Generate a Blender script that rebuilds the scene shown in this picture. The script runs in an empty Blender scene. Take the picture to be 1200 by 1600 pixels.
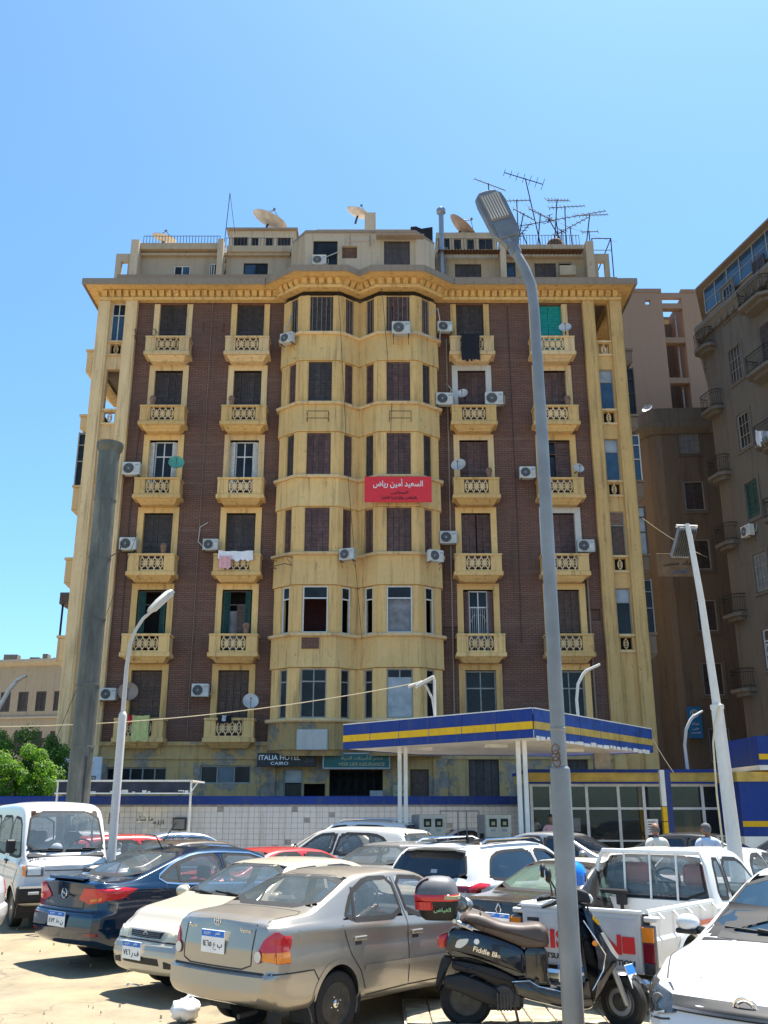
import bpy, bmesh, math, random
from math import sin, cos, pi, radians, sqrt, atan2
from mathutils import Vector, Matrix
from mathutils.bvhtree import BVHTree

random.seed(7)
SC = bpy.context.scene
COL = SC.collection

# ------------------------------------------------------------------ camera
PITCH = radians(17.39)
CAM_H = 2.0
cam_data = bpy.data.cameras.new('camera')
cam_data.sensor_fit = 'VERTICAL'
cam_data.sensor_height = 36.0
cam_data.lens = 1485.0 / 1600.0 * 36.0
cam_data.clip_start = 0.1
cam_data.clip_end = 3000
cam = bpy.data.objects.new('camera', cam_data)
COL.objects.link(cam)
cam.location = (0, 0, CAM_H)
cam.rotation_euler = (pi / 2 + PITCH, 0, 0)
SC.camera = cam

# ------------------------------------------------------------------ sky, sun, exposure
SUN_EL, SUN_AZ = radians(72), radians(36)       # azimuth from +Y (straight ahead) towards +X
world = bpy.data.worlds.new('World')
SC.world = world
world.use_nodes = True
wn = world.node_tree
bg = wn.nodes['Background']
sky = wn.nodes.new('ShaderNodeTexSky')
sky.sky_type = 'NISHITA'
sky.sun_disc = False
sky.sun_elevation = SUN_EL
sky.sun_rotation = SUN_AZ
sky.altitude = 20
sky.air_density = 1.0
sky.dust_density = 1.1
sky.ozone_density = 2.2
tint = wn.nodes.new('ShaderNodeMix')
tint.data_type = 'RGBA'
tint.blend_type = 'MULTIPLY'
tint.inputs[0].default_value = 1.0
tint.inputs[7].default_value = (.665, .965, 1.09, 1)
wn.links.new(sky.outputs['Color'], tint.inputs[6])
wn.links.new(tint.outputs[2], bg.inputs['Color'])
bg.inputs['Strength'].default_value = 0.088
sun_l = bpy.data.lights.new('sun', 'SUN')
sun_l.energy = 5.0
sun_l.angle = radians(0.53)
sun_l.color = (1.0, 0.95, 0.87)
sun = bpy.data.objects.new('sun', sun_l)
COL.objects.link(sun)
sun.location = (40, 60, 90)
sdir = Vector((sin(SUN_AZ) * cos(SUN_EL), cos(SUN_AZ) * cos(SUN_EL), sin(SUN_EL)))
sun.rotation_euler = sdir.to_track_quat('Z', 'Y').to_euler()
vs = SC.view_settings
vs.view_transform = 'Standard'
vs.look = 'None'
vs.gamma = 1.0
vs.use_curve_mapping = False
vs.exposure = 1.36
SC.cycles.max_bounces = 7
SC.cycles.diffuse_bounces = 3
SC.cycles.glossy_bounces = 3
SC.cycles.transmission_bounces = 4
SC.cycles.transparent_max_bounces = 8
SC.cycles.use_denoising = True

# ------------------------------------------------------------------ materials
MATS = {}

def newmat(name):
    m = bpy.data.materials.new(name)
    m.use_nodes = True
    MATS[name] = m
    return m, m.node_tree, m.node_tree.nodes['Principled BSDF']

def texco(nt, scale=(1, 1, 1), kind='Object'):
    tc = nt.nodes.new('ShaderNodeTexCoord')
    mp = nt.nodes.new('ShaderNodeMapping')
    mp.inputs['Scale'].default_value = scale
    nt.links.new(tc.outputs[kind], mp.inputs['Vector'])
    return mp.outputs['Vector']

def worldco(nt, scale=(1, 1, 1)):
    g = nt.nodes.new('ShaderNodeNewGeometry')
    mp = nt.nodes.new('ShaderNodeMapping')
    mp.inputs['Scale'].default_value = scale
    nt.links.new(g.outputs['Position'], mp.inputs['Vector'])
    return mp.outputs['Vector']

def noise(nt, vec, scale, detail=5, rough=.6):
    n = nt.nodes.new('ShaderNodeTexNoise')
    n.inputs['Scale'].default_value = scale
    n.inputs['Detail'].default_value = detail
    n.inputs['Roughness'].default_value = rough
    nt.links.new(vec, n.inputs['Vector'])
    return n.outputs['Fac']

def ramp(nt, fac, stops):
    r = nt.nodes.new('ShaderNodeValToRGB')
    e = r.color_ramp.elements
    while len(e) < len(stops):
        e.new(.5)
    for k, (p, c) in enumerate(stops):
        e[k].position = p
        e[k].color = (c, c, c, 1) if not isinstance(c, tuple) else (*c, 1)
    nt.links.new(fac, r.inputs['Fac'])
    return r.outputs['Color']

def mix(nt, fac, a, b, mode='MIX'):
    n = nt.nodes.new('ShaderNodeMix')
    n.data_type = 'RGBA'
    n.blend_type = mode
    for sock, v in ((n.inputs[0], fac), (n.inputs[6], a), (n.inputs[7], b)):
        if isinstance(v, (int, float)):
            sock.default_value = v
        elif isinstance(v, tuple):
            sock.default_value = (*v, 1)
        else:
            nt.links.new(v, sock)
    return n.outputs[2]

def bump(nt, p, fac, strength=.3, dist=.02):
    b = nt.nodes.new('ShaderNodeBump')
    b.inputs['Strength'].default_value = strength
    b.inputs['Distance'].default_value = dist
    nt.links.new(fac, b.inputs['Height'])
    nt.links.new(b.outputs['Normal'], p.inputs['Normal'])

def M(name, col, rough=.7, metal=0., var=.25, nscale=6., coat=0., bumps=.0, vary_objects=0.0, emit=0, alpha=None):
    """plain material with a broken-up colour"""
    if name in MATS:
        return MATS[name]
    m, nt, p = newmat(name)
    p.inputs['Roughness'].default_value = rough
    if name == 'pane_dark': p.inputs['Specular IOR Level'].default_value = .25
    p.inputs['Metallic'].default_value = metal
    p.inputs['Coat Weight'].default_value = coat
    p.inputs['Coat Roughness'].default_value = .04
    c = (*col, 1)
    p.inputs['Base Color'].default_value = c
    if var > 0:
        v = worldco(nt)
        f = noise(nt, v, nscale, 4)
        lo = tuple(x * (1 - var) for x in col)
        hi = tuple(min(1, x * (1 + var)) for x in col)
        c = ramp(nt, f, [(.3, lo), (.7, hi)])
        if bumps:
            bump(nt, p, noise(nt, v, nscale * 6, 3), bumps)
        if vary_objects:
            oi = nt.nodes.new('ShaderNodeObjectInfo')
            c = mix(nt, 1.0, c, ramp(nt, oi.outputs['Random'], [(0, 1 - vary_objects), (1, 1.0)]), 'MULTIPLY')
        nt.links.new(c, p.inputs['Base Color'])
    if emit:
        p.inputs['Emission Color'].default_value = (*col, 1)
        p.inputs['Emission Strength'].default_value = emit
    return m

def plaster(name, col, dirt=(.16, .11, .06), amount=.45, streak=.5, peel=None, panel=0.):
    """painted render with soot streaks, stains and (peel) bare patches"""
    m, nt, p = newmat(name)
    p.inputs['Roughness'].default_value = .88
    v = worldco(nt)
    big = noise(nt, v, .55, 6, .65)
    fine = noise(nt, v, 7, 6, .7)
    st = noise(nt, worldco(nt, (4.2, 4.2, .26)), 1.0, 6, .7)
    lo = tuple(x * .86 for x in col)
    c = ramp(nt, fine, [(.25, lo), (.75, col)])
    c = mix(nt, ramp(nt, big, [(.35, 0.), (.75, amount * .8)]), c, tuple(.55 * a + .45 * b for a, b in zip(col, dirt)))
    c = mix(nt, ramp(nt, st, [(.52, 0.), (.70, streak)]), c, dirt)
    spots = noise(nt, worldco(nt, (1, 1, .8)), 2.6, 8, .72)
    c = mix(nt, ramp(nt, spots, [(.6, 0.), (.74, amount * 1.2)]), c, dirt)
    if peel:
        pf = ramp(nt, noise(nt, v, .9, 7, .68), [(.52, 0.), (.56, 1.)])
        pc = ramp(nt, noise(nt, v, 3.5, 4), [(.35, tuple(x * .6 for x in peel)), (.65, peel)])
        c = mix(nt, pf, c, pc)
    oi = nt.nodes.new('ShaderNodeObjectInfo')
    c = mix(nt, 1.0, c, ramp(nt, oi.outputs['Random'], [(0, (.78, .75, .70)), (1, (1., 1., 1.))]), 'MULTIPLY')
    nt.links.new(c, p.inputs['Base Color'])
    bump(nt, p, fine, .35, .012)
    return m

def brick_mat():
    m, nt, p = newmat('dark_brick')
    p.inputs['Roughness'].default_value = .85
    g = nt.nodes.new('ShaderNodeNewGeometry')
    sx = nt.nodes.new('ShaderNodeSeparateXYZ')
    nt.links.new(g.outputs['Position'], sx.inputs[0])
    ad = nt.nodes.new('ShaderNodeMath'); ad.operation = 'ADD'
    nt.links.new(sx.outputs[0], ad.inputs[0]); nt.links.new(sx.outputs[1], ad.inputs[1])
    cb = nt.nodes.new('ShaderNodeCombineXYZ')
    nt.links.new(ad.outputs[0], cb.inputs[0]); nt.links.new(sx.outputs[2], cb.inputs[1])
    b = nt.nodes.new('ShaderNodeTexBrick')
    b.inputs['Scale'].default_value = 1.0
    b.inputs['Brick Width'].default_value = .30
    b.inputs['Row Height'].default_value = .095
    b.inputs['Mortar Size'].default_value = .016
    b.inputs['Mortar Smooth'].default_value = .3
    b.inputs['Color1'].default_value = (.215, .098, .066, 1)
    b.inputs['Color2'].default_value = (.155, .074, .052, 1)
    b.inputs['Mortar'].default_value = (.075, .042, .031, 1)
    nt.links.new(cb.outputs[0], b.inputs['Vector'])
    v = worldco(nt)
    c = b.outputs['Color']
    c = mix(nt, ramp(nt, noise(nt, v, .35, 6, .6), [(.4, 0.), (.8, .55)]), c, (.15, .085, .06))
    rows = noise(nt, worldco(nt, (.25, .25, 7.5)), 1.0, 4, .6)
    c = mix(nt, ramp(nt, rows, [(.54, 0.), (.75, .5)]), c, (.20, .15, .115))
    st = noise(nt, worldco(nt, (2.5, 2.5, .18)), 1.0, 5, .6)
    c = mix(nt, ramp(nt, st, [(.55, 0.), (.8, .6)]), c, (.045, .035, .033))
    nt.links.new(c, p.inputs['Base Color'])
    bump(nt, p, b.outputs['Fac'], -.5, .012)
    return m

def paint(name, col, metal=0., rough=.32, dust=.25, dustcol=(.42, .36, .28)):
    """car paint: clear coat, dust lying on it in an uneven film, scuffs low down"""
    m, nt, p = newmat(name)
    v = texco(nt)
    n1 = noise(nt, v, 2.2, 7, .65)
    n2 = noise(nt, v, 38, 3, .6)
    f = ramp(nt, n1, [(.3, dust * .45), (.75, dust)])
    g = nt.nodes.new('ShaderNodeNewGeometry')
    sx = nt.nodes.new('ShaderNodeSeparateXYZ'); nt.links.new(g.outputs['Normal'], sx.inputs[0])
    up = ramp(nt, sx.outputs[2], [(.15, .35), (.9, 1.)])
    fm = mix(nt, 1.0, f, up, 'MULTIPLY')
    nt.links.new(mix(nt, fm, col, dustcol), p.inputs['Base Color'])
    p.inputs['Metallic'].default_value = metal
    rr = mix(nt, fm, (rough,) * 3, (.8,) * 3)
    nt.links.new(rr, p.inputs['Roughness'])
    p.inputs['Coat Weight'].default_value = .75 if dust < .5 else .4
    p.inputs['Coat Roughness'].default_value = .05 + .12 * dust
    bump(nt, p, n2, .02, .002)
    return m

def glass(name, tint, mixf=.75, rough=.03):
    """vehicle or window pane: partly see-through, glossy"""
    m, nt, p = newmat(name)
    p.inputs['Base Color'].default_value = (*tint, 1)
    p.inputs['Roughness'].default_value = rough
    p.inputs['IOR'].default_value = 1.52
    p.inputs['Specular IOR Level'].default_value = .9
    v = texco(nt)
    f = noise(nt, v, 1.6, 5, .6)
    p.inputs['Base Color'].default_value = (*tint, 1)
    nt.links.new(ramp(nt, f, [(.3, max(0, mixf - .08)), (.75, min(1, mixf + .1))]), p.inputs['Alpha'])
    return m

YEL = (.70, .485, .20)
plaster('yellow_render', (.93, .61, .25), dirt=(.17, .095, .04), amount=.62, streak=.62)
plaster('pale_render', (.92, .66, .355), dirt=(.21, .135, .07), amount=.52, streak=.6)
plaster('old_render', (.60, .40, .17), dirt=(.10, .075, .05), amount=.55, streak=.6, peel=(.36, .31, .25))
plaster('roof_render', (.62, .50, .36), dirt=(.20, .15, .11), amount=.5, streak=.5)
plaster('cornice_render', (.33, .26, .20), dirt=(.15, .11, .08), amount=.6, streak=.5)
plaster('brown_render', (.20, .17, .14), dirt=(.05, .042, .036), amount=.5, streak=.55)
plaster('umber_render', (.225, .178, .14), dirt=(.05, .042, .036), amount=.5, streak=.5)
plaster('pink_render', (.34, .215, .145), dirt=(.22, .16, .12), amount=.5, streak=.35)
plaster('cream_render', (.56, .47, .36), dirt=(.26, .2, .14), amount=.4, streak=.45)
plaster('white_frame_paint', (.74, .72, .70), dirt=(.34, .29, .22), amount=.4, streak=.4)
brick_mat()
M('shutter_brown', (.145, .078, .066), .6, var=.35, nscale=5, vary_objects=.35)
M('shutter_dark', (.078, .058, .051), .6, var=.35, nscale=5, vary_objects=.3)
M('shutter_green', (.016, .065, .058), .6, var=.3)
M('shutter_teal', (.01, .30, .27), .55, var=.2)
M('shutter_white', (.62, .60, .57), .6, var=.15)
M('wood_brown', (.10, .062, .045), .65, var=.3)
M('window_white', (.66, .65, .63), .5, var=.12)
M('window_grey', (.30, .29, .27), .5, var=.2)
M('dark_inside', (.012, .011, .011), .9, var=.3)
M('red_inside', (.05, .012, .014), .9, var=.3)
M('curtain_grey', (.20, .20, .21), .8, var=.3, nscale=3)
M('pane_dark', (.018, .020, .022), .22, var=.5, nscale=1.5)
M('pane_blue', (.035, .075, .13), .06, var=.4, nscale=1.2)
M('pane_pale', (.34, .36, .38), .25, var=.25, nscale=2)
M('metal_grey', (.30, .31, .32), .45, .6, var=.15)
M('metal_dark', (.05, .05, .055), .5, .4, var=.25)
M('iron_black', (.012, .012, .012), .85, .0, var=.3)
M('rust', (.16, .085, .05), .8, .2, var=.4)
M('ac_white', (.62, .61, .57), .5, var=.15, nscale=3, vary_objects=.25)
M('ac_dark', (.035, .036, .038), .6, var=.2)
M('dish_grey', (.52, .49, .46), .55, var=.22, nscale=2.5)
M('dish_green', (.10, .34, .24), .6, var=.2)
M('dish_brown', (.33, .23, .17), .7, var=.25, nscale=2)
M('rubber', (.010, .010, .011), .75, var=.3, nscale=12)
M('plastic_black', (.009, .009, .010), .6, var=.25, nscale=10)
M('plastic_grey', (.12, .12, .125), .5, var=.2)
M('chrome', (.72, .72, .73), .12, 1., var=.08)
M('steel_rim', (.060, .056, .052), .5, .5, var=.35, nscale=14)
M('alloy', (.52, .52, .53), .28, .9, var=.1)
M('red_lens', (.55, .012, .018), .12, var=.15, coat=.6)
M('dark_red_lens', (.16, .008, .018), .12, var=.2, coat=.6)
M('amber_lens', (.80, .24, .02), .15, var=.15, coat=.6)
M('clear_lens', (.62, .62, .58), .12, var=.12, coat=.6)
M('yellowed_lens', (.58, .53, .38), .2, var=.15, coat=.6)
M('smoke_lens', (.045, .05, .055), .08, var=.4, coat=.8)
M('plate_white', (.82, .82, .80), .5, var=.08)
M('plate_blue', (.01, .16, .60), .5, var=.08)
M('ink_black', (.012, .012, .014), .6, var=0)
M('ink_white', (.85, .85, .83), .6, var=0)
M('ink_gold', (.42, .40, .22), .6, var=0)
M('ink_red', (.72, .03, .03), .5, var=.1)
M('sign_red', (.74, .025, .035), .55, var=.08)
M('sign_black', (.018, .018, .02), .5, var=.2)
M('sign_green', (.012, .115, .105), .5, var=.15)
M('sign_white', (.66, .67, .72), .55, var=.1)
M('banner_cloth', (.30, .20, .12), .9, var=.3, nscale=1.2)
M('sign_blue', (.015, .17, .42), .5, var=.12)
plaster('station_blue', (.008, .045, .27), dirt=(.08, .09, .13), amount=.45, streak=.5)
plaster('station_yellow', (.86, .52, .012), dirt=(.35, .22, .06), amount=.35, streak=.4)
M('station_blue_dull', (.016, .06, .26), .6, var=.35, nscale=3)  # duller pair of station colours, on all canopy fascia faces but the left
M('station_yellow_dull', (.50, .34, .075), .6, var=.25, nscale=3)
M('station_white', (.78, .76, .70), .6, var=.14, nscale=1.7)
M('station_grey', (.20, .21, .23), .6, var=.3, nscale=2.)
plaster('tile_white', (.74, .74, .76), dirt=(.36, .32, .27), amount=.4, streak=.45)
MATS['tile_white'].node_tree.nodes['Principled BSDF'].inputs['Roughness'].default_value = .35
M('tile_grout', (.30, .29, .29), .85, var=.3)
M('pole_grey', (.23, .235, .24), .45, .35, var=.18, nscale=2.5, bumps=.12)
plaster('pole_white', (.70, .69, .66), dirt=(.30, .22, .15), amount=.35, streak=.35)
M('lamp_grey', (.16, .17, .19), .45, .3, var=.2, nscale=5)
M('lamp_lens', (.19, .18, .165), .3, var=.2, nscale=9)
M('concrete', (.40, .37, .32), .85, var=.25, nscale=3, bumps=.3)
M('cable_dark', (.04, .04, .042), .7, var=0)
M('cable_pale', (.55, .47, .30), .7, var=.1)
M('cloth_white', (.80, .79, .82), .9, var=.06)
M('cloth_pink', (.78, .42, .44), .9, var=.1)
M('cloth_black', (.012, .012, .018), .9, var=.2)
M('cloth_red', (.62, .03, .05), .9, var=.12)
M('cloth_lime', (.62, .60, .24), .9, var=.12)
M('skin_brown', (.25, .125, .08), .6, var=.12, nscale=14)
M('hair_black', (.015, .013, .012), .7, var=.3, nscale=30)
M('hair_grey', (.13, .125, .12), .8, var=.35, nscale=30)
M('shirt_beige', (.66, .62, .54), .9, var=.1)
M('shirt_blue', (.50, .58, .72), .9, var=.1)
M('trouser_dark', (.04, .042, .05), .9, var=.2)
M('seat_leather', (.085, .06, .05), .55, var=.2, nscale=12)
M('seat_cloth', (.30, .29, .28), .9, var=.2)
M('seat_salmon', (.66, .26, .18), .8, var=.15)
M('cabin_dark', (.035, .035, .038), .8, var=.25)
M('cabin_beige', (.22, .19, .155), .85, var=.2)
M('helmet_blue', (.012, .20, .72), .25, var=.12, coat=.6)
M('bag_white', (.80, .80, .82), .5, var=.08)
def leaf(name, col, trans):
    m, nt, p = newmat(name)
    p.inputs['Roughness'].default_value = .55
    c = ramp(nt, noise(nt, worldco(nt), 1.6, 4), [(.3, tuple(x * .6 for x in col)), (.7, tuple(x * 1.3 for x in col))])
    nt.links.new(c, p.inputs['Base Color'])
    t = nt.nodes.new('ShaderNodeBsdfTranslucent')
    nt.links.new(mix(nt, 1., c, trans, 'MULTIPLY'), t.inputs['Color'])
    ms = nt.nodes.new('ShaderNodeMixShader'); ms.inputs[0].default_value = .5
    nt.links.new(p.outputs[0], ms.inputs[1]); nt.links.new(t.outputs[0], ms.inputs[2])
    nt.links.new(ms.outputs[0], nt.nodes['Material Output'].inputs['Surface'])
leaf('leaf_dark', (.06, .16, .022), (1., 1., .5))
leaf('leaf_light', (.14, .29, .028), (1.5, 1.4, .5))
M('bark', (.10, .075, .05), .9, var=.3)
M('terracotta', (.22, .13, .09), .8, var=.3)
glass('car_glass', (.13, .165, .18), .42)
glass('car_glass_dark', (.006, .012, .020), .90)
glass('car_glass_green', (.16, .24, .19), .55)
glass('screen_glass', (.14, .19, .22), .42)
glass('screen_dark', (.02, .05, .085), .72)
glass('shop_glass', (.028, .032, .026), .62)

def soot_pole():
    m, nt, p = newmat('soot_metal')
    p.inputs['Roughness'].default_value = .6
    p.inputs['Metallic'].default_value = .25
    n = noise(nt, worldco(nt, (1.2, 1.2, .35)), 1.6, 6, .65)
    f = noise(nt, worldco(nt, (14, 14, .5)), 1.0, 4, .6)
    c = ramp(nt, n, [(.3, (.055, .06, .055)), (.55, (.13, .135, .115)), (.75, (.27, .25, .19))])
    c = mix(nt, ramp(nt, f, [(.5, 0.), (.8, .5)]), c, (.03, .032, .035))
    nt.links.new(c, p.inputs['Base Color'])
    bump(nt, p, f, .15, .01)
soot_pole()

def ground_mat():
    m, nt, p = newmat('dusty_ground')
    p.inputs['Roughness'].default_value = .92
    v = worldco(nt)
    a = noise(nt, v, .25, 6, .6)
    b = noise(nt, v, 1.3, 8, .7)
    c3 = noise(nt, v, 26, 4, .75)
    sand = ramp(nt, b, [(.3, (.225, .172, .095)), (.7, (.34, .268, .155))])
    asph = ramp(nt, b, [(.3, (.19, .155, .10)), (.7, (.295, .245, .16))])
    c = mix(nt, ramp(nt, a, [(.42, 0.), (.58, 1.)]), sand, asph)
    trk = noise(nt, worldco(nt, (.9, .22, 1)), 1.6, 5, .6)
    c = mix(nt, ramp(nt, trk, [(.54, 0.), (.66, .45)]), c, (.16, .13, .088))
    oil = noise(nt, v, .9, 5, .6)
    c = mix(nt, ramp(nt, oil, [(.58, 0.), (.70, .6)]), c, (.11, .09, .065))
    c = mix(nt, ramp(nt, c3, [(.3, .35), (.5, 0.), (.72, 0.)]), c, (.13, .11, .085))
    vo = nt.nodes.new('ShaderNodeTexVoronoi'); vo.feature = 'DISTANCE_TO_EDGE'; vo.inputs['Scale'].default_value = .55
    wv = nt.nodes.new('ShaderNodeVectorMath'); wv.operation = 'ADD'
    nz = nt.nodes.new('ShaderNodeTexNoise'); nz.inputs['Scale'].default_value = 1.7; nz.inputs['Detail'].default_value = 6
    nt.links.new(v, nz.inputs['Vector']); nt.links.new(v, wv.inputs[0]); nt.links.new(nz.outputs['Color'], wv.inputs[1])
    nt.links.new(wv.outputs[0], vo.inputs['Vector'])
    crack = ramp(nt, vo.outputs['Distance'], [(.0, .7), (.012, 0.)])
    c = mix(nt, mix(nt, 1., crack, ramp(nt, a, [(.45, 0.), (.55, 1.)]), 'MULTIPLY'), c, (.08, .065, .05))
    nt.links.new(c, p.inputs['Base Color'])
    h = mix(nt, .4, b, c3)
    bump(nt, p, h, .6, .03)
ground_mat()

# ------------------------------------------------------------------ mesh helpers
def mat_of(m):
    return MATS[m] if isinstance(m, str) else m

class MB:
    """collects shapes; build() links them as one mesh object"""
    def __init__(s, xf=None):
        s.v, s.f, s.mi, s.cur = [], [], [], 0
        s.xf = xf
    def m(s, k):
        s.cur = k
        return s
    def add(s, vs, fs):
        n = len(s.v)
        if s.xf is not None:
            vs = [s.xf @ Vector(p) for p in vs]
        s.v.extend([tuple(p) for p in vs])
        for f in fs:
            s.f.append(tuple(i + n for i in f))
            s.mi.append(s.cur)
        return s
    def box(s, x0, x1, y0, y1, z0, z1):
        if x0 > x1: x0, x1 = x1, x0
        if y0 > y1: y0, y1 = y1, y0
        if z0 > z1: z0, z1 = z1, z0
        return s.add([(x0, y0, z0), (x1, y0, z0), (x1, y1, z0), (x0, y1, z0), (x0, y0, z1), (x1, y0, z1), (x1, y1, z1), (x0, y1, z1)],
                     [(0, 3, 2, 1), (4, 5, 6, 7), (0, 1, 5, 4), (1, 2, 6, 5), (2, 3, 7, 6), (3, 0, 4, 7)])
    def bbox(s, x0, x1, y0, y1, z0, z1, b=.02):
        """box with chamfered edges"""
        xs, ys, zs = (x0, x1), (y0, y1), (z0, z1)
        vs = []
        idx = {}
        for i in (0, 1):
            for j in (0, 1):
                for k in (0, 1):
                    for ax in range(3):
                        q = [xs[i], ys[j], zs[k]]
                        sg = [1 - 2 * i, 1 - 2 * j, 1 - 2 * k]
                        for a in range(3):
                            if a != ax:
                                q[a] += sg[a] * b
                        idx[i, j, k, ax] = len(vs)
                        vs.append(tuple(q))
        fs = []
        for ax in range(3):
            o = [a for a in range(3) if a != ax]
            for e in (0, 1):
                loop = []
                for (p, q) in ((0, 0), (1, 0), (1, 1), (0, 1)):
                    t = [0, 0, 0]; t[ax] = e; t[o[0]] = p; t[o[1]] = q
                    loop.append(idx[(*t, ax)])
                fs.append(tuple(loop))
                # edges between face ax,e and the faces of other axes handled once
        for ax in range(3):
            o = [a for a in range(3) if a != ax]
            for p in (0, 1):
                for q in (0, 1):
                    t0 = [0, 0, 0]; t1 = [0, 0, 0]
                    t0[o[0]] = t1[o[0]] = p; t0[o[1]] = t1[o[1]] = q
                    t0[ax] = 0; t1[ax] = 1
                    fs.append((idx[(*t0, o[0])], idx[(*t0, o[1])], idx[(*t1, o[1])], idx[(*t1, o[0])]))
        for i in (0, 1):
            for j in (0, 1):
                for k in (0, 1):
                    fs.append((idx[i, j, k, 0], idx[i, j, k, 1], idx[i, j, k, 2]))
        return s.add(vs, fs)
    def prism(s, poly, y0, y1, plane='xz'):
        """extrude a polygon: plane xz along y, xy along z, yz along x"""
        def P(a, b, d):
            return (a, d, b) if plane == 'xz' else ((a, b, d) if plane == 'xy' else (d, a, b))
        n = len(poly)
        vs = [P(a, b, y0) for a, b in poly] + [P(a, b, y1) for a, b in poly]
        fs = [tuple(range(n)), tuple(range(2 * n - 1, n - 1, -1))]
        fs += [(i, i + n, (i + 1) % n + n, (i + 1) % n) for i in range(n)]
        return s.add(vs, fs)
    def tube(s, pts, r, n=8, cap=True):
        pts = [Vector(p) for p in pts]
        rs = r if isinstance(r, (list, tuple)) else [r] * len(pts)
        vs, fs = [], []
        up = None
        for i, p in enumerate(pts):
            d = (pts[min(i + 1, len(pts) - 1)] - pts[max(i - 1, 0)])
            if d.length < 1e-9:
                d = Vector((0, 0, 1))
            d.normalize()
            if up is None:
                up = Vector((0, 0, 1)) if abs(d.z) < .9 else Vector((1, 0, 0))
            a = d.cross(up)
            if a.length < 1e-6:
                a = d.cross(Vector((0, 1, 0)))
            a.normalize()
            b = a.cross(d).normalized()
            up = b
            for k in range(n):
                t = 2 * pi * k / n
                vs.append(p + (a * cos(t) + b * sin(t)) * rs[i])
        for i in range(len(pts) - 1):
            for k in range(n):
                fs.append((i * n + k, i * n + (k + 1) % n, (i + 1) * n + (k + 1) % n, (i + 1) * n + k))
        if cap:
            fs.append(tuple(range(n - 1, -1, -1)))
            fs.append(tuple((len(pts) - 1) * n + k for k in range(n)))
        return s.add(vs, fs)
    def lathe(s, prof, n=20, axis='z', c=(0, 0, 0), close=False):
        """prof: [(radius, height)] turned about an axis through c"""
        vs, fs = [], []
        for r, h in prof:
            for k in range(n):
                t = 2 * pi * k / n
                a, b = r * cos(t), r * sin(t)
                q = (a, b, h) if axis == 'z' else ((a, h, b) if axis == 'y' else (h, a, b))
                vs.append((q[0] + c[0], q[1] + c[1], q[2] + c[2]))
        m = len(prof)
        for i in range(m if close else m - 1):
            j = (i + 1) % m
            for k in range(n):
                fs.append((i * n + k, i * n + (k + 1) % n, j * n + (k + 1) % n, j * n + k))
        if not close:
            if prof[0][0] > 1e-6: fs.append(tuple(range(n - 1, -1, -1)))
            if prof[-1][0] > 1e-6: fs.append(tuple((m - 1) * n + k for k in range(n)))
        return s.add(vs, fs)
    def grid(s, rows, wrap=False):
        """rows: list of equal-length point lists"""
        m = len(rows[0])
        vs = [p for r in rows for p in r]
        fs = []
        for i in range(len(rows) - 1):
            for k in range(m if wrap else m - 1):
                fs.append((i * m + k, i * m + (k + 1) % m, (i + 1) * m + (k + 1) % m, (i + 1) * m + k))
        return s.add(vs, fs)
    def ball(s, c, r, n=10, sq=(1, 1, 1)):
        rows = []
        for i in range(n // 2 + 1):
            a = pi * i / (n // 2)
            rows.append([(c[0] + r * sq[0] * sin(a) * cos(2 * pi * k / n), c[1] + r * sq[1] * sin(a) * sin(2 * pi * k / n), c[2] + r * sq[2] * cos(a)) for k in range(n)])
        return s.grid(rows, True)
    def mesh(s, name, mats, smooth=None, fix=True):
        me = bpy.data.meshes.new(name)
        me.from_pydata(s.v, [], s.f)
        if not isinstance(mats, (list, tuple)):
            mats = [mats]
        for m in mats:
            me.materials.append(mat_of(m))
        if len(mats) > 1:
            me.polygons.foreach_set('material_index', s.mi)
        if fix:
            bm = bmesh.new(); bm.from_mesh(me)
            bmesh.ops.remove_doubles(bm, verts=bm.verts, dist=1e-5)
            bmesh.ops.recalc_face_normals(bm, faces=bm.faces)
            bm.to_mesh(me); bm.free()
        if smooth is not None:
            me.shade_smooth()
            me.set_sharp_from_angle(angle=radians(smooth))
        me.update()
        return me
    def build(s, name, mats, parent=None, loc=None, rot=None, smooth=None, fix=True):
        return put(name, s.mesh(name, mats, smooth, fix), parent, loc, rot)

def put(name, me, parent=None, loc=None, rot=None, scale=None):
    o = bpy.data.objects.new(name, me)
    COL.objects.link(o)
    if parent is not None: o.parent = parent
    if loc is not None: o.location = loc
    if rot is not None: o.rotation_euler = (0, 0, rot) if isinstance(rot, (int, float)) else rot
    if scale is not None: o.scale = scale
    return o

def tag(o, label=None, cat=None, group=None, kind=None):
    if label: o['label'] = label
    if cat: o['category'] = cat
    if group: o['group'] = group
    if kind: o['kind'] = kind
    return o

def thing(name, label, cat, loc=(0, 0, 0), rz=0, group=None):
    o = bpy.data.objects.new(name, None)
    COL.objects.link(o)
    o.empty_display_size = .2
    o.location = loc
    o.rotation_euler = rz if isinstance(rz, (tuple, list)) else (0, 0, rz)
    return tag(o, label, cat, group)

KIDS = None
def kids_of(o):
    return [c for c in bpy.data.objects if c.parent == o]

def copy_tree(o, kids, parent=None):
    c = o.copy()
    COL.objects.link(c)
    if parent is not None:
        c.parent = parent
    for ch in kids.get(o.name, []):
        copy_tree(ch, kids, c)
    return c

def tree_index(o):
    idx = {}
    for c in bpy.data.objects:
        if c.parent is not None:
            idx.setdefault(c.parent.name, []).append(c)
    return idx

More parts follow.
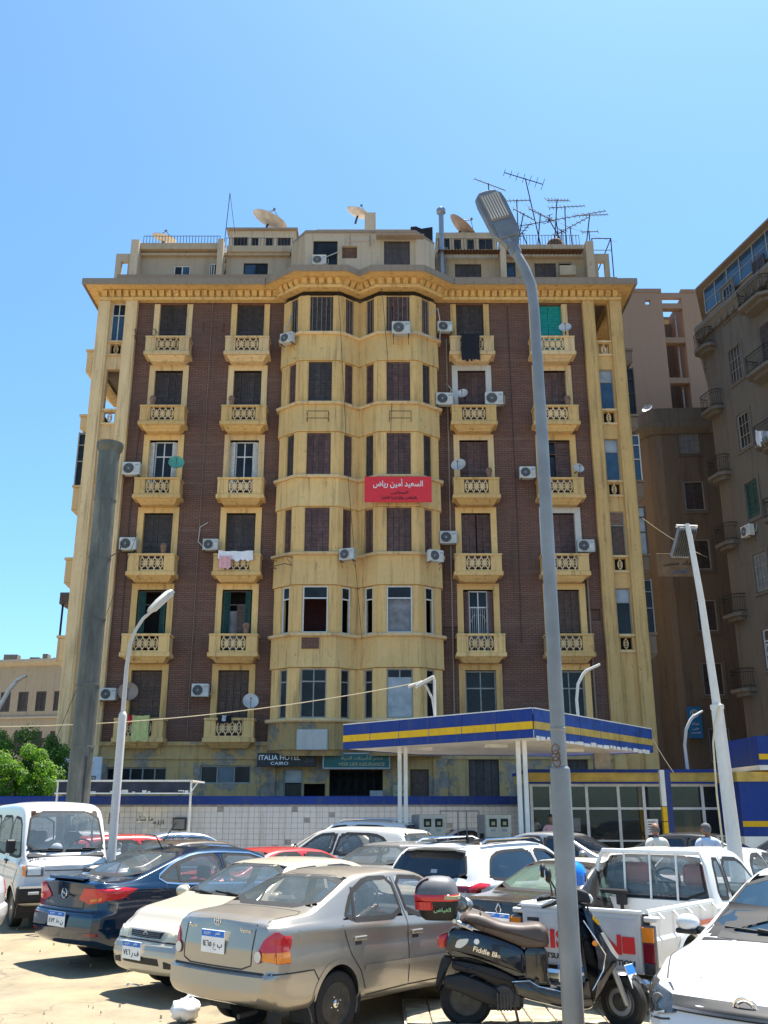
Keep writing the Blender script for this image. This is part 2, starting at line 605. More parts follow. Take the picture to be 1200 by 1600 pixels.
# ------------------------------------------------------------------ lettering
_AR = {}
for ch, code, n in (('ا', 0xFE8D, 2), ('أ', 0xFE83, 2), ('إ', 0xFE87, 2), ('ب', 0xFE8F, 4), ('ة', 0xFE93, 2), ('ت', 0xFE95, 4), ('ج', 0xFE9D, 4),
                    ('ح', 0xFEA1, 4), ('خ', 0xFEA5, 4), ('د', 0xFEA9, 2), ('ر', 0xFEAD, 2), ('ز', 0xFEAF, 2), ('س', 0xFEB1, 4), ('ش', 0xFEB5, 4),
                    ('ص', 0xFEB9, 4), ('ض', 0xFEBD, 4), ('ط', 0xFEC1, 4), ('ع', 0xFEC9, 4), ('ف', 0xFED1, 4), ('ق', 0xFED5, 4), ('ك', 0xFED9, 4),
                    ('ل', 0xFEDD, 4), ('م', 0xFEE1, 4), ('ن', 0xFEE5, 4), ('ه', 0xFEE9, 4), ('و', 0xFEED, 2), ('ى', 0xFEEF, 2), ('ي', 0xFEF1, 4)):
    _AR[ch] = (code, n)

def arabic(s):
    """joined letter forms in drawing order (right to left)"""
    out = []
    for i, ch in enumerate(s):
        if ch not in _AR:
            out.append(ch); continue
        code, n = _AR[ch]
        prev = i > 0 and s[i - 1] in _AR and _AR[s[i - 1]][1] == 4
        nxt = i + 1 < len(s) and s[i + 1] in _AR and n == 4
        out.append(chr(code + (3 if prev and nxt else 1 if prev else 2 if nxt else 0)))
    return ''.join(reversed(out))

TEXT_CACHE = {}
def lettering(text, width, height, mat, parent, loc, rot=(pi / 2, 0, 0), depth=.004, bold=0.0, name='lettering'):
    """a mesh of letters fitted into width x height, centred on loc"""
    key = (text, bold)
    if key not in TEXT_CACHE:
        cu = bpy.data.curves.new('lettering', 'FONT')
        cu.body = text
        cu.resolution_u = 3
        cu.offset = bold
        cu.extrude = .02
        ob = bpy.data.objects.new('lettering', cu)
        COL.objects.link(ob)
        dg = bpy.context.evaluated_depsgraph_get()
        me = bpy.data.meshes.new_from_object(ob.evaluated_get(dg))
        bpy.data.objects.remove(ob)
        bpy.data.curves.remove(cu)
        TEXT_CACHE[key] = me
    me = TEXT_CACHE[key].copy()
    xs = [v.co.x for v in me.vertices]; ys = [v.co.y for v in me.vertices]
    if not xs:
        return None
    x0, x1, y0, y1 = min(xs), max(xs), min(ys), max(ys)
    sx, sy = width / max(1e-6, x1 - x0), height / max(1e-6, y1 - y0)
    for v in me.vertices:
        v.co = ((v.co.x - (x0 + x1) / 2) * sx, (v.co.y - (y0 + y1) / 2) * sy, v.co.z * depth / .02)
    me.materials.clear()
    me.materials.append(mat_of(mat))
    return put(name, me, parent, loc, rot)

def polyline_offset(pts, d):
    """offset an open polyline to its right-hand side by d with mitred corners"""
    out = []
    n = len(pts)
    for i in range(n):
        ns = []
        if i > 0:
            a = Vector((pts[i][0] - pts[i - 1][0], pts[i][1] - pts[i - 1][1])).normalized(); ns.append(Vector((a.y, -a.x)))
        if i < n - 1:
            a = Vector((pts[i + 1][0] - pts[i][0], pts[i + 1][1] - pts[i][1])).normalized(); ns.append(Vector((a.y, -a.x)))
        if len(ns) == 2:
            b = (ns[0] + ns[1]).normalized()
            k = d / max(.35, b.dot(ns[0]))
        else:
            b, k = ns[0], d
        out.append((pts[i][0] + b.x * k, pts[i][1] + b.y * k))
    return out

def sweep(mb, pts, prof, closed=True):
    """sweep a profile [(out, z)] along a plan polyline"""
    rows = []
    for d, z in prof:
        o = polyline_offset(pts, d)
        rows.append([(x, y, z) for x, y in o])
    if closed:
        rows.append(rows[0])
    mb.grid(rows)
    if closed:
        n = len(prof); m = len(pts)
        mb.add([r[0] for r in rows[:-1]], [tuple(range(n))])
        mb.add([r[-1] for r in rows[:-1]], [tuple(range(n - 1, -1, -1))])
    return mb

def holed_wall(mb, x0, x1, z0, z1, holes, y=0.0, t=.3):
    """wall in the xz plane (front face at y, thickness t behind it) with rectangular openings"""
    xs = sorted({x0, x1, *[h[0] for h in holes], *[h[1] for h in holes]})
    zs = sorted({z0, z1, *[h[2] for h in holes], *[h[3] for h in holes]})
    xs = [x for x in xs if x0 <= x <= x1]; zs = [z for z in zs if z0 <= z <= z1]
    def inhole(a, b):
        return any(h[0] < a < h[1] and h[2] < b < h[3] for h in holes)
    nx, nz = len(xs), len(zs)
    vs = [(x, y, z) for z in zs for x in xs] + [(x, y + t, z) for z in zs for x in xs]
    N = nx * nz
    fs = []
    solid = {}
    for j in range(nz - 1):
        for i in range(nx - 1):
            solid[i, j] = not inhole((xs[i] + xs[i + 1]) / 2, (zs[j] + zs[j + 1]) / 2)
    for (i, j), sld in solid.items():
        if not sld: continue
        a, b, c, d = j * nx + i, j * nx + i + 1, (j + 1) * nx + i + 1, (j + 1) * nx + i
        fs += [(a, b, c, d), (a + N, d + N, c + N, b + N)]
        if not solid.get((i - 1, j)): fs.append((a, d, d + N, a + N))
        if not solid.get((i + 1, j)): fs.append((b, b + N, c + N, c))
        if not solid.get((i, j - 1)): fs.append((a, a + N, b + N, b))
        if not solid.get((i, j + 1)): fs.append((d, c, c + N, d + N))
    return mb.add(vs, fs)

def frame_xf(p0, p1):
    """local x along p0->p1 (plan), local -y outwards to the right of travel, z up; plus the length"""
    d = Vector((p1[0] - p0[0], p1[1] - p0[1], 0)); L = d.length; d.normalize()
    yv = Vector((-d.y, d.x, 0))
    m = Matrix(((d.x, yv.x, 0, p0[0]), (d.y, yv.y, 0, p0[1]), (0, 0, 1, 0), (0, 0, 0, 1)))
    return m, L
# ------------------------------------------------------------------ ground
def make_ground():
    mb = MB()
    n = 60
    xs = [-600, -200, -80, -45] + [-30 + i for i in range(61)] + [45, 80, 200, 600]
    ys = [-60, -20, 0] + [2 + i * .8 for i in range(45)] + [45, 70, 130, 300, 900]
    rnd = random.Random(3)
    rows = []
    for y in ys:
        r = []
        for x in xs:
            z = 0.0
            if 3 < y < 36 and -29 < x < 29:
                z = .018 * sin(x * 1.3 + y * .7) + .014 * sin(y * 2.1 - x * .6) + rnd.uniform(-.006, .006) - .03
            elif y >= 45 or abs(x) > 40:
                z = -.03
            r.append((x, y, z))
        rows.append(r)
    mb.grid(rows)
    o = mb.build('ground', 'dusty_ground', smooth=60)
    o['kind'] = 'structure'
    # street in front of the apartment house, behind the tiled wall
    s = MB(); s.box(-30, 30, 34.2, 40.2, -.03, .02)
    M('asphalt', (.06, .058, .055), .9, var=.3, nscale=4, bumps=.3)
    s.build('road', 'asphalt')['kind'] = 'structure'
    s = MB(); s.box(-30, 30, 40.2, 44, -.03, .15)
    s.build('pavement', 'concrete')['kind'] = 'structure'
    # loose stones and litter grit on the lot: geometry, uncountable
    g = MB()
    rnd = random.Random(11)
    for k in range(170):
        y = rnd.uniform(9.2, 19); x = rnd.uniform(-.55, .42) * y
        r = rnd.choice((.006, .008, .010, .014, .018)) * rnd.uniform(.7, 1.3)
        a = rnd.uniform(0, 6)
        pts = [(x + r * cos(a + t) * rnd.uniform(.7, 1.2), y + r * sin(a + t) * rnd.uniform(.7, 1.2), -.035) for t in (0, 1.5, 3.1, 4.6)]
        top = [(x + .5 * (p[0] - x), y + .5 * (p[1] - y), r * .8 - .015) for p in pts]
        g.add(pts + top, [(4, 5, 6, 7), (0, 1, 5, 4), (1, 2, 6, 5), (2, 3, 7, 6), (3, 0, 4, 7)])
    M('grit', (.42, .35, .24), .9, var=.5, nscale=40)
    g.build('gravel', 'grit', fix=False)['kind'] = 'stuff'
make_ground()

# paved strip under the scooter: every slab a piece
def paving():
    m = MB(); m.box(.2, 5.2, 8.9, 11.6, -.05, .012)
    M('slab', (.40, .34, .235), .9, var=.3, nscale=7, bumps=.5, vary_objects=.2)
    base = m.build('pavement', 'concrete'); base['kind'] = 'structure'
    me = MB().bbox(-.117, .117, -.117, .117, 0, .03, .008).mesh('paving_slab', 'slab')
    rnd = random.Random(4)
    for i in range(20):
        for j in range(10):
            o = put('paving_slab', me, base, (.34 + i * .245, 9.05 + j * .245, .008 + rnd.uniform(-.003, .004)), rnd.uniform(-.02, .02))
paving()

# ------------------------------------------------------------------ shared windows, balconies
CACHE = {}
def cached(key, fn):
    if key not in CACHE:
        CACHE[key] = fn()
    return CACHE[key]

def leaf_mesh(w, h, mat, pitch=.15):
    w, h = round(w, 2), round(h, 2)
    def f():
        b = MB()
        st = min(.05, w * .16)
        b.box(-w / 2 + .004, -w / 2 + st, -.045, 0, 0, h); b.box(w / 2 - st, w / 2 - .004, -.045, 0, 0, h)
        for z in (0, h * .48, h - .07):
            b.box(-w / 2 + st, w / 2 - st, -.040, -.003, z, z + .07)
        n = int((h - .1) / pitch)
        for i in range(n):
            z = .075 + i * pitch
            b.add([(-w / 2 + st, -.038, z), (w / 2 - st, -.038, z), (w / 2 - st, -.006, z + pitch * .85), (-w / 2 + st, -.006, z + pitch * .85),
                   (-w / 2 + st, -.030, z - .004), (w / 2 - st, -.030, z - .004)], [(0, 1, 2, 3), (0, 4, 5, 1)])
        b.box(-w / 2 + st, w / 2 - st, -.004, .004, .02, h - .02)
        return b.mesh('shutter', mat, fix=False)
    return cached(('leaf', w, h, mat), f)

def frame_mesh(w, h, mat, t=.055, d=.09, trans=None, mull=0, sill=False):
    w, h = round(w, 2), round(h, 2)
    def f():
        b = MB()
        b.box(-w / 2, -w / 2 + t, -d, 0, 0, h); b.box(w / 2 - t, w / 2, -d, 0, 0, h)
        b.box(-w / 2 + t, w / 2 - t, -d, 0, h - t, h); b.box(-w / 2 + t, w / 2 - t, -d, 0, 0, t)
        if trans:
            b.box(-w / 2 + t, w / 2 - t, -d + .005, -.005, trans - t / 2, trans + t / 2)
        for k in range(mull):
            x = -w / 2 + w * (k + 1) / (mull + 1)
            if trans:
                b.box(x - t * .45, x + t * .45, -d + .003, -.003, t, trans - t / 2)
                b.box(x - t * .45, x + t * .45, -d + .003, -.003, trans + t / 2, h - t)
            else:
                b.box(x - t * .45, x + t * .45, -d + .003, -.003, t, h - t)
        return b.mesh('window', mat, fix=False)
    return cached(('frame', w, h, mat, t, d, trans, mull), f)

def pane_mesh(w, h, mat):
    w, h = round(w, 2), round(h, 2)
    return cached(('pane', w, h, mat), lambda: MB().box(-w / 2, w / 2, -.006, .006, 0, h).mesh('pane', mat, fix=False))

def window(par, x, y, z, w, h, style, rz=0, mat=None, n=None, rnd=random):
    """x,y,z: bottom middle of the opening at the frame's outer face; local -y faces out"""
    R = Matrix.Rotation(rz, 4, 'Z')
    if style == 'shut':
        mat = mat or 'shutter_brown'
        o = put('window', frame_mesh(w, h, mat, .045, .06), par, (x, y, z), rz)
        n = n or (4 if w > .9 else 2)
        lw = (w - .09) / n
        gap = rnd.randrange(n) if rnd.random() < .22 and n > 2 else -1
        for i in range(n):
            lx = -w / 2 + .045 + lw * (i + .5)
            put('shutter', leaf_mesh(lw - .012, h - .09, mat), o, (lx, -.02 + rnd.uniform(-.02, .012) - (.06 if i == gap else 0), .045), rnd.uniform(-.10, .10) + (.55 if i == gap else 0))
    elif style in ('glazed', 'white', 'open'):
        fm = mat or ('window_white' if style != 'glazed' else 'window_grey')
        tr = h * .74
        mull = n if n is not None else (1 if w > .8 else 0)
        o = put('window', frame_mesh(w, h, fm, .055, .08, tr, 0 if style == 'open' else mull), par, (x, y, z), rz)
        if style == 'open':
            put('pane', pane_mesh(w - .1, h - tr - .08, 'pane_dark'), o, (0, -.04, tr + .03))
        else:
            k = mull + 1
            cw = (w - .11) / k
            for i in range(k):
                cx = -w / 2 + .055 + cw * (i + .5)
                pm = 'pane_dark'
                put('pane', pane_mesh(cw - .02, tr - .09, pm), o, (cx, -.03, .06))
                put('pane', pane_mesh(cw - .02, h - tr - .09, 'pane_dark'), o, (cx, -.03, tr + .03))
    return o

def oval_panel(w=1.1, h=.62, n=4):
    def f():
        b = MB()
        for i in range(n):
            cx = -w / 2 + w * (i + .5) / n
            pts = [(cx + .095 * cos(t), 0, h / 2 + h * .36 * sin(t)) for t in [2 * pi * k / 12 for k in range(13)]]
            b.tube(pts, .032, 5, cap=False)
            b.box(cx - .028, cx + .028, -.03, .03, 0, h * .16); b.box(cx - .028, cx + .028, -.03, .03, h * .84, h)
            b.tube([(cx + .05 * cos(t), -.01, h / 2 + .09 * sin(t)) for t in [2 * pi * k / 8 for k in range(9)]], .022, 4, cap=False)
            if i < n - 1:
                x2 = cx + w / n / 2
                b.box(x2 - .05, x2 + .05, -.028, .028, h * .36, h * .44); b.box(x2 - .05, x2 + .05, -.028, .028, h * .56, h * .64)
                b.box(x2 - .02, x2 + .02, -.026, .026, h * .2, h * .8)
        return b.mesh('balustrade_panel', 'pale_render', fix=False, smooth=40)
    return cached(('oval', w, h, n), f)

def balcony(par, x, zt, width=2.14, mat='yellow_render'):
    hw = width / 2
    def body():
        b = MB()
        b.bbox(-hw, hw, -.80, -.62, -.10, 0, .015)                       # front cap
        b.box(-hw, -hw + .2, -.62, 0, -.10, -.005); b.box(hw - .2, hw, -.62, 0, -.10, -.005)
        for s in (-1, 1):
            b.box(s * .56, s * (hw - .05), -.755, -.655, -.82, -.10)    # solid front cheeks
            b.box(s * (hw - .05), s * (hw - .16), -.655, 0, -.82, -.10)
            b.bbox(min(s * (hw - .30), s * (hw - .02)), max(s * (hw - .30), s * (hw - .02)), -.785, -.70, -.82, -.10, .015)
        b.box(-.56, .56, -.75, -.66, -.82, -.74)
        b.bbox(-hw - .03, hw + .03, -.84, 0, -1.02, -.82, .025)
        return b.mesh('balcony', mat, fix=False)
    o = put('balcony', cached(('balc', width, mat), body), par, (x, 0, zt))
    def cons():
        b = MB()
        b.add([(-hw + .12, -.76, -1.02), (hw - .12, -.76, -1.02), (hw - .12, 0, -1.02), (-hw + .12, 0, -1.02),
               (-hw + .30, -.50, -1.24), (hw - .30, -.50, -1.24), (hw - .30, 0, -1.24), (-hw + .30, 0, -1.24)],
              [(0, 1, 5, 4), (1, 2, 6, 5), (3, 0, 4, 7), (4, 5, 6, 7), (0, 3, 2, 1), (2, 3, 7, 6)])
        n = 9
        for i in range(n):
            cx = -hw + .38 + (2 * hw - .76) * i / (n - 1)
            b.add([(cx - .06, -.72, -1.03), (cx + .06, -.72, -1.03), (cx + .06, -.5, -1.03), (cx - .06, -.5, -1.03), (cx - .03, -.66, -1.13), (cx + .03, -.66, -1.13), (cx + .03, -.52, -1.20), (cx - .03, -.52, -1.20)],
                  [(0, 1, 5, 4), (1, 2, 6, 5), (3, 0, 4, 7), (4, 5, 6, 7)])
        return b.mesh('console', mat, fix=False)
    put('console', cached(('cons', width, mat), cons), o)
    put('balustrade_panel', oval_panel(1.12, .64, 4), o, (0, -.705, -.74))
    return o

# ------------------------------------------------------------------ the brick apartment house
BY = 42.0
bld = thing('apartment_building', 'tall brown brick apartment block with yellow double bay and ornate stone balconies', 'apartment building', (0, BY, 0))
ZT = {k: 20.21 + 3.62 * (k - 5) for k in range(1, 7)}        # top of balcony rail / bay sill
CX = {'A': -10.42, 'B': -6.6, 'C': 4.24, 'D': 8.12}
OW = 1.36
BAY = [(-4.9, -.4), (-3.95, -1.2), (-2.1, -1.2), (-1.18, -.45), (-.25, -1.2), (1.55, -1.2), (2.55, -.4)]
BAYX = [(-4.9, .12)] + BAY + [(2.55, .12)]
brnd = random.Random(21)

def brick_walls():
    for (x0, x1, cols, nm) in ((-12.18, -4.8, 'AB', 'brick_wall'), (2.45, 9.85, 'CD', 'brick_wall')):
        holes = []
        for c in cols:
            for k in ZT:
                holes.append((CX[c] - OW / 2, CX[c] + OW / 2, ZT[k] - .82, ZT[k] + 2.12))
        if cols == 'CD':
            holes += [(2.62, 3.3, ZT[2] - .05, ZT[2] + .45), (8.95, 9.7, 10.05, 10.6)]
        b = MB(); holed_wall(b, x0, x1, 4.75, 26.05, holes, 0, .32)
        b.build(nm, 'dark_brick', bld, fix=False)
    for q in ((2.6, 3.32, .16, .30, ZT[2] - .07, ZT[2] + .47), (8.93, 9.72, .2, .3, 10.03, 10.62)): MB().box(*q).build('niche_back', 'dark_brick', bld)
    # surrounds of the tall windows
    for c in 'ABCD':
        for k in ZT:
            mat = 'yellow_render' if k < 6 else 'pale_render'
            if (c, k) in (('C', 5), ('D', 3)): mat = 'white_frame_paint'
            elif k >= 4 or c == 'D': mat = brnd.choice(('yellow_render', 'pale_render'))
            t = .27
            top = ZT[k] + 2.12
            b = MB()
            x0, x1 = CX[c] - OW / 2, CX[c] + OW / 2
            b.box(x0 - t, x0 + .002, -.06, .2, ZT[k] - .82, top); b.box(x1 - .002, x1 + t, -.06, .2, ZT[k] - .82, top)
            if k < 6:
                b.box(x0 - t, x1 + t, -.06, .2, top, top + .28)
                b.box(x0 - t + .03, x1 + t - .03, -.10, -.06, top + .19, top + .25)
            b.build('window_surround', mat, bld, fix=False)
brick_walls()

STY = {('A', 6): ('shut', 'shutter_dark'), ('A', 5): ('shut', 'shutter_dark'), ('A', 4): ('white', None), ('A', 3): ('shut', 'shutter_dark'), ('A', 2): ('ajar', 'shutter_green'), ('A', 1): ('shut', 'wood_brown'),
       ('B', 6): ('shut', 'shutter_dark'), ('B', 5): ('shut', 'shutter_dark'), ('B', 4): ('white', None), ('B', 3): ('shut', 'shutter_dark'), ('B', 2): ('ajar', 'shutter_dark'), ('B', 1): ('shut', 'wood_brown'),
       ('C', 6): ('shut', 'shutter_dark'), ('C', 5): ('shut', 'shutter_brown'), ('C', 4): ('shut', 'shutter_brown'), ('C', 3): ('shut', 'shutter_brown'), ('C', 2): ('whitebrown', None), ('C', 1): ('glazed', None),
       ('D', 6): ('shut', 'shutter_teal'), ('D', 5): ('shut', 'shutter_brown'), ('D', 4): ('half', 'shutter_brown'), ('D', 3): ('shut', 'shutter_brown'), ('D', 2): ('shut', 'wood_brown'), ('D', 1): ('glazed', None)}
for (c, k), (st, mt) in STY.items():
    x, z0 = CX[c], ZT[k] - .80
    h = 2.9
    y = .2
    if st == 'shut':
        window(bld, x, y, z0, OW - .02, h, 'shut', mat=mt, rnd=brnd)
    elif st == 'glazed':
        window(bld, x, y, z0, OW - .02, h, 'glazed', n=1, rnd=brnd)
    elif st in ('white', 'whitebrown'):
        o = window(bld, x, y + .05, z0, .86, h, 'white', n=1, rnd=brnd)
        lm = 'shutter_white' if st == 'white' else 'shutter_brown'
        for s in (-1, 1):
            put('shutter', leaf_mesh(.3, h - .1, lm), o, (s * .56, -.12 - brnd.uniform(0, .05), .04), s * brnd.uniform(.2, .5))
        b = MB()
        for s in (-1, 1):
            b.box(s * .43, s * .68, -.02, .06, 0, h)
        b.build('side_panel', 'wood_brown' if st == 'whitebrown' else 'window_grey', o, fix=False)
        if st == 'whitebrown':
            g = MB()
            for i in range(-4, 5):
                if i: g.tube([(i * .09, -.10, .15), (i * .09, -.10, h * .72)], .009, 5)
            g.tube([(-.36, -.10, h * .5), (-.2, -.10, h * .62), (.2, -.1, h * .62), (.36, -.10, h * .5)], .009, 5)
            g.build('window_grille', 'window_white', o)
    elif st == 'ajar':
        o = put('window', frame_mesh(OW - .02, h, 'wood_brown', .05, .08, h * .78), bld, (x, y, z0))
        put('shutter', leaf_mesh(.34, h - .1, 'shutter_green'), o, (-.48, -.14, .04), .75)
        put('shutter', leaf_mesh(.34, h - .1, 'shutter_green'), o, (.5, -.14, .04), -.7)
        if c == 'B':
            put('shutter', leaf_mesh(.46, h * .76, 'wood_brown'), o, (.22, -.05, .04), .1)
            put('curtain', cached('curt', lambda: MB().box(-.2, .2, 0, .02, 0, 1.9).mesh('curtain', 'curtain_grey')), o, (-.16, .06, .1))
    elif st == 'half':
        o = put('window', frame_mesh(OW - .02, h, 'shutter_brown', .05, .08, h * .78, 1), bld, (x, y, z0))
        put('pane', pane_mesh(.55, h * .72, 'pane_dark'), o, (-.33, -.03, .06))
        put('pane', pane_mesh(1.2, h * .16, 'pane_dark'), o, (0, -.03, h * .80))
        put('shutter', leaf_mesh(.62, h * .95, 'shutter_brown'), o, (.33, -.06, .05))
        put('curtain', cached('curt2', lambda: MB().box(-.12, .12, 0, .02, 0, .5).mesh('curtain', 'cloth_white')), o, (-.36, .03, .75))
    if k == 6 and c == 'C':
        o = bld.children[-1]
        put('pane', pane_mesh(1.2, .42, 'pane_pale'), o, (0, -.085, h - .55))
for c in 'ABCD':
    for k in ZT:
        if (c, k) in (('C', 1), ('D', 1)):
            continue
        balcony(bld, CX[c] + brnd.uniform(-.02, .02), ZT[k], mat='yellow_render' if k < 6 else 'pale_render')

# ---- the double bay
FACE_WIN = [(.52, .96), (.40, 1.50), (.33, .80), (.42, .88), (.37, 1.48), (.36, .82)]
def bay():
    for k in ZT:
        zs = ZT[k] - .06
        zl = zs + (2.12 if k < 6 else 1.98)
        w = MB()
        for i in range(6):
            xf, L = frame_xf(BAY[i], BAY[i + 1])
            a, c = FACE_WIN[i]
            m = MB(xf); holed_wall(m, 0, L, zs, zl, [(a, c, zs + .02, zl - .03)], 0, .24)
            w.add(m.v, m.f)
            # flat pilaster strips beside the openings
            for (p, q) in ((a - .26, a - .04), (c + .04, c + .26)):
                if p > .02 and q < L - .02:
                    m = MB(xf); m.box(p, q, -.035, .0, zs, zl); w.add(m.v, m.f)
        for (p, q) in (((-4.9, .12), (-4.9, -.4)), ((2.55, -.4), (2.55, .12))):
            xf, L = frame_xf(p, q); m = MB(xf); m.box(0, L, 0, .2, zs, zl); w.add(m.v, m.f)
        w.build('bay_wall', 'yellow_render', bld, fix=False)
        # spandrel under the sill, with shallow vertical joints
        s = MB()
        zb = ZT[k] - 1.54 if k > 1 else ZT[1] - 1.35
        sweep(s, BAYX, [(-.15, zb), (.075, zb), (.09, zb + .03), (.075, zb + .06), (.06, zs - .15), (-.15, zs - .15)])
        for i in range(6):
            xf, L = frame_xf(BAY[i], BAY[i + 1])
            for t in ((.30, .72) if L > 1.5 else (.5,)):
                m = MB(xf); m.box(L * t - .012, L * t + .012, -.082, -.05, zb + .05, zs - .16); s.add(m.v, m.f)
        s.build('bay_spandrel', 'yellow_render' if k > 1 else 'old_render', bld, fix=False, smooth=30)
        l = MB()
        sweep(l, BAYX, [(-.15, zs - .15), (.17, zs - .15), (.21, zs - .10), (.21, zs - .03), (.17, zs), (-.15, zs)])
        l.build('bay_sill', 'pale_render', bld, fix=False)
        for i in range(6):
            a, c = FACE_WIN[i]
            xf, L = frame_xf(BAY[i], BAY[i + 1])
            d = (Vector(BAY[i + 1]) - Vector(BAY[i])).normalized()
            rz = atan2(d.y, d.x)
            p = xf @ Vector(((a + c) / 2, .12, zs + .02))
            h = zl - .03 - zs - .02
            if k >= 3:
                window(bld, p.x, p.y, p.z, c - a, h, 'shut', rz, mat=brnd.choice(('shutter_brown', 'shutter_brown', 'shutter_dark')) if k >= 4 else 'shutter_brown', rnd=brnd)
            elif k == 2:
                o = window(bld, p.x, p.y - .02, p.z, c - a, h, 'open', rz)
                if i == 4:
                    put('pane', pane_mesh(c - a - .1, h * .70, 'curtain_grey'), o, (0, .05, .06))
            else:
                o = window(bld, p.x, p.y, p.z, c - a, h, 'glazed', rz, n=1 if c - a > .8 else 0, rnd=brnd)
                if i == 4:
                    put('shutter_board', cached('brd', lambda: MB().box(-.5, .5, -.02, .02, 0, h * .8).mesh('shutter_board', 'pane_pale')), o, (0, -.07, .05))
            if k == 6:       # worn bars with pale paint
                g = MB()
                n = 5 if c - a > .8 else 3
                for q in range(n):
                    gx = -(c - a) / 2 + (c - a) * (q + .5) / n
                    g.tube([(gx, -.11, .02), (gx, -.11, h - .02)], .011, 5)
                g.build('window_grille', 'window_grey', bld, (p.x, p.y, p.z), rz)
    b = MB(); b.box(-4.2, -.1, .7, .8, 0, 26); 
    # under the bay: corbel and patched box
    c = MB()
    sweep(c, BAYX, [(-.2, 4.15), (-.12, 4.15), (.02, 4.5), (-.2, 4.5)])
    c.build('bay_corbel', 'old_render', bld, fix=False)
    c = MB(); c.bbox(-3.65, -2.35, -1.42, -1.15, 4.36, 5.2, .03)
    c.build('patched_box', 'white_frame_paint', bld)
    c = MB(); c.box(-3.55, -2.8, -1.31, -1.25, ZT[2] - .75, ZT[2] - .27)
    c.build('bare_brick_patch', 'dark_brick', bld)
bay()

# ---- interior darkness behind the openings
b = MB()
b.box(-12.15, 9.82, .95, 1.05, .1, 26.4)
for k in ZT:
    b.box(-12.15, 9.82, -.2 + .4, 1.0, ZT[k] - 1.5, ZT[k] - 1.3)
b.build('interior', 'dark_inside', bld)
b = MB(); b.box(-3.6, -2.0, .2, .3, ZT[2], ZT[2] + 2); b.build('interior_wall', 'red_inside', bld)
# storey slabs inside the bay
b = MB()
for k in ZT:
    b.prism([(-4.85, .3), (-4.85, -.35), (-3.9, -1.1), (-2.12, -1.1), (-1.18, -.35), (-.25, -1.1), (1.5, -1.1), (2.5, -.35), (2.5, .3)], ZT[k] - .55, ZT[k] - .42, 'xy')
b.build('floor_slab', 'dark_inside', bld)

# ---- corner pilaster zones
def corner(x0, x1, side):
    cw = .58
    b = MB()
    for (a, c) in ((x0, x0 + cw), (x1 - cw, x1)):
        b.bbox(a, c, -.28, .5, 0, 26.05, .03)
        b.box(a + .1, c - .1, -.31, -.27, 4.6, 25.9)
    b.build('corner_pilaster', 'pale_render' if side < 0 else 'yellow_render', bld, fix=False)
    a, c = x0 + cw - .01, x1 - cw + .01
    mid = (a + c) / 2
    holes = []
    for k in (2, 3, 4, 5, 6):
        holes.append((a + .06, c - .06, ZT[k] + .1, ZT[k] + 2.2))
        holes.append((mid - .26, mid + .26, ZT[k] - .58, ZT[k] - .04))
    w = MB(); holed_wall(w, a, c, 0, 26.05, holes, -.02, .25)
    w.box(mid - .2, mid + .2, -.05, -.02, 4.8, 8.0)
    w.build('corner_panel', 'pale_render' if side < 0 else 'yellow_render', bld, fix=False)
    for k in (2, 3, 4, 5, 6):
        l = MB(); l.box(a, c, -.10, -.02, ZT[k] + .0, ZT[k] + .1); l.box(a, c, -.10, -.02, ZT[k] - .72, ZT[k] - .62)
        l.build('sill', 'pale_render', bld, fix=False)
        put('balustrade_panel', oval_panel(.5, .54, 1), bld, (mid, .08, ZT[k] - .58))
        ww = c - a - .12
        loggia = (side < 0 and k == 5) or (side > 0 and k == 6)
        if loggia:
            continue
        o = put('window', frame_mesh(ww, 2.1, 'window_white' if side < 0 else 'window_grey', .045, .07, 1.45, 1 if side < 0 else 0), bld, (mid, .14, ZT[k] + .1))
        if side < 0:
            pm = ('pane_blue', 'pane_dark')
        else:
            pm = {5: ('pane_blue', 'pane_pale'), 4: ('pane_blue', 'pane_pale'), 3: ('wood_brown', 'terracotta'), 2: ('pane_dark', 'pane_pale')}.get(k, ('pane_dark', 'pane_dark'))
        put('pane', pane_mesh(ww - .06, 1.38, pm[0]), o, (0, -.02, .04))
        put('pane', pane_mesh(ww - .06, .58, pm[1]), o, (0, -.02, 1.48))
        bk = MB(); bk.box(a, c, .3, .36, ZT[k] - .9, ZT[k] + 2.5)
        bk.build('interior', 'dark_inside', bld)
corner(-14.1, -12.18, -1)
corner(9.8, 11.72, 1)

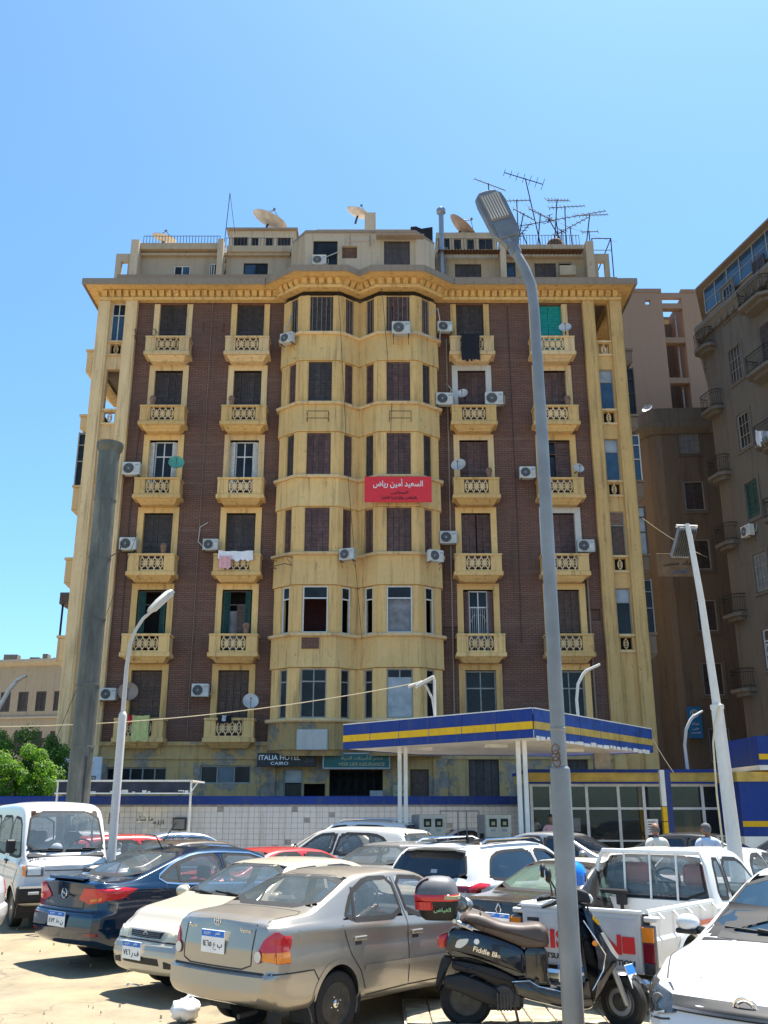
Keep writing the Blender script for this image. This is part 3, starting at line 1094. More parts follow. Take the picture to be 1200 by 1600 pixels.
def side_walls():
    b = MB()
    b.box(-14.1, -13.9, .5, 1.2, 0, 26.05)
    b.box(-14.1, -13.9, 1.2, 5.2, 0, ZT[5] + .1); b.box(-14.1, -13.9, 1.2, 5.2, ZT[5] + 2.3, 26.05)
    b.box(-14.1, -13.9, 5.2, 16, 0, 26.05)
    b.box(11.52, 11.72, .5, 1.2, 0, 26.05)
    b.box(11.52, 11.72, 1.2, 4.2, 0, ZT[6] - .1); b.box(11.52, 11.72, 4.2, 16, 0, 26.05)
    b.build('side_wall', 'pale_render', bld, fix=False)
    b = MB()                     # loggia floors, ceilings and back
    b.box(-13.9, -12.2, .3, 5.2, ZT[5] - .9, ZT[5] - .7); b.box(-13.9, -12.2, .3, 5.2, ZT[5] + 2.4, ZT[5] + 2.5)
    b.box(9.9, 11.5, .3, 4.2, ZT[6] - .9, ZT[6] - .7); b.box(-12.25, -12.15, .3, 16, 0, 26.05); b.box(9.82, 9.9, .3, 16, 0, 26.05)
    b.build('loggia', 'cornice_render', bld, fix=False)
    # enclosed balconies down the two side fronts
    def stack(x0, x1, items, y0, y1, sgn):
        for (z0, z1, kind) in items:
            m = MB()
            if kind == 'base':
                h = z1 - z0
                m.bbox(x0, x1, y0, y1, z0 + h * .35, z1 - .12, .03)
                m.box(min(x0, x1 + (0 if sgn > 0 else 0)) - .05, max(x0, x1) + .05, y0 - .05, y1, z1 - .12, z1)
                xa, xb = (x0, x1) if sgn > 0 else (x1, x0)
                xi = xa + (xb - xa) * .35
                m.add([(xa, y0, z0 + h * .35), (xb, y0, z0 + h * .35), (xb, y1, z0 + h * .35), (xa, y1, z0 + h * .35), (xa, y0 + .3, z0), (xi, y0 + .3, z0), (xi, y1, z0), (xa, y1, z0)],
                      [(0, 1, 5, 4), (1, 2, 6, 5), (4, 5, 6, 7), (0, 4, 7, 3)])
                m.build('side_balcony', 'pale_render' if sgn < 0 else 'cornice_render', bld, fix=False)
            else:
                fm = {'glass': 'window_grey', 'dark': 'shutter_dark', 'wood': 'wood_brown', 'pale': 'window_white'}[kind]
                pmn = {'glass': 'pane_dark', 'dark': 'pane_dark', 'wood': 'pane_pale', 'pale': 'pane_blue'}[kind]
                m.m(0)
                hz = (z1 - z0)
                for (a, c) in ((x0, x0 + .06), (x1 - .06, x1), ((x0 + x1) / 2 - .02, (x0 + x1) / 2 + .02)):
                    m.box(a, c, y0, y0 + .06, z0, z1)
                for t in (0, .45, .75, .96):
                    m.box(x0 + .06, x1 - .06, y0 + .01, y0 + .05, z0 + hz * t, z0 + hz * t + .05)
                xe = x1 - .06 if sgn > 0 else x0
                m.box(xe, xe + .06, y0 + .06, y1, z0, z0 + .05)
                for yy in (y0 + 1.2, y1 - .06):
                    m.box(x1 - .06 if sgn > 0 else x0, x1 if sgn > 0 else x0 + .06, yy, yy + .06, z0, z1)
                o = m.build('window', fm, bld, fix=False)
                g = MB(); g.box(x0 + .03, x1 - .03, y0 + .07, y1 - .07, z0 + .01, z1 - .01)
                g.build('pane', pmn, o, fix=False)
    stack(-15.2, -14.1, [(22.6, 24.5, 'base'), (19.75, 20.9, 'base'), (17.1, 19.95, 'glass'), (15.2, 17.15, 'base'), (11.6, 13.5, 'base'), (7.9, 9.75, 'base')], 2, 5, -1)
    m = MB(); m.box(-15.3, -14.1, 2, 5, 11.25, 11.8); m.build('awning', 'wood_brown', bld)
    m = MB()
    for y in (2.1, 4.8): m.tube([(-15.15, y, 9.7), (-15.15, y, 11.3)], .05, 6)
    m.build('awning_post', 'iron_black', bld)
    stack(11.72, 12.55, [(23.2, 24.3, 'base'), (20.6, 23.25, 'dark'), (19.6, 20.7, 'base'), (17.2, 19.65, 'pale'), (15.9, 17.25, 'base'), (13.5, 15.95, 'wood'), (12.3, 13.55, 'base'), (9.75, 12.35, 'glass'), (8.3, 9.8, 'base')], 1.5, 4.5, 1)
side_walls()

# ---- cornice
def cornice():
    line = [(-13.75, 12), (-13.75, 0)] + [(x, y + .05) for x, y in BAY] + [(11.37, 0), (11.37, 12)]
    line = [(-13.75, 12), (-13.75, 0), (-4.98, 0)] + BAY + [(2.63, 0), (11.37, 0), (11.37, 12)]
    b = MB()
    sweep(b, line, [(-.1, 26.05), (.32, 26.05), (.36, 26.10), (.36, 26.18), (.20, 26.22), (.24, 26.50), (.42, 26.56), (.9, 26.58), (-.1, 26.62)])
    b.build('cornice', 'yellow_render', bld, fix=False, smooth=30)
    l = MB()
    sweep(l, line, [(-.6, 26.58), (.92, 26.58), (.98, 26.50), (1.02, 26.54), (1.02, 26.84), (.86, 26.90), (-.6, 26.92)])
    l.build('cornice_lip', 'cornice_render', bld, fix=False)
    t = MB()        # the run of small scalloped blocks
    o = polyline_offset(line, .24)
    for i in range(len(o) - 1):
        p, q = Vector(o[i]), Vector(o[i + 1])
        L = (q - p).length
        if L < .1: continue
        n = max(2, int(L / .34))
        d = (q - p) / L
        nn = Vector((d.y, -d.x))
        for j in range(n):
            c = p + d * (L * (j + .5) / n)
            m = Matrix(((d.x, -nn.x, 0, c.x), (d.y, -nn.y, 0, c.y), (0, 0, 1, 0), (0, 0, 0, 1)))
            x = MB(m)
            x.add([(-.11, -.02, 26.22), (.11, -.02, 26.22), (.11, .08, 26.22), (-.11, .08, 26.22), (-.12, -.17, 26.36), (.12, -.17, 26.36), (-.12, -.21, 26.52), (.12, -.21, 26.52), (.12, .08, 26.54), (-.12, .08, 26.54)],
                  [(0, 3, 2, 1), (0, 1, 5, 4), (4, 5, 7, 6), (6, 7, 8, 9), (0, 4, 6, 9, 3), (1, 2, 8, 7, 5)])
            t.add(x.v, x.f)
    oo = t.build('cornice_block', 'yellow_render', bld, fix=False)
    oo['kind'] = 'stuff'
    r = MB(); r.box(-13.7, 11.3, -.2, 15.9, 26.6, 26.8); r.box(-4.6, 2.3, -1.2, -.2, 26.6, 26.8)
    r.build('roof', 'cornice_render', bld)
cornice()

# ---- ground floor
def ground_floor():
    holes = [(-7.83, -5.66, 3.05, 3.80), (-11.84, -9.25, 3.08, 3.72), (-4.27, -3.45, 2.3, 3.65), (-2.32, -.05, .05, 3.62), (1.11, 1.91, .05, 3.64), (3.6, 4.9, .05, 4.15), (-3.4, -2.5, 1.2, 3.05), (7.8, 8.7, 2.8, 4.05)]
    b = MB(); holed_wall(b, -12.2, 9.85, 0, 4.75, holes, -.12, .3)
    b.box(-12.2, 9.85, -.2, -.12, 4.05, 4.2); b.box(-12.2, 9.85, -.24, -.12, 4.62, 4.78)
    b.build('ground_floor_wall', 'old_render', bld, fix=False)
    for (x0, x1, z0, z1, st, n) in ((-7.83, -5.66, 3.05, 3.80, 'g', 2), (-11.84, -9.25, 3.08, 3.72, 'g', 4), (-4.27, -3.45, 2.3, 3.65, 'half', 0), (1.11, 1.91, .05, 3.64, 'door', 0), (3.6, 4.9, .05, 4.15, 'gate', 0), (-3.4, -2.5, 1.2, 3.05, 'dark', 0), (7.8, 8.7, 2.8, 4.05, 'gate', 0)):
        w, h, x = x1 - x0, z1 - z0, (x0 + x1) / 2
        if st == 'g':
            o = put('window', frame_mesh(w, h, 'window_grey', .06, .08, None, n), bld, (x, .05, z0))
            for i in range(n + 1):
                cw = (w - .12) / (n + 1)
                put('pane', pane_mesh(cw - .03, h - .12, brnd.choice(('pane_dark', 'pane_dark', 'pane_blue'))), o, (-w / 2 + .06 + cw * (i + .5), -.03, .06))
        elif st == 'half':
            o = put('window', frame_mesh(w, h, 'window_grey', .06, .08, h * .6), bld, (x, .05, z0))
            put('pane', pane_mesh(w - .1, h * .34, 'pane_pale'), o, (0, -.03, h * .62))
            put('pane', pane_mesh(w - .1, h * .5, 'pane_dark'), o, (0, -.03, .06))
        elif st == 'door':
            o = put('door', MB().box(-w / 2, w / 2, -.03, .03, 0, h).box(-w / 2 + .1, w / 2 - .1, -.05, -.03, .3, h * .45).box(-w / 2 + .1, w / 2 - .1, -.05, -.03, h * .5, h - .2).mesh('door', 'wood_brown'), bld, (x, .06, z0))
        elif st == 'gate':
            o = put('gate', MB().box(-w / 2, w / 2, -.02, .02, 0, h).mesh('gate', 'shutter_dark'), bld, (x, .08, z0))
            for i in range(4):
                g = MB(); cx = -w / 2 + w * (i + .5) / 4
                g.box(cx - w / 8 + .02, cx + w / 8 - .02, -.05, -.02, .08, h - .08)
                g.build('gate_panel', 'shutter_dark', o)
    # metal street door under the green sign
    d = MB()
    for i in range(7):
        x = -1.1 + i * .367
        d.tube([(x, 0, 0), (x, 0, 3.5)], .022, 6)
    for z in (.1, 1.2, 2.4, 2.5, 3.48):
        d.box(-1.13, 1.13, -.025, .025, z, z + .05)
    for i in range(6):
        x = -.92 + i * .367
        d.tube([(x + .13 * cos(t), 0, 2.95 + .3 * sin(t)) for t in [2 * pi * k / 10 for k in range(11)]], .014, 5, cap=False)
    d.build('door', 'iron_black', bld, (-1.18, .05, .05))
    for x in (-4.9, 2.4):
        MB().box(x - .3, x + .3, -.26, -.1, 0, 4.1).build('ground_pier', 'old_render', bld)
    # plaster ledge pieces and pipes down the front
    for x, y, z, r in ((9.2, -.1, 13, .04), (3.05, -.1, 24, .035), (-8.5, -.06, 26, .018)):
        MB().tube([(x, y, 4.9), (x, y, z)], r, 6).build('drain_pipe', 'cornice_render', bld)
    for p, r in (([(-11.7, -.06, 9), (-11.75, -.06, 15), (-11.6, -.06, 20)], .018),
                 ([(6.1, -.06, 9), (6.15, -.06, 15), (6.1, -.06, 25.8)], .014),
                 ([(.2, -1.33, 14.5), (.35, -1.35, 20), (-.1, -1.45, 26)], .012),
                 ([(-.95, -1.2, 9), (-1.6, -1.4, 16), (-2.2, -1.5, 26)], .012),
                 ([(2.7, -.2, 9), (2.8, -.3, 17), (3.2, -.3, 24)], .014)):
        MB().tube(p, r, 5).build('wire', 'cable_dark', bld)
ground_floor()

# ---- roof storey
def roof():
    def wall(x0, x1, y0, y1, z0, z1, mat, holes=(), name='penthouse_wall'):
        b = MB()
        holed_wall(b, x0, x1, z0, z1, holes, y0, .2)
        b.box(x0, x0 + .2, y0 + .2, y1, z0, z1); b.box(x1 - .2, x1, y0 + .2, y1, z0, z1)
        b.box(x0 + .2, x1 - .2, y0 + .2, y1, z1 - .15, z1 - .01)
        return b.build(name, mat, bld, fix=False)
    def rwin(x0, x1, z0, z1, y, style='dark', n=1, fm='shutter_dark'):
        w, h, x = x1 - x0, z1 - z0, (x0 + x1) / 2
        o = put('window', frame_mesh(w, h, fm, .05, .06, None, n), bld, (x, y + .1, z0))
        k = n + 1
        for i in range(k):
            cw = (w - .1) / k
            pm = {'dark': 'pane_dark', 'blue': brnd.choice(('pane_blue', 'pane_dark')), 'shut': 'shutter_dark'}[style]
            put('pane', pane_mesh(cw - .02, h - .1, pm), o, (-w / 2 + .05 + cw * (i + .5), -.02, .05))
    Z0 = 26.8
    wall(-12.7, -8.4, 1.5, 8, Z0, 29.85, 'cream_render', [(-10.95, -10.1, 28.35, 29.1), (-9.12, -8.62, 28.4, 29.25)])
    rwin(-10.95, -10.1, 28.35, 29.1, 1.5, 'blue', 1, 'window_white'); rwin(-9.12, -8.62, 28.4, 29.25, 1.5, 'dark', 3, 'window_white')
    wall(-8.25, -4.85, 1.5, 8, Z0, 29.75, 'cream_render', [(-7.32, -6.06, 28.3, 29.25)])
    rwin(-7.32, -6.06, 28.3, 29.25, 1.5, 'blue', 1, 'iron_black')
    s = MB(); s.box(-12.85, -8.35, 1.1, 8, 29.85, 30.2); s.box(-8.2, -4.75, 1.2, 8, 29.75, 30.1); s.box(-12.7, -4.9, 1.3, 1.5, 29.6, 29.75)
    s.build('roof_slab', 'roof_render', bld)
    for (x0, x1, zz) in ((-13.1, -12.7, 30.25), (-8.62, -8.33, 30.3), (10.45, 10.85, 30.15), (6.0, 6.3, 30.4)):
        MB().prism([(.85, Z0), (1.6, Z0), (1.6, zz - .2), (1.2, zz), (.85, zz)], x0, x1, 'yz').build('roof_fin', 'roof_render', bld)
    for (x0, x1) in ((-14.0, -13.1), (10.85, 11.75)):
        f = MB(); holed_wall(f, x0, x1, Z0, 29.75, [(x0 + .3, x1 - .25, 28.2, 29.3)], 1.4, .25)
        f.build('roof_frame', 'roof_render', bld, fix=False)
    wall(-8.45, -4.8, 3, 8, 30.2, 32.2, 'roof_render', [(-8.2, -7.43, 31.0, 31.83), (-7.2, -6.83, 31.05, 31.8), (-6.45, -6.06, 31.05, 31.78), (-5.8, -5.08, 30.95, 31.8)])
    for q in ((-8.2, -7.43, 31.0, 31.83), (-7.2, -6.83, 31.05, 31.8), (-6.45, -6.06, 31.05, 31.78), (-5.8, -5.08, 30.95, 31.8)):
        rwin(*q, 3, 'dark', 1 if q[1] - q[0] < .6 else 3)
    s = MB(); s.box(-8.6, -4.7, 2.85, 8, 32.2, 32.32); s.build('roof_slab', 'cornice_render', bld)
    # over the bay
    poly = [(-4.75, .6), (-3.95, -.45), (-.2, -.45), (1.6, -.45), (2.6, .6)]
    for i in range(4):
        xf, L = frame_xf(poly[i], poly[i + 1])
        m = MB(xf)
        hs = []
        if i == 1: hs = [(.4, 1.62, 27.55, 29.3), (1.85, 2.6, 28.3, 29.0)]
        if i == 2: hs = [(.2, 1.5, 27.8, 29.3)]
        holed_wall(m, 0, L, Z0, 29.75, hs, 0, .2)
        w = MB(); w.add(m.v, m.f); w.build('penthouse_wall', 'roof_render', bld, fix=False)
    rwin(-3.55, -2.33, 27.55, 29.3, -.45, 'blue', 1, 'iron_black')
    rwin(0.0, 1.3, 27.8, 29.3, -.45, 'shut', 2)
    s = MB(); s.box(-2.1, -1.35, -.3, -.26, 28.3, 29.0); s.build('bare_brick_patch', 'dark_brick', bld)
    s = MB(); s.prism([(-4.75, .6), (-3.95, -.5), (1.6, -.5), (2.6, .6), (2.6, 4), (-4.75, 4)], 29.75, 29.9, 'xy'); s.box(-.4, 2.0, -.9, -.5, 29.35, 29.42)
    s.build('roof_slab', 'cornice_render', bld)
    wall(-3.7, 1.45, 3, 8, 29.9, 32.3, 'roof_render', [(-3.3, -2.2, 31.6, 31.95), (-1.8, -1.3, 31.65, 31.95), (-.2, .3, 31.65, 31.95), (.6, 1.2, 31.6, 31.95)])
    s = MB(); s.box(-3.4, 1.3, 3.25, 3.3, 31.4, 32.1); s.build('interior', 'dark_inside', bld)
    s = MB(); s.box(-1.05, -.45, 2.6, 3.0, 29.9, 33.1); s.build('chimney', 'roof_render', bld)
    t = MB(); t.grid([[(1.45 + .3 * i, 2.9 - .1 * sin(i * 1.7), z + .06 * sin(i * 2.1 + z)) for i in range(5)] for z in (31.3, 31.7, 32.1, 32.35)])
    t.build('tarpaulin', 'cloth_black', bld, fix=False)
    # right part
    wall(2.75, 6.1, 1.5, 8, Z0, 29.5, 'roof_render', [(3.7, 5.07, 27.6, 29.2)]); rwin(3.7, 5.07, 27.6, 29.2, 1.5, 'shut', 3)
    wall(6.3, 10.45, 1.5, 8, Z0, 29.5, 'roof_render', [(7.85, 8.97, 27.6, 29.25), (6.3 + .1, 6.86, 27.9, 29.3), (9.1, 9.8, 28.75, 29.3)])
    rwin(7.85, 8.97, 27.6, 29.25, 1.5, 'shut', 3); rwin(6.4, 6.86, 27.9, 29.3, 1.5, 'blue', 0); rwin(9.1, 9.8, 28.75, 29.3, 1.5, 'dark', 0, 'window_grey')
    s = MB(); s.box(6.2, 10.5, 1.4, 8, 30.05, 30.3); s.box(2.7, 6.15, 1.7, 8, 30.0, 30.2); s.box(6.3, 10.45, 1.6, 1.8, 29.5, 30.05); s.box(2.75, 6.1, 1.8, 2, 29.5, 30.05)
    s.build('roof_slab', 'roof_render', bld)
    c = MB()          # corrugated sheet lean-to
    for (x0, x1) in ((2.8, 6.0), (6.4, 10.3)):
        n = 40
        c.grid([[(x0 + (x1 - x0) * i / n, y, 29.75 - (1.5 - y) * .28 + (.05 if i % 2 else 0)) for i in range(n + 1)] for y in (1.5, .7)])
    c.build('corrugated_roof', 'rust', bld, fix=False)
    s = MB(); s.box(9.05, 9.85, .9, 1.35, 28.2, 28.75); s.build('window_ledge', 'roof_render', bld)
    wall(2.85, 6.15, 3, 8, 30.2, 32.1, 'roof_render', [(2.95, 3.58, 30.9, 31.75), (3.8, 4.18, 30.95, 31.68), (4.53, 4.91, 30.95, 31.68), (5.15, 5.92, 30.9, 31.72)])
    for q in ((2.95, 3.58, 30.9, 31.75), (3.8, 4.18, 30.95, 31.68), (4.53, 4.91, 30.95, 31.68), (5.15, 5.92, 30.9, 31.72)):
        rwin(*q, 3, 'dark', 1 if q[1] - q[0] > .6 else 0)
    # roof-edge parapets and railings
    for (x0, x1, zz) in ((-13.3, -4.9, 27.45), (2.7, 11.6, 27.3)): MB().box(x0, x1, -.35, -.1, 26.8, zz).build('roof_parapet', 'cornice_render', bld)
    r = MB()
    for (x0, x1, y, z0, z1) in ((-12.6, -8.6, 1.3, 30.2, 30.75), (-8.3, -4.8, 1.4, 30.1, 30.7), (6.4, 10.3, 1.6, 30.3, 31.0), (2.8, 6.0, 1.9, 30.2, 31.0)):
        n = int((x1 - x0) / .16)
        for i in range(n + 1):
            x = x0 + (x1 - x0) * i / n
            r.tube([(x, y, z0), (x, y, z1)], .014, 4)
        r.tube([(x0, y, z1), (x1, y, z1)], .02, 4); r.tube([(x0, y, z0 + .12), (x1, y, z0 + .12)], .016, 4)
    for (x, y) in ((10.9, 1.3), (11.9, 1.3), (11.9, 5)):
        r.tube([(x, y, 27), (x, y, 30.6)], .03, 5)
    r.tube([(10.9, 1.3, 30.6), (11.9, 1.3, 30.6), (11.9, 5, 30.6)], .03, 5); r.tube([(10.9, 1.3, 29.9), (11.9, 1.3, 29.9)], .02, 5)
    r.build('roof_railing', 'iron_black', bld)
    p = MB(); p.lathe([(.13, 27), (.13, 31.9), (.24, 31.95), (.24, 32.15), (.16, 32.2), (.05, 32.3)], 12, c=(3.0, 1.0, 0))
    p.build('flue_pipe', 'metal_grey', bld, smooth=40)
    p = MB()
    for i in range(10):
        x = 3.0 + brnd.uniform(-.5, .6)
        p.tube([(x, .9, 27.1), (x + brnd.uniform(-.2, .2), 1.0, 28.5), (x + brnd.uniform(-.4, .4), 1.2, 30)], .018, 4)
    p.build('pipe_bundle', 'metal_grey', bld)
    w = MB(); w.lathe([(.0, 0), (.5, 0), (.52, .25), (.52, .8), (.44, .95), (.0, 1.0)], 16)
    wt = w.build('water_tank', 'rust', None, (9.15, BY + 2.2, 30.3), smooth=40); wt.scale = (.85, .85, .72)
    tag(wt, 'small round terracotta coloured water tank on the roof beside the aerials', 'water tank')
roof()
for pts in ([(2.2, -.95, 24.9), (2.62, -.8, 25.3), (2.75, -.5, 24.6), (2.7, -.6, 23.7), (1.9, -1.35, 23.55), (1.2, -1.55, 23.6)], [(-4.5, -.75, 25.0), (-4.62, -.8, 24.6), (-4.7, -.95, 23.9)],
            [(-8.1, -.12, 14.6), (-8.45, -.1, 14.4), (-8.5, -.1, 13.7), (-8.2, -.15, 13.4)], [(3.0, -.1, 21.6), (3.25, -.12, 21.3), (3.1, -.14, 20.9)], [(-3.0, -.5, 28.3), (-2.3, -.55, 28.6), (-2.1, -.5, 29.0)]):
    MB().tube(pts, .028, 6).build('hose', 'ac_white', bld, smooth=60)
for c, k, x in (('A', 3, .5), ('B', 5, -.6), ('C', 4, .6), ('D', 5, .55), ('B', 2, .55), ('A', 5, -.5)):          # plant pots and boxes left on balconies
    MB().lathe([(.09, 0), (.13, .22), (.14, .24), (.11, .24)], 10, c=(CX[c] + x, -.7, ZT[k])).ball((CX[c] + x, -.7, ZT[k] + .34), .17, 8).build('flower_pot', ['terracotta', 'terracotta'], bld)
# ------------------------------------------------------------------ neighbouring buildings
def block_window(par, xf, a, z, w, h, style='glass', fm='window_grey', pane='pane_dark', n=1, depth=.1):
    """window on a wall with frame xf (local x along the wall, -y out); its surround stands proud"""
    p = xf @ Vector((a, -.0, z))
    rz = atan2(xf[1][0], xf[0][0])
    if style == 'shut':
        o = put('window', frame_mesh(w, h, fm, .06, .07), par, p, rz)
        lw = (w - .12) / 2
        for i in (0, 1):
            put('shutter', leaf_mesh(lw, h - .12, pane, .14), o, (-w / 2 + .06 + lw * (i + .5), -.02, .06), brnd.uniform(-.08, .08))
    elif style == 'bars':
        o = put('window', frame_mesh(w, h, fm, .05, .08), par, p, rz)
        put('pane', pane_mesh(w - .08, h - .08, pane), o, (0, -.02, .04))
        g = MB()
        for i in range(4):
            g.box(-w / 2 + w * (i + .5) / 4 - .012, -w / 2 + w * (i + .5) / 4 + .012, -.1, -.08, 0, h)
        for t in (.33, .66):
            g.box(-w / 2, w / 2, -.115, -.1, h * t, h * t + .025)
        g.build('window_grille', 'window_grey', o, fix=False)
    else:
        o = put('window', frame_mesh(w, h, fm, .06, .08, h * .7, n), par, p, rz)
        for i in range(n + 1):
            cw = (w - .12) / (n + 1)
            put('pane', pane_mesh(cw - .02, h * .7 - .1, pane), o, (-w / 2 + .06 + cw * (i + .5), -.03, .06))
            put('pane', pane_mesh(cw - .02, h * .3 - .1, pane), o, (-w / 2 + .06 + cw * (i + .5), -.03, h * .7 + .04))
    return o

def iron_balcony(par, xf, a, z, w, d=.9, mat='brown_render', rail='iron_black', plant=False):
    p = xf @ Vector((a, 0, z)); rz = atan2(xf[1][0], xf[0][0])
    b = MB()
    b.prism([(-w / 2, 0), (w / 2, 0), (w / 2, -d * .6), (w / 2 - .3, -d), (-w / 2 + .3, -d), (-w / 2, -d * .6)], -.16, 0, 'xy')
    b.prism([(-w / 2 + .2, 0), (w / 2 - .2, 0), (w / 2 - .2, -d * .4), (w / 2 - .45, -d * .7), (-w / 2 + .45, -d * .7), (-w / 2 + .2, -d * .4)], -.34, -.16, 'xy')
    o = b.build('balcony', mat, par, p, rz)
    path = [(-w / 2 + .04, 0), (-w / 2 + .04, -d * .6), (-w / 2 + .32, -d + .05), (w / 2 - .32, -d + .05), (w / 2 - .04, -d * .6), (w / 2 - .04, 0)]
    r = MB()
    for i in range(len(path) - 1):
        p0, p1 = Vector(path[i]), Vector(path[i + 1])
        n = max(2, int((p1 - p0).length / .11))
        for j in range(n):
            q = p0.lerp(p1, j / n)
            r.tube([(q.x, q.y, 0), (q.x, q.y, .9)], .010, 4, cap=False)
    r.tube([(x, y, .9) for x, y in path], .022, 5); r.tube([(x, y, .1) for x, y in path], .015, 4); r.tube([(x, y, .74) for x, y in path], .012, 4)
    r.build('balcony_railing', rail, o)
    return o

def wall_run(par, name, pts, z0, z1, mat, holes={}, t=.3):
    for i in range(len(pts) - 1):
        xf, L = frame_xf(pts[i], pts[i + 1])
        m = MB(xf); holed_wall(m, 0, L, z0, z1, holes.get(i, []), 0, t)
        w = MB(); w.add(m.v, m.f); w.build(name, mat, par, fix=False)

# --- dark brown block at the right edge
rb = thing('apartment_building', 'dark brown rendered apartment block with iron balconies at the right edge', 'apartment building', (17.0, 45, 0))
RP = [(3.6, 9.0), (.0, .6), (.25, -.5), (1.75, -7.2), (4.6, -13.5)]        # travelling so that the street side is to the right
def right_block():
    runs = [RP[k] for k in range(len(RP))]
    FL = [4.6 + 3.55 * i for i in range(7)]
    holes = {2: [(1.0, 2.0, z, z + 1.75) for z in FL] + [(3.6, 4.6, z - .75, z + 1.75) for z in FL]}
    wall_run(rb, 'wall', runs, 0, 26.6, 'brown_render', holes)
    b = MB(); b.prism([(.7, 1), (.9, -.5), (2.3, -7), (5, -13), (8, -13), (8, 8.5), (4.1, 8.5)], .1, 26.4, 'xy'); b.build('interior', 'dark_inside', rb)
    xf, L = frame_xf(RP[2], RP[3])
    kinds = [('glass', 'window_white', 'pane_pale'), ('glass', 'window_white', 'wood_brown'), ('shut', 'window_grey', 'shutter_white'), ('bars', 'window_grey', 'pane_dark'), ('shut', 'shutter_green', 'shutter_green'), ('bars', 'window_grey', 'pane_dark'), ('bars', 'shutter_dark', 'shutter_dark')]
    kinds = [('shut', 'window_white', 'shutter_white'), ('glass', 'window_white', 'wood_brown'), ('bars', 'window_grey', 'curtain_grey'), ('shut', 'shutter_green', 'shutter_green'), ('bars', 'window_grey', 'pane_dark'), ('bars', 'shutter_dark', 'shutter_dark'), ('bars', 'window_grey', 'pane_dark')]
    for k, z in enumerate(FL):
        st, fm, pn = kinds[k]
        block_window(rb, Matrix(xf) @ Matrix.Translation((0, .1, 0)), 1.5, z, 1.0, 1.75, st, fm, pn, 1)
        s = MB(xf); s.box(.85, .98, -.05, 0, z - .1, z + 1.9); s.box(2.02, 2.15, -.05, 0, z - .1, z + 1.9); s.box(.85, 2.15, -.07, 0, z - .2, z - .1); s.box(.98, 2.02, -.05, 0, z + 1.77, z + 1.9)
        w = MB(); w.add(s.v, s.f); w.build('window_surround', 'brown_render', rb, fix=False)
        block_window(rb, Matrix(xf) @ Matrix.Translation((0, .1, 0)), 4.1, z - .75, 1.0, 2.5, 'shut', 'shutter_dark', 'shutter_green' if k in (3, 4) else 'shutter_dark')
        iron_balcony(rb, xf, 4.2, z - .75, 2.2)
    xg, _ = frame_xf(RP[1], RP[2])
    for k, z in enumerate(FL):
        iron_balcony(rb, xg, .45, z - .75, 1.5, .6)
    c = MB()
    sweep(c, RP, [(-.2, 25.9), (.1, 25.9), (.16, 26.05), (.32, 26.3), (.38, 26.35), (.38, 26.6), (-.2, 26.7)])
    for (i, n) in ((1, 2), (2, 12), (3, 10), (0, 14)):
        x2, L2 = frame_xf(RP[i], RP[i + 1])
        for j in range(n):
            a = L2 * (j + .5) / n
            m = MB(x2); m.box(a - .12, a + .12, -.24, -.1, 25.88, 26.12); c.add(m.v, m.f)
    c.build('cornice', 'brown_render', rb, fix=False)
    po = polyline_offset(RP, -.35)
    wall_run(rb, 'parapet', po, 26.6, 27.4, 'pink_render')
    po = polyline_offset(RP, -.30)
    for i in range(len(po) - 1):           # glazed roof room
        x2, L2 = frame_xf(po[i], po[i + 1])
        n = max(1, int(L2 / 1.05))
        for j in range(n):
            a0, a1 = L2 * j / n, L2 * (j + 1) / n
            m = MB(x2)
            m.box(a0, a0 + .06, -.03, .05, 27.4, 28.9); m.box(a0 + .06, a1, -.03, .05, 27.4, 27.46); m.box(a0 + .06, a1, -.03, .05, 28.82, 28.9); m.box(a0 + .06, a1, -.02, .04, 28.1, 28.14)
            w = MB(); w.add(m.v, m.f); o = w.build('window', 'window_grey', rb, fix=False)
            m = MB(x2); m.box(a0 + .06, a1, .005, .015, 27.46, 28.82)
            w = MB(); w.add(m.v, m.f); w.build('pane', 'pane_blue', o, fix=False)
    r = MB(); r.prism([(x, y) for x, y in polyline_offset(RP, .1)] + [(9, -13), (9, 9)], 28.9, 29.0, 'xy'); r.build('roof', 'cornice_render', rb)
right_block()

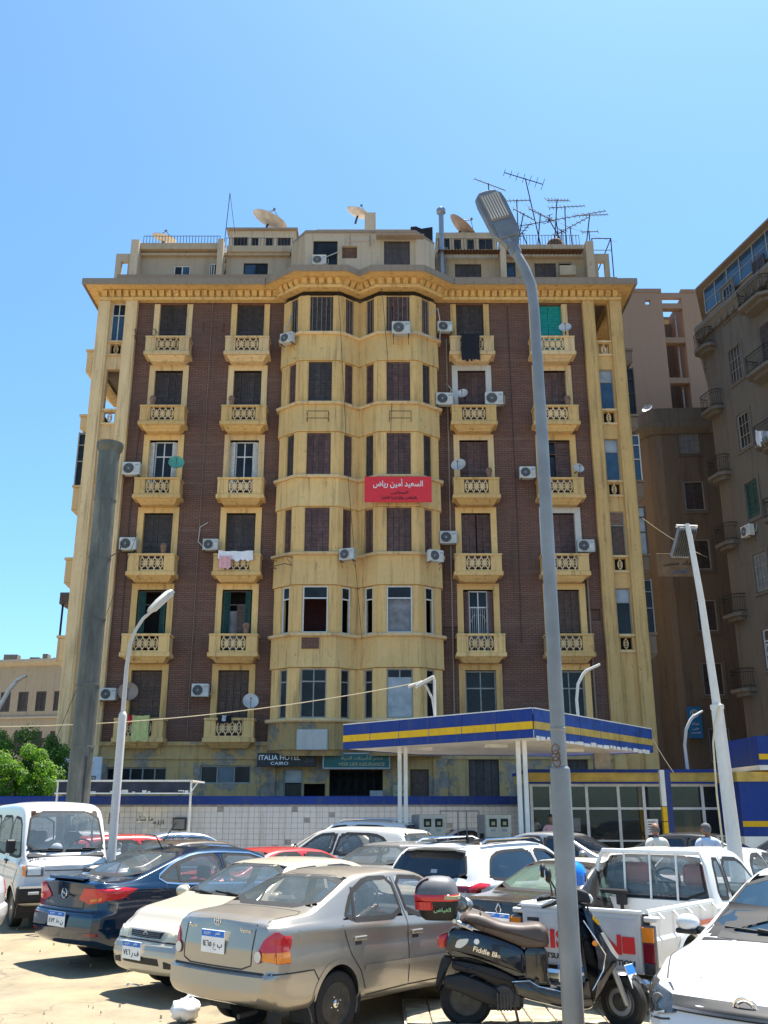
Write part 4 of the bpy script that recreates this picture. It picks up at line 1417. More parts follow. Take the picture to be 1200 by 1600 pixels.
# --- umber block with the rounded corner, in the alley
ab = thing('apartment_building', 'shaded brown block with a rounded corner and cornice down the alley between its taller neighbours', 'apartment building', (15.2, 52, 0))
def alley_block():
    pts = [(.3, 12), (-.1, 2.2), (.05, 1.2), (.4, .5), (.75, .2), (1.1, .1), (6.0, -.2)]
    FL = [4.4 + 3.5 * i for i in range(6)]
    holes = {5: [(1.05, 2.15, z, z + 1.75) for z in FL], 0: [(5.5, 6.6, z - .5, z + 1.75) for z in FL] + [(1.5, 2.6, z - .5, z + 1.75) for z in FL]}
    wall_run(ab, 'wall', pts, 0, 23.6, 'umber_render', holes)
    b = MB(); b.prism([(.7, 11), (.7, 3), (1.3, 1.2), (2.4, .7), (6, .6), (6, 11)], .1, 23.4, 'xy'); b.build('interior', 'dark_inside', ab)
    xf, L = frame_xf(pts[5], pts[6])
    for k, z in enumerate(FL):
        block_window(ab, Matrix(xf) @ Matrix.Translation((0, .1, 0)), 1.6, z, 1.1, 1.75, 'bars' if k == 5 else 'shut', 'window_grey', 'curtain_grey' if k == 5 else 'shutter_dark')
        s = MB(xf); s.box(.92, 1.03, -.06, 0, z - .1, z + 1.9); s.box(2.17, 2.3, -.06, 0, z - .1, z + 1.9); s.box(.92, 2.3, -.09, 0, z - .2, z - .1)
        w = MB(); w.add(s.v, s.f); w.build('window_surround', 'brown_render', ab, fix=False)
    xg, _ = frame_xf(pts[0], pts[1])
    for k, z in enumerate(FL):
        for a in (6.05, 2.05):
            block_window(ab, Matrix(xg) @ Matrix.Translation((0, .1, 0)), a, z - .5, 1.1, 2.25, 'shut', 'shutter_dark', 'shutter_dark')
            iron_balcony(ab, xg, a, z - .5, 1.9, .8, 'brown_render')
    c = MB(); sweep(c, pts, [(-.2, 23.1), (.1, 23.1), (.35, 23.4), (.4, 23.5), (.4, 23.75), (-.2, 23.8)])
    c.build('cornice', 'brown_render', ab, fix=False)
    po = polyline_offset(pts, -.3)
    wall_run(ab, 'parapet', po, 23.7, 24.9, 'brown_render', t=.2)
    r = MB(); r.prism([(x, y) for x, y in polyline_offset(pts, -.4)] + [(6, 12)], 23.6, 23.7, 'xy'); r.build('roof', 'cornice_render', ab)
alley_block()

# --- pink block behind
pb = thing('apartment_building', 'tall blank pinkish block with an open light shaft standing behind the alley', 'apartment building', (15.2, 58, 0))
def pink_block():
    holes = [(3.9, 5.25, 22, 35.6), (2.75, 3.1, 35.1, 35.45)]
    b = MB(); holed_wall(b, 0, 10, 0, 36, holes, 0, .3)
    b.box(0, .3, .3, 8, 0, 36); b.box(3.6, 3.9, .3, 3, 20, 36); b.box(5.25, 5.5, .3, 3, 20, 35.7)
    b.build('wall', 'pink_render', pb, fix=False)
    b = MB(); b.box(3.6, 5.5, 2.6, 2.8, 20, 35.0); b.build('shaft_wall', 'umber_render', pb)
    for z in (23.0, 26.4, 29.6, 32.6, 35.2):
        s = MB(); s.box(3.9, 5.25, .02, .5, z - .4, z); s.build('shaft_beam', 'pink_render', pb)
    for z in (23.4, 26.9, 30.1, 33.1):
        o = put('window', frame_mesh(.8, 1.4, 'window_grey', .06, .06, 1.0, 1), pb, (4.35, 2.58, z))
        put('pane', pane_mesh(.7, 1.3, 'pane_dark'), o, (0, -.02, .05))
    p = MB(); p.tube([(4.95, .6, 20), (4.9, .6, 35.5)], .07, 7); p.build('drain_pipe', 'metal_grey', pb)
    p = MB(); p.box(-.1, 3.9, -.05, .3, 36, 36.3); p.box(5.25, 10.1, -.05, .3, 36, 36.25); p.build('parapet', 'pink_render', pb)
    r = MB(); r.box(.3, 10, 3, 8, 35.6, 35.8); r.build('roof', 'cornice_render', pb)
pink_block()

# --- far block at the left edge
fb = thing('apartment_building', 'weathered cream apartment block far off behind the bushes on the left', 'apartment building', (-30, 75, 0))
def far_block():
    front = [(-1.6, 0), (6.2, -1.5)]
    side = [(-4.5, 6), (-1.6, 0)]
    xf, L = frame_xf(*front); xs, Ls = frame_xf(*side)
    rows = [3.0, 6.1, 9.2, 11.6 - .6]
    hf, hs = [], []
    for z in (3.0, 6.0, 9.0):
        for a in (.5, 1.9, 3.4, 4.9, 6.4):
            hf.append((a, a + .85, z, z + 1.5))
        hs += [(1.6, 2.5, z, z + 1.5), (4.2, 5.1, z, z + 1.5)]
    for (x, LL, hh) in ((xf, L, hf), (xs, Ls, hs)):
        hh2 = [(a, c, z + .2, w + .2) for a, c, z, w in hh]
        m = MB(x); holed_wall(m, 0, LL, 0, 13, hh2, 0, .3); w = MB(); w.add(m.v, m.f); w.build('wall', 'cream_render', fb, fix=False)
        for a, c, z, w_ in hh2:
            block_window(fb, Matrix(x) @ Matrix.Translation((0, .1, 0)), (a + c) / 2, z, c - a, w_ - z, 'shut', 'shutter_dark', 'shutter_dark')
    c = MB(); sweep(c, [side[0], side[1], front[1]], [(-.2, 12.6), (.2, 12.7), (.5, 12.95), (.5, 13.15), (-.2, 13.2)])
    sweep(c, [side[0], side[1], front[1]], [(-.1, 9.0 - .35), (.18, 9.0 - .35), (.18, 9.0 - .2), (-.1, 9.0 - .2)])
    c.build('cornice', 'cream_render', fb, fix=False)
    iron_balcony(fb, xf, 6.7, 6.2, 1.6, .7, 'cream_render')
    b = MB(); b.prism([(-3.8, 6.3), (-1.4, .6), (6, -.9), (6, 8), (-3, 8)], .1, 13.05, 'xy'); b.build('interior', 'dark_inside', fb)
    rnd = random.Random(5)
    j = MB()          # clutter of sheds on its roof
    for k in range(9):
        x = -2.5 + rnd.uniform(0, 8); y = rnd.uniform(1.2, 5); w_ = rnd.uniform(.4, 1.1); hh = rnd.uniform(.3, 1.0)
        j.box(x, x + w_, y, y + .8, 13.0, 13.1 + hh)
    j.build('roof_clutter', 'cornice_render', fb)['kind'] = 'stuff'
far_block()

# ------------------------------------------------------------------ filling station
def stripes(pts, name, par, zs, out=0.0, mats=None):
    """bands of a fascia: zs list of (z0, z1, material) swept along a plan line"""
    for i in range(len(pts) - 1):
        xf, L = frame_xf(pts[i], pts[i + 1])
        for (z0, z1, mt) in zs:
            m = MB(xf); m.box(0, L, -.02 - out, .05, z0, z1)
            w = MB(); w.add(m.v, m.f); w.build(name, mt if isinstance(mt, str) else mt[i], par, fix=False)

cp = thing('station_canopy', 'filling station canopy with blue and yellow striped fascia on slim twin posts', 'canopy', (3.71, 24.1, 0))
def canopy():
    L, N, R = (-4.91, 4.9), (0, 0), (4.69, 6.5)
    B1, B2 = (2.0, 8.7), (-2.6, 7.8)
    zb, zt = 3.70, 4.41
    b = MB(); b.prism([L, N, R, B1, B2], zb + .02, zb + .20, 'xy'); b.build('soffit', 'station_white', cp)
    b = MB(); b.prism([L, N, R, B1, B2], zt - .12, zt - .02, 'xy'); b.build('roof_sheet', 'station_grey', cp)
    bl, fb_ = 'station_blue', 'station_blue_dull'
    for i, (p, q, a, y) in enumerate(((L, N, 'station_blue', 'station_yellow'), (N, R, 'station_blue_dull', 'station_yellow_dull'), (R, B1, 'station_blue_dull', 'station_yellow_dull'), (B1, B2, a_ := 'station_blue_dull', 'station_yellow_dull'), (B2, L, 'station_blue_dull', 'station_yellow_dull'))):
        xf, LL = frame_xf(p, q)
        for (z0, z1, mt, o) in ((zb, zb + .21, a, .0), (zb + .213, zb + .40, y, .012), (zb + .403, zt, a, 0)):
            m = MB(xf); m.box(.015, LL - .015, -.03 - o, .0, z0, z1); w = MB(); w.add(m.v, m.f); w.build('fascia_band', mt, cp, fix=False)
        m = MB(xf); m.box(.02, LL - .02, -.045, .1, zt, zt + .025)
        rnd = random.Random(i)
        k = 0.0
        if i == 1:          # torn lower edge on the right-hand side, its highlights put in as white
            while k < LL - .5:
                w_ = rnd.uniform(.12, .4)
                m.box(k + .06, k + .05 + w_, -.05, -.025, zb - rnd.uniform(.02, .07), zb + rnd.uniform(.01, .06)); k += w_ + rnd.uniform(.02, .15)
        w = MB(); w.add(m.v, m.f); w.build('fascia_trim', 'station_white', cp, fix=False)
    for (x, y) in ((-3.18, 3.9), (-.12, 1.5)):
        for s in (-.085, .085):
            c = MB(); c.box(x + s - .055, x + s + .055, y - .055, y + .055, 1.25, zb + .02); o = c.build('post', 'station_white', cp)
            c = MB(); c.box(x + s - .06, x + s + .06, y - .06, y + .06, 0, 1.25); c.build('post_base', 'sign_black', o)
    c = MB(); c.box(3.0, 3.5, 7.15, 7.45, 3.22, zb + .02); c.build('post', 'concrete', cp)
    for (p, q) in ((L, N), (N, R)):          # joints and screws of the fascia sheets
        xf, LL = frame_xf(p, q)
        for k in range(1, 6):
            m = MB(xf); m.box(LL * k / 6 - .008, LL * k / 6 + .008, -.046, -.02, zb + .01, zt - .01); w = MB(); w.add(m.v, m.f); w.build('fascia_joint', 'station_blue_dull', cp, fix=False)
    for (x, y) in ((-2.6, 4.3), (-.6, 3.0), (1.9, 5.0)):
        f = MB(); f.box(x - .3, x + .3, y - .14, y + .14, zb - .06, zb + .02); f.build('soffit_light', 'station_white', cp)
canopy()

wl = thing('tiled_wall', 'low wall of small white tiles with a blue coping behind the parked cars', 'wall', (0, 33, 0))
def tiled_wall():
    x0, x1 = -17.0, 4.9
    b = MB(); b.box(x0, x1, .012, .3, 0, 2.16); b.build('wall_core', 'tile_grout', wl)
    b = MB(); b.box(x0, x1, -.06, .36, 2.16, 2.40); b.box(x0, x1, -.03, .33, 2.40, 2.43); b.build('coping', 'station_blue', wl)
    rnd = random.Random(9)
    big = []
    t = MB(); t2 = MB()
    w, h = .205, .172
    for r in range(12):
        for i in range(int((x1 - x0) / w)):
            if rnd.random() < (.012 if i > 48 else .05): continue
            x, z = x0 + i * w, .04 + r * h
            dy = rnd.uniform(-.004, .004)
            tt = t2 if (i < 48 and rnd.random() < .55) else t
            tt.add([(x + .006, dy, z), (x + w - .006, dy + rnd.uniform(-.002, .002), z), (x + w - .006, dy, z + h - .010), (x + .006, dy, z + h - .010), (x + .006, .02, z), (x + w - .006, .02, z), (x + w - .006, .02, z + h - .010), (x + .006, .02, z + h - .010)],
                  [(0, 1, 2, 3), (0, 4, 5, 1), (1, 5, 6, 2), (2, 6, 7, 3), (3, 7, 4, 0)])
    t.build('tile', 'tile_white', wl, fix=False)['kind'] = 'stuff'
    M('tile_grey', (.62, .59, .55), .45, var=.3, nscale=1.5)
    t2.build('tile', 'tile_grey', wl, fix=False)['kind'] = 'stuff'
    b = MB(); b.box(-9.1, -8.75, -.02, 0, 1.55, 1.9); b.build('tile_patch', 'terracotta', wl)
    # sprayed scrawl on the wall
    for tx, x, z, w_, hh in (('ما شاء', -7.9, 1.72, .55, .16), ('الله', -7.45, 1.6, .35, .14)):
        lettering(arabic(tx), w_, hh, 'ink_black', wl, (x, -.008, z), bold=.0)
tiled_wall()
def wall_box():
    o = thing('meter_box', 'grey metal meter box with a slanted lid on the tiled wall', 'meter box', (-6.72, 32.96, 1.35))
    MB().bbox(-.22, .22, -.16, 0, 0, .40, .015).build('cabinet', 'metal_dark', o)
    MB().add([(-.18, -.165, .05), (.18, -.165, .05), (.18, -.20, .34), (-.18, -.20, .36)], [(0, 1, 2, 3)]).box(-.18, .18, -.17, -.162, .05, .35).build('lid', 'station_grey', o)
    MB().tube([(0, -.05, -1.35), (0, -.05, 0)], .02, 6).build('conduit', 'metal_dark', o)
wall_box()

def shelter():
    o = thing('shelter', 'long low shelter with a faded dark blue fascia on white posts beside the tiled wall', 'shelter', (-8.6, 30.6, 0))
    o.scale = (.78, 1, 1); o.location.x = -8.02
    M('navy_faded', (.022, .03, .055), .7, var=.5, nscale=3)
    MB().box(-2.7, 2.62, 0, .06, 2.50, 2.82).build('fascia', 'navy_faded', o)
    MB().box(-2.75, 2.70, -.04, 2.0, 2.83, 2.88).box(-2.75, 2.70, -.03, .02, 2.46, 2.50).build('roof', 'station_white', o)
    rnd = random.Random(8)
    f = MB()
    for k in range(14):
        x = rnd.uniform(-2.6, 2.4); f.box(x, x + rnd.uniform(.08, .35), -.006, 0, 2.50, 2.53 + rnd.uniform(0, .06))
    f.build('flaked_paint', 'station_white', o)
    for x in (-2.66, 2.62):
        MB().tube([(x, .03, 0), (x, .03, 2.83)], .045, 8).build('post', 'station_white', o)
    MB().tube([(2.62, .03, 2.5), (2.9, 0.02, 2.82)], .02, 5).build('brace', 'station_white', o)
shelter()

kk = thing('station_shop', 'low glass fronted filling station shop with a yellow roof band', 'shop', (4.6, 31.3, 0))
def shop():
    W = 6.1
    MB().box(0, W, -.12, 3.6, 2.84, 3.12).build('fascia', 'station_yellow_dull', kk)
    MB().box(-.05, W + .05, -.16, 3.7, 3.12, 3.22).box(-.03, W + .03, -.14, -.115, 2.78, 2.84).build('roof', 'station_blue', kk)
    MB().box(0, W, 3.4, 3.6, 0, 2.84).box(0, .1, 0, 3.4, 0, 2.84).build('back_wall', 'cabin_beige', kk)
    MB().box(0.1, W, .1, 3.4, 0, .06).build('floor', 'concrete', kk)
    xs = [0, .42, 1.1, 1.55, 2.5, 3.85 - .15, 3.95]
    xs = [0.0, .62, 1.75, 2.75, 3.55, 4.35, 5.4, 6.1]
    for i in range(len(xs) - 1):
        a, c = xs[i], xs[i + 1]
        f = MB()
        f.box(a, a + .09, -.02, .08, 0, 2.78); f.box(a + .09, c, 0, .06, 2.0, 2.07); f.box(a + .09, c, 0, .06, 2.70, 2.78); f.box(a + .09, c, 0, .06, 0, .10)
        if i in (2, 3): f.box(a + .09, c, .005, .055, 1.05, 1.10)
        o = f.build('window', 'window_white', kk, fix=False)
        for (z0, z1) in ((.10, 2.0), (2.07, 2.70)):
            MB().box(a + .09, c, .02, .03, z0, z1).build('pane', 'shop_glass', o)
    MB().box(W - .09, W, -.02, .08, 0, 2.78).build('window_post', 'window_white', kk)
    for (x, z, w, h) in ((.7, .06, .9, .9), (2.1, .06, 1.2, 1.0), (4.5, .06, .8, 1.9)):
        MB().bbox(x, x + w, 1.6, 2.2, z, z + h, .02).build('counter', 'cabin_dark', kk)
    MB().box(3.62, 3.98, -.012, -.004, 1.25, 1.72).build('notice', 'plate_white', kk)
    for r in range(5):
        MB().box(3.66, 3.94 - .05 * (r % 3), -.016, -.012, 1.32 + r * .075, 1.345 + r * .075).build('notice_line', 'ink_black', kk)
    MB().box(1.3, 1.55, -.0, .015, 1.35, 1.75).build('notice', 'curtain_grey', kk)
    MB().box(0, 6, .8, .85, 2.3, 2.75).build('blind', 'cabin_beige', kk)
shop()

def blue_block():
    o = thing('station_office', 'blue painted filling station block with a yellow stripe beside the glass shop', 'kiosk', (10.75, 29.4, 0))
    MB().box(-.2, 3.5, 0, 3, 0, 1.25).build('plinth', 'station_white', o)
    MB().box(-.2, 3.5, 0, 3, 1.25, 2.80).build('wall', 'station_blue', o)
    MB().box(-.2, 3.5, -.02, 0, 1.52, 1.68).build('stripe', 'station_yellow', o)
    MB().box(-.25, 3.6, -.05, 3, 2.80, 3.08).build('fascia', 'station_yellow_dull', o)
    u = MB(); u.box(.35, 3.6, -.35, 3, 3.12, 3.26); u.build('roof_edge', 'station_white', o)
    MB().box(.35, 3.6, -.38, 3, 3.26, 4.10).build('upper_fascia', 'station_blue', o)
    MB().box(.35, 3.6, -.40, -.38, 3.42, 3.58).build('upper_stripe', 'station_yellow', o)
    MB().add([(1.0, 0, 4.1), (2.6, .3, 4.1), (2.6, .3, 4.14), (1.0, 0, 4.14), (1.3, .6, 4.5), (2.9, .9, 4.3)], [(0, 1, 2, 3), (3, 2, 5, 4)]).box(.9, 2.4, .2, .4, 4.1, 4.2).build('loose_board', 'wood_brown', o)
blue_block()

def totem():
    o = thing('price_post', 'narrow upright post with white, yellow and blue panels in front of the glass shop', 'sign post', (8.52, 29.9, 0))
    M('totem_blue', (.012, .03, .16), .5, var=.2)
    MB().box(-.02, .16, 0, .16, 0, 3.15).build('post', 'totem_blue', o)
    MB().box(-.16, -.02, -.02, .14, 2.1, 3.15).build('post_cap', 'station_white', o)
    for k in range(4):
        MB().bbox(-.16, -.02, -.02, .14, .38 + k * .43, .79 + k * .43, .008).build('panel', 'station_yellow', o)
totem()

def fuel_pump(x, y, rz, label):
    o = thing('fuel_pump', label, 'fuel pump', (x, y, .12), rz, 'fuel pumps under the canopy')
    M('pump_cream', (.55, .53, .45), .5, var=.12)
    b = MB(); b.bbox(-.40, .40, -.3, .3, 0, 1.75, .02); b.build('cabinet', 'metal_grey', o)
    MB().bbox(-.38, .38, -.35, -.3, 1.15, 1.74, .01).build('display_panel', 'pump_cream', o)
    for s in (-.17, .17):
        MB().box(s - .11, s + .11, -.362, -.35, 1.42, 1.64).build('meter_window', 'ink_black', o)
        MB().box(s - .07, s + .07, -.362, -.35, 1.30, 1.37).build('meter_window', 'pane_pale', o)
        MB().box(s - .05, s + .05, -.37, -.362, 1.47, 1.56).build('dial', 'ink_gold', o)
    MB().bbox(-.33, .33, -.33, -.3, .55, 1.1, .01).build('recess_panel', 'plastic_grey', o)
    MB().bbox(-.38, .38, -.34, -.3, .02, .5, .01).build('lower_panel', 'station_blue', o)
    for s in (-.43, .43):
        MB().tube([(s, -.1, 1.2), (s * 1.15, -.15, .9), (s * 1.2, -.15, .35), (s, -.12, .25)], .018, 6).box(s - .03, s + .03, -.2, -.05, 1.0, 1.25).build('nozzle_hose', 'rubber', o)
def forecourt():
    b = MB(); b.bbox(.4, 4.4, 27.5, 28.9, -.05, .14, .03)
    b.build('pavement', 'concrete')['kind'] = 'structure'
    fuel_pump(1.25, 28.2, .35, 'grey fuel pump with a blue lower panel beside the left twin posts')
    fuel_pump(3.1, 28.2, .28, 'grey fuel pump with a cream display right of the empty metal rack')
    o = thing('metal_rack', 'empty thin metal frame rack standing between the two fuel pumps', 'rack', (2.15, 28.4, .12))
    for x in (-.55, -.05, .2, .55):
        MB().box(x - .015, x + .015, -.02, .01, 0, 1.85).build('upright', 'station_grey', o)
    for z in (1.83, .95):
        MB().box(-.75 if z < 1 else -.55, .55, -.035, -.02, z, z + .03).build('crossbar', 'station_grey', o)
forecourt()

# ------------------------------------------------------------------ poles and lamps
def flue():
    o = thing('steel_chimney', 'tall sooty steel chimney pipe with a flared cap at the left', 'chimney', (-8.33, 27, 0))
    prof = [(.31, 0), (.31, 12.35), (.37, 12.42), (.40, 12.55), (.40, 12.62), (.33, 12.62), (.30, 12.5)]
    MB().lathe(prof, 28).build('pipe', 'soot_metal', o, smooth=30)
    for z in (3.6, 5.3, 7.2, 9.0, 10.8):
        MB().lathe([(.31, z), (.325, z + .005), (.325, z + .07), (.31, z + .075)], 28).build('joint_band', 'soot_metal', o, smooth=30)
    MB().tube([(.31, -.1, 9.05), (.6, -.15, 9.2), (.65, -.15, 9.5)], .02, 5).build('bracket', 'metal_dark', o)
    MB().tube([(.2, -.25, .5), (.22, -.26, 3.4)], .02, 5).build('conduit', 'metal_dark', o)
flue()

def led_head(par, loc, rot, s=1.0, lens='lamp_lens', body='lamp_grey'):
    """flat street-lamp head: local +x points away from the pole, -z is the lit side"""
    b = MB()
    n = 9
    rows = []
    out = [(-.02, .07), (.10, .12), (.16, .165), (.60, .175), (.70, .16), (.76, .10), (.77, .03)]
    full = [(x, y) for x, y in out] + [(x, -y) for x, y in reversed(out)]
    for z, k in ((-.035, .97), (-.02, 1.0), (.03, 1.0), (.06, .90), (.075, .6)):
        rows.append([(.37 + (x - .37) * (k if z > 0.03 or z < -.03 else 1) * s, y * k * s, z * s) for x, y in full])
    b.grid(rows, True)
    N = len(full)
    b.add(rows[0], [tuple(range(N))]); b.add(rows[-1], [tuple(range(N - 1, -1, -1))])
    o = b.build('lamp_head', body, par, loc, rot, smooth=35)
    g = MB(); g.bbox(.37 + -.02 * s, .37 + .34 * s, -.125 * s, .125 * s, -.048 * s, -.033 * s, .006)
    lp = g.build('lens', lens, o)
    r = MB()
    for k in range(7):
        r.box(.37 + .0 * s, .37 + .32 * s, (-.105 + .033 * k) * s, (-.09 + .033 * k) * s, -.053 * s, -.047 * s)
    r.build('led_strip', 'dish_grey', lp)
    MB().bbox(.37 + -.27 * s, .37 + -.05 * s, -.12 * s, .12 * s, -.05 * s, -.034 * s, .006).build('gear_cover', body, o)
    MB().bbox(.37 - .50 * s, .37 - .33 * s, -.06 * s, .06 * s, -.05 * s, .05 * s, .015).build('clamp', body, o)
    return o

def main_post():
    o = thing('street_lamp', 'tall grey steel lamp post with a tilted flat lamp head in front of the scooter', 'street lamp', (1.44, 8.05, 0))
    MB().lathe([(.085, 0), (.081, 2.30), (.079, 2.32), (.064, 2.34)], 28).build('lower_pole', 'pole_grey', o, smooth=30)
    top = [(0, 0, 2.3), (-.0, 0, 5.2), (-.01, .0, 6.55), (-.025, .01, 6.8), (-.075, .03, 7.0), (-.15, .05, 7.18), (-.235, .06, 7.34)]
    MB().tube(top, [.063, .054, .047, .05, .047, .045, .043], 20).build('upper_pole', 'pole_grey', o, smooth=40)
    MB().lathe([(.062, 2.62), (.069, 2.63), (.069, 2.645), (.062, 2.65)], 24).build('band', 'pole_grey', o, smooth=30)
    w = MB(); rnd = random.Random(2)
    for k in range(3):
        w.tube([(-.045 + .03 * cos(t) + rnd.uniform(-.006, .006), -.09 - .012 * k, 2.47 + .042 * sin(t) - .05 * k) for t in [2 * pi * j / 12 for j in range(13)]], .006, 5, cap=False)
    w.build('wire_coil', 'rust', o)
    d = Vector((-.235, .0, .60)).normalized()
    up = Vector((-.25, .85, .35))
    z = (up - d * up.dot(d)).normalized()
    yv = z.cross(d)
    m = Matrix(((d.x, yv.x, z.x), (d.y, yv.y, z.y), (d.z, yv.z, z.z)))
    led_head(o, (-.165, .05, 7.22), m.to_euler(), .86)
main_post()

def left_lamp():
    o = thing('street_lamp', 'white painted lamp post with a curved arm left of the sooty chimney and the sedans', 'street lamp', (-5.13, 19, 0))
    MB().lathe([(.085, 0), (.078, 3.76), (.07, 3.8), (.045, 3.84)], 18).build('lower_pole', 'pole_white', o, smooth=30)
    MB().tube([(0, 0, 3.8), (.0, 0, 4.7), (.03, 0, 5.15), (.12, .0, 5.45), (.25, .0, 5.68), (.42, 0, 5.85)], [.045, .041, .037, .034, .032, .032], 12).build('arm', 'pole_white', o, smooth=40)
    h = thing  # lamp head: a long shallow shade
    b = MB()
    sec = lambda x, w, t: [(x, -w, -.02), (x, -w * .8, t * .7), (x, 0, t), (x, w * .8, t * .7), (x, w, -.02)]
    b.grid([sec(0, .05, .06), sec(.08, .11, .09), sec(.3, .14, .11), sec(.55, .14, .10), sec(.66, .10, .05)])
    b.add([(0, -.05, -.02), (.08, -.11, -.02), (.3, -.14, -.02), (.55, -.14, -.02), (.66, -.10, -.02), (.66, .10, -.02), (.55, .14, -.02), (.3, .14, -.02), (.08, .11, -.02), (0, .05, -.02)], [tuple(range(10))])
    hd = b.build('lamp_head', 'pole_white', o, (.36, 0, 5.80), (0.45, -.82, 0.2), smooth=35)
    MB().bbox(.1, .6, -.10, .10, -.05, -.021, .01).build('lens', 'clear_lens', hd)
left_lamp()

def right_pole():
    o = thing('street_lamp', 'white lamp post with a black base behind the white car at the right', 'street lamp', (4.88, 14, 0))
    MB().bbox(-.13, .13, -.11, .11, 0, 1.05, .02).build('base', 'sign_black', o)
    MB().tube([(0, 0, 1.05), (-.05, 0, 3.4)], [.105, .085], 18).build('lower_pole', 'pole_white', o, smooth=40)
    MB().tube([(-.05, 0, 3.4), (-.12, 0, 5.0), (-.19, .02, 6.0), (-.21, .05, 6.2)], [.06, .048, .04, .038], 16).build('upper_pole', 'pole_white', o, smooth=40)
    MB().lathe([(.065, 3.38), (.095, 3.39), (.095, 3.45), (.065, 3.46)], 18, c=(-.05, 0, 0)).build('collar', 'pole_white', o, smooth=30)
    hd = MB().bbox(-.15, .15, 0, .55, -.03, .05, .02).build('lamp_head', 'lamp_grey', o, (-.20, .05, 6.15), (-.75, 0, .1))
    f = MB()
    for k in range(8):
        f.box(-.135 + k * .036, -.12 + k * .036, .03, .5, -.06, -.03)
    f.build('cooling_fin', 'metal_dark', hd)['kind'] = 'stuff'
    MB().box(-.17, .17, -.02, .03, .03, .05).build('crossarm', 'pole_white', hd)
    MB().tube([(-.05, -.1, 3.42), (-.14, -.12, 3.2), (-.2, -.12, 2.9), (-.22, -.12, 2.2), (-.2, -.1, 1.5)], .014, 6).build('cable', 'cable_pale', o)
right_pole()

def arm_lamp(loc, label, pts, r, heads, mat='pole_white', group=None):
    o = thing('street_lamp', label, 'street lamp', loc)
    MB().tube(pts[0], r, 10).build('pole', mat, o, smooth=40)
    for p in pts[1:]:
        MB().tube(p, r * .8, 8).build('arm', mat, o, smooth=40)
    for (l, rot, s) in heads:
        hd = MB().bbox(0, .52 * s, -.13 * s, .13 * s, -.03 * s, .05 * s, .02).build('lamp_head', mat, o, l, rot)
        MB().bbox(.06 * s, .48 * s, -.10 * s, .10 * s, -.045 * s, -.031 * s, .005).build('lens', 'lamp_lens', hd)
    return o
arm_lamp((1.40, 26.6, 4.41), 'small white twin lamp standing on the canopy roof', [[(0, 0, 0), (0, 0, .3), (0, 0, 1.0), (-.05, 0, 1.15)], [(0, 0, .05), (-.06, 0, .5), (-.22, 0, .85), (-.38, 0, 1.0)]], .04,
         [((-.02, 0, 1.10), (0, .5, pi), 1.1), ((-.34, 0, .97), (0, .35, pi), .8)])
o_ = arm_lamp((1.40, 26.6, 4.41), 'thin white arm lamp', [[(0, 0, 0), (0, 0, .1)]], .03, [])
for c_ in list(o_.children): bpy.data.objects.remove(c_)
bpy.data.objects.remove(o_)
arm_lamp((5.70, 28.4, 4.4), 'pale curved lamp rising from the right side of the canopy roof', [[(0, 0, 0), (-.02, 0, .7), (.05, 0, 1.15), (.22, 0, 1.45), (.36, 0, 1.58)]], .045, [((.30, 0, 1.53), (0, -.42, 0), .9)])
arm_lamp((9.75, 31.6, 3.2), 'curved pale lamp arm on the shop roof behind the white pole', [[(0, 0, 0), (-.02, 0, .8), (.08, 0, 1.3), (.25, 0, 1.6), (.4, 0, 1.75)]], .05, [((.34, 0, 1.7), (0, -.5, 0), .7)])
arm_lamp((-16.4, 40.0, 0), 'pale lamp post with a curved arm at the far left edge', [[(0, 0, 0), (.05, 0, 4.6), (.25, 0, 5.6), (.8, 0, 6.8), (1.15, 0, 7.25)]], .09, [((1.0, 0, 7.1), (0, -.5, 0), 1.0)])

def cables():
    def cable(name, pts, r, mat, label, sag=.0):
        p = [Vector(q) for q in pts]
        out = []
        for i in range(len(p) - 1):
            for j in range(14):
                t = j / 14
                q = p[i].lerp(p[i + 1], t); q.z -= sag * 4 * t * (1 - t); out.append(q)
        out.append(p[-1])
        tag(MB().tube(out, r, 6).build(name, mat), label, 'cable')
    cable('overhead_cable', [(-12.5, 27.5, 4.25), (1.36, 26.6, 5.45)], .014, 'cable_pale', 'pale overhead cable sagging across the front of the brick building', .38)
    cable('overhead_cable', [(11.8, 41.5, 14.7), (16.5, 47, 14.3)], .02, 'cable_pale', 'pale line holding up the alley banner', .15)
    cable('guy_wire', [(-11.2, 41.5, 14), (-12.4, 35.0, 2.5)], .012, 'cable_dark', 'thin dark wire slanting down the left corner of the brick building', .2)
    cable('roof_wire', [(7.6, 44, 33.2), (12.2, 43.3, 30.4)], .008, 'cable_dark', 'thin wire running from the aerials to the roof railing', .3)
    cable('overhead_cable', [(9.0, 30.6, 3.1), (8.4, 30.6, 4.2)], .012, 'cable_pale', 'short cable hanging between the canopy corner and the shop roof', .05)
cables()

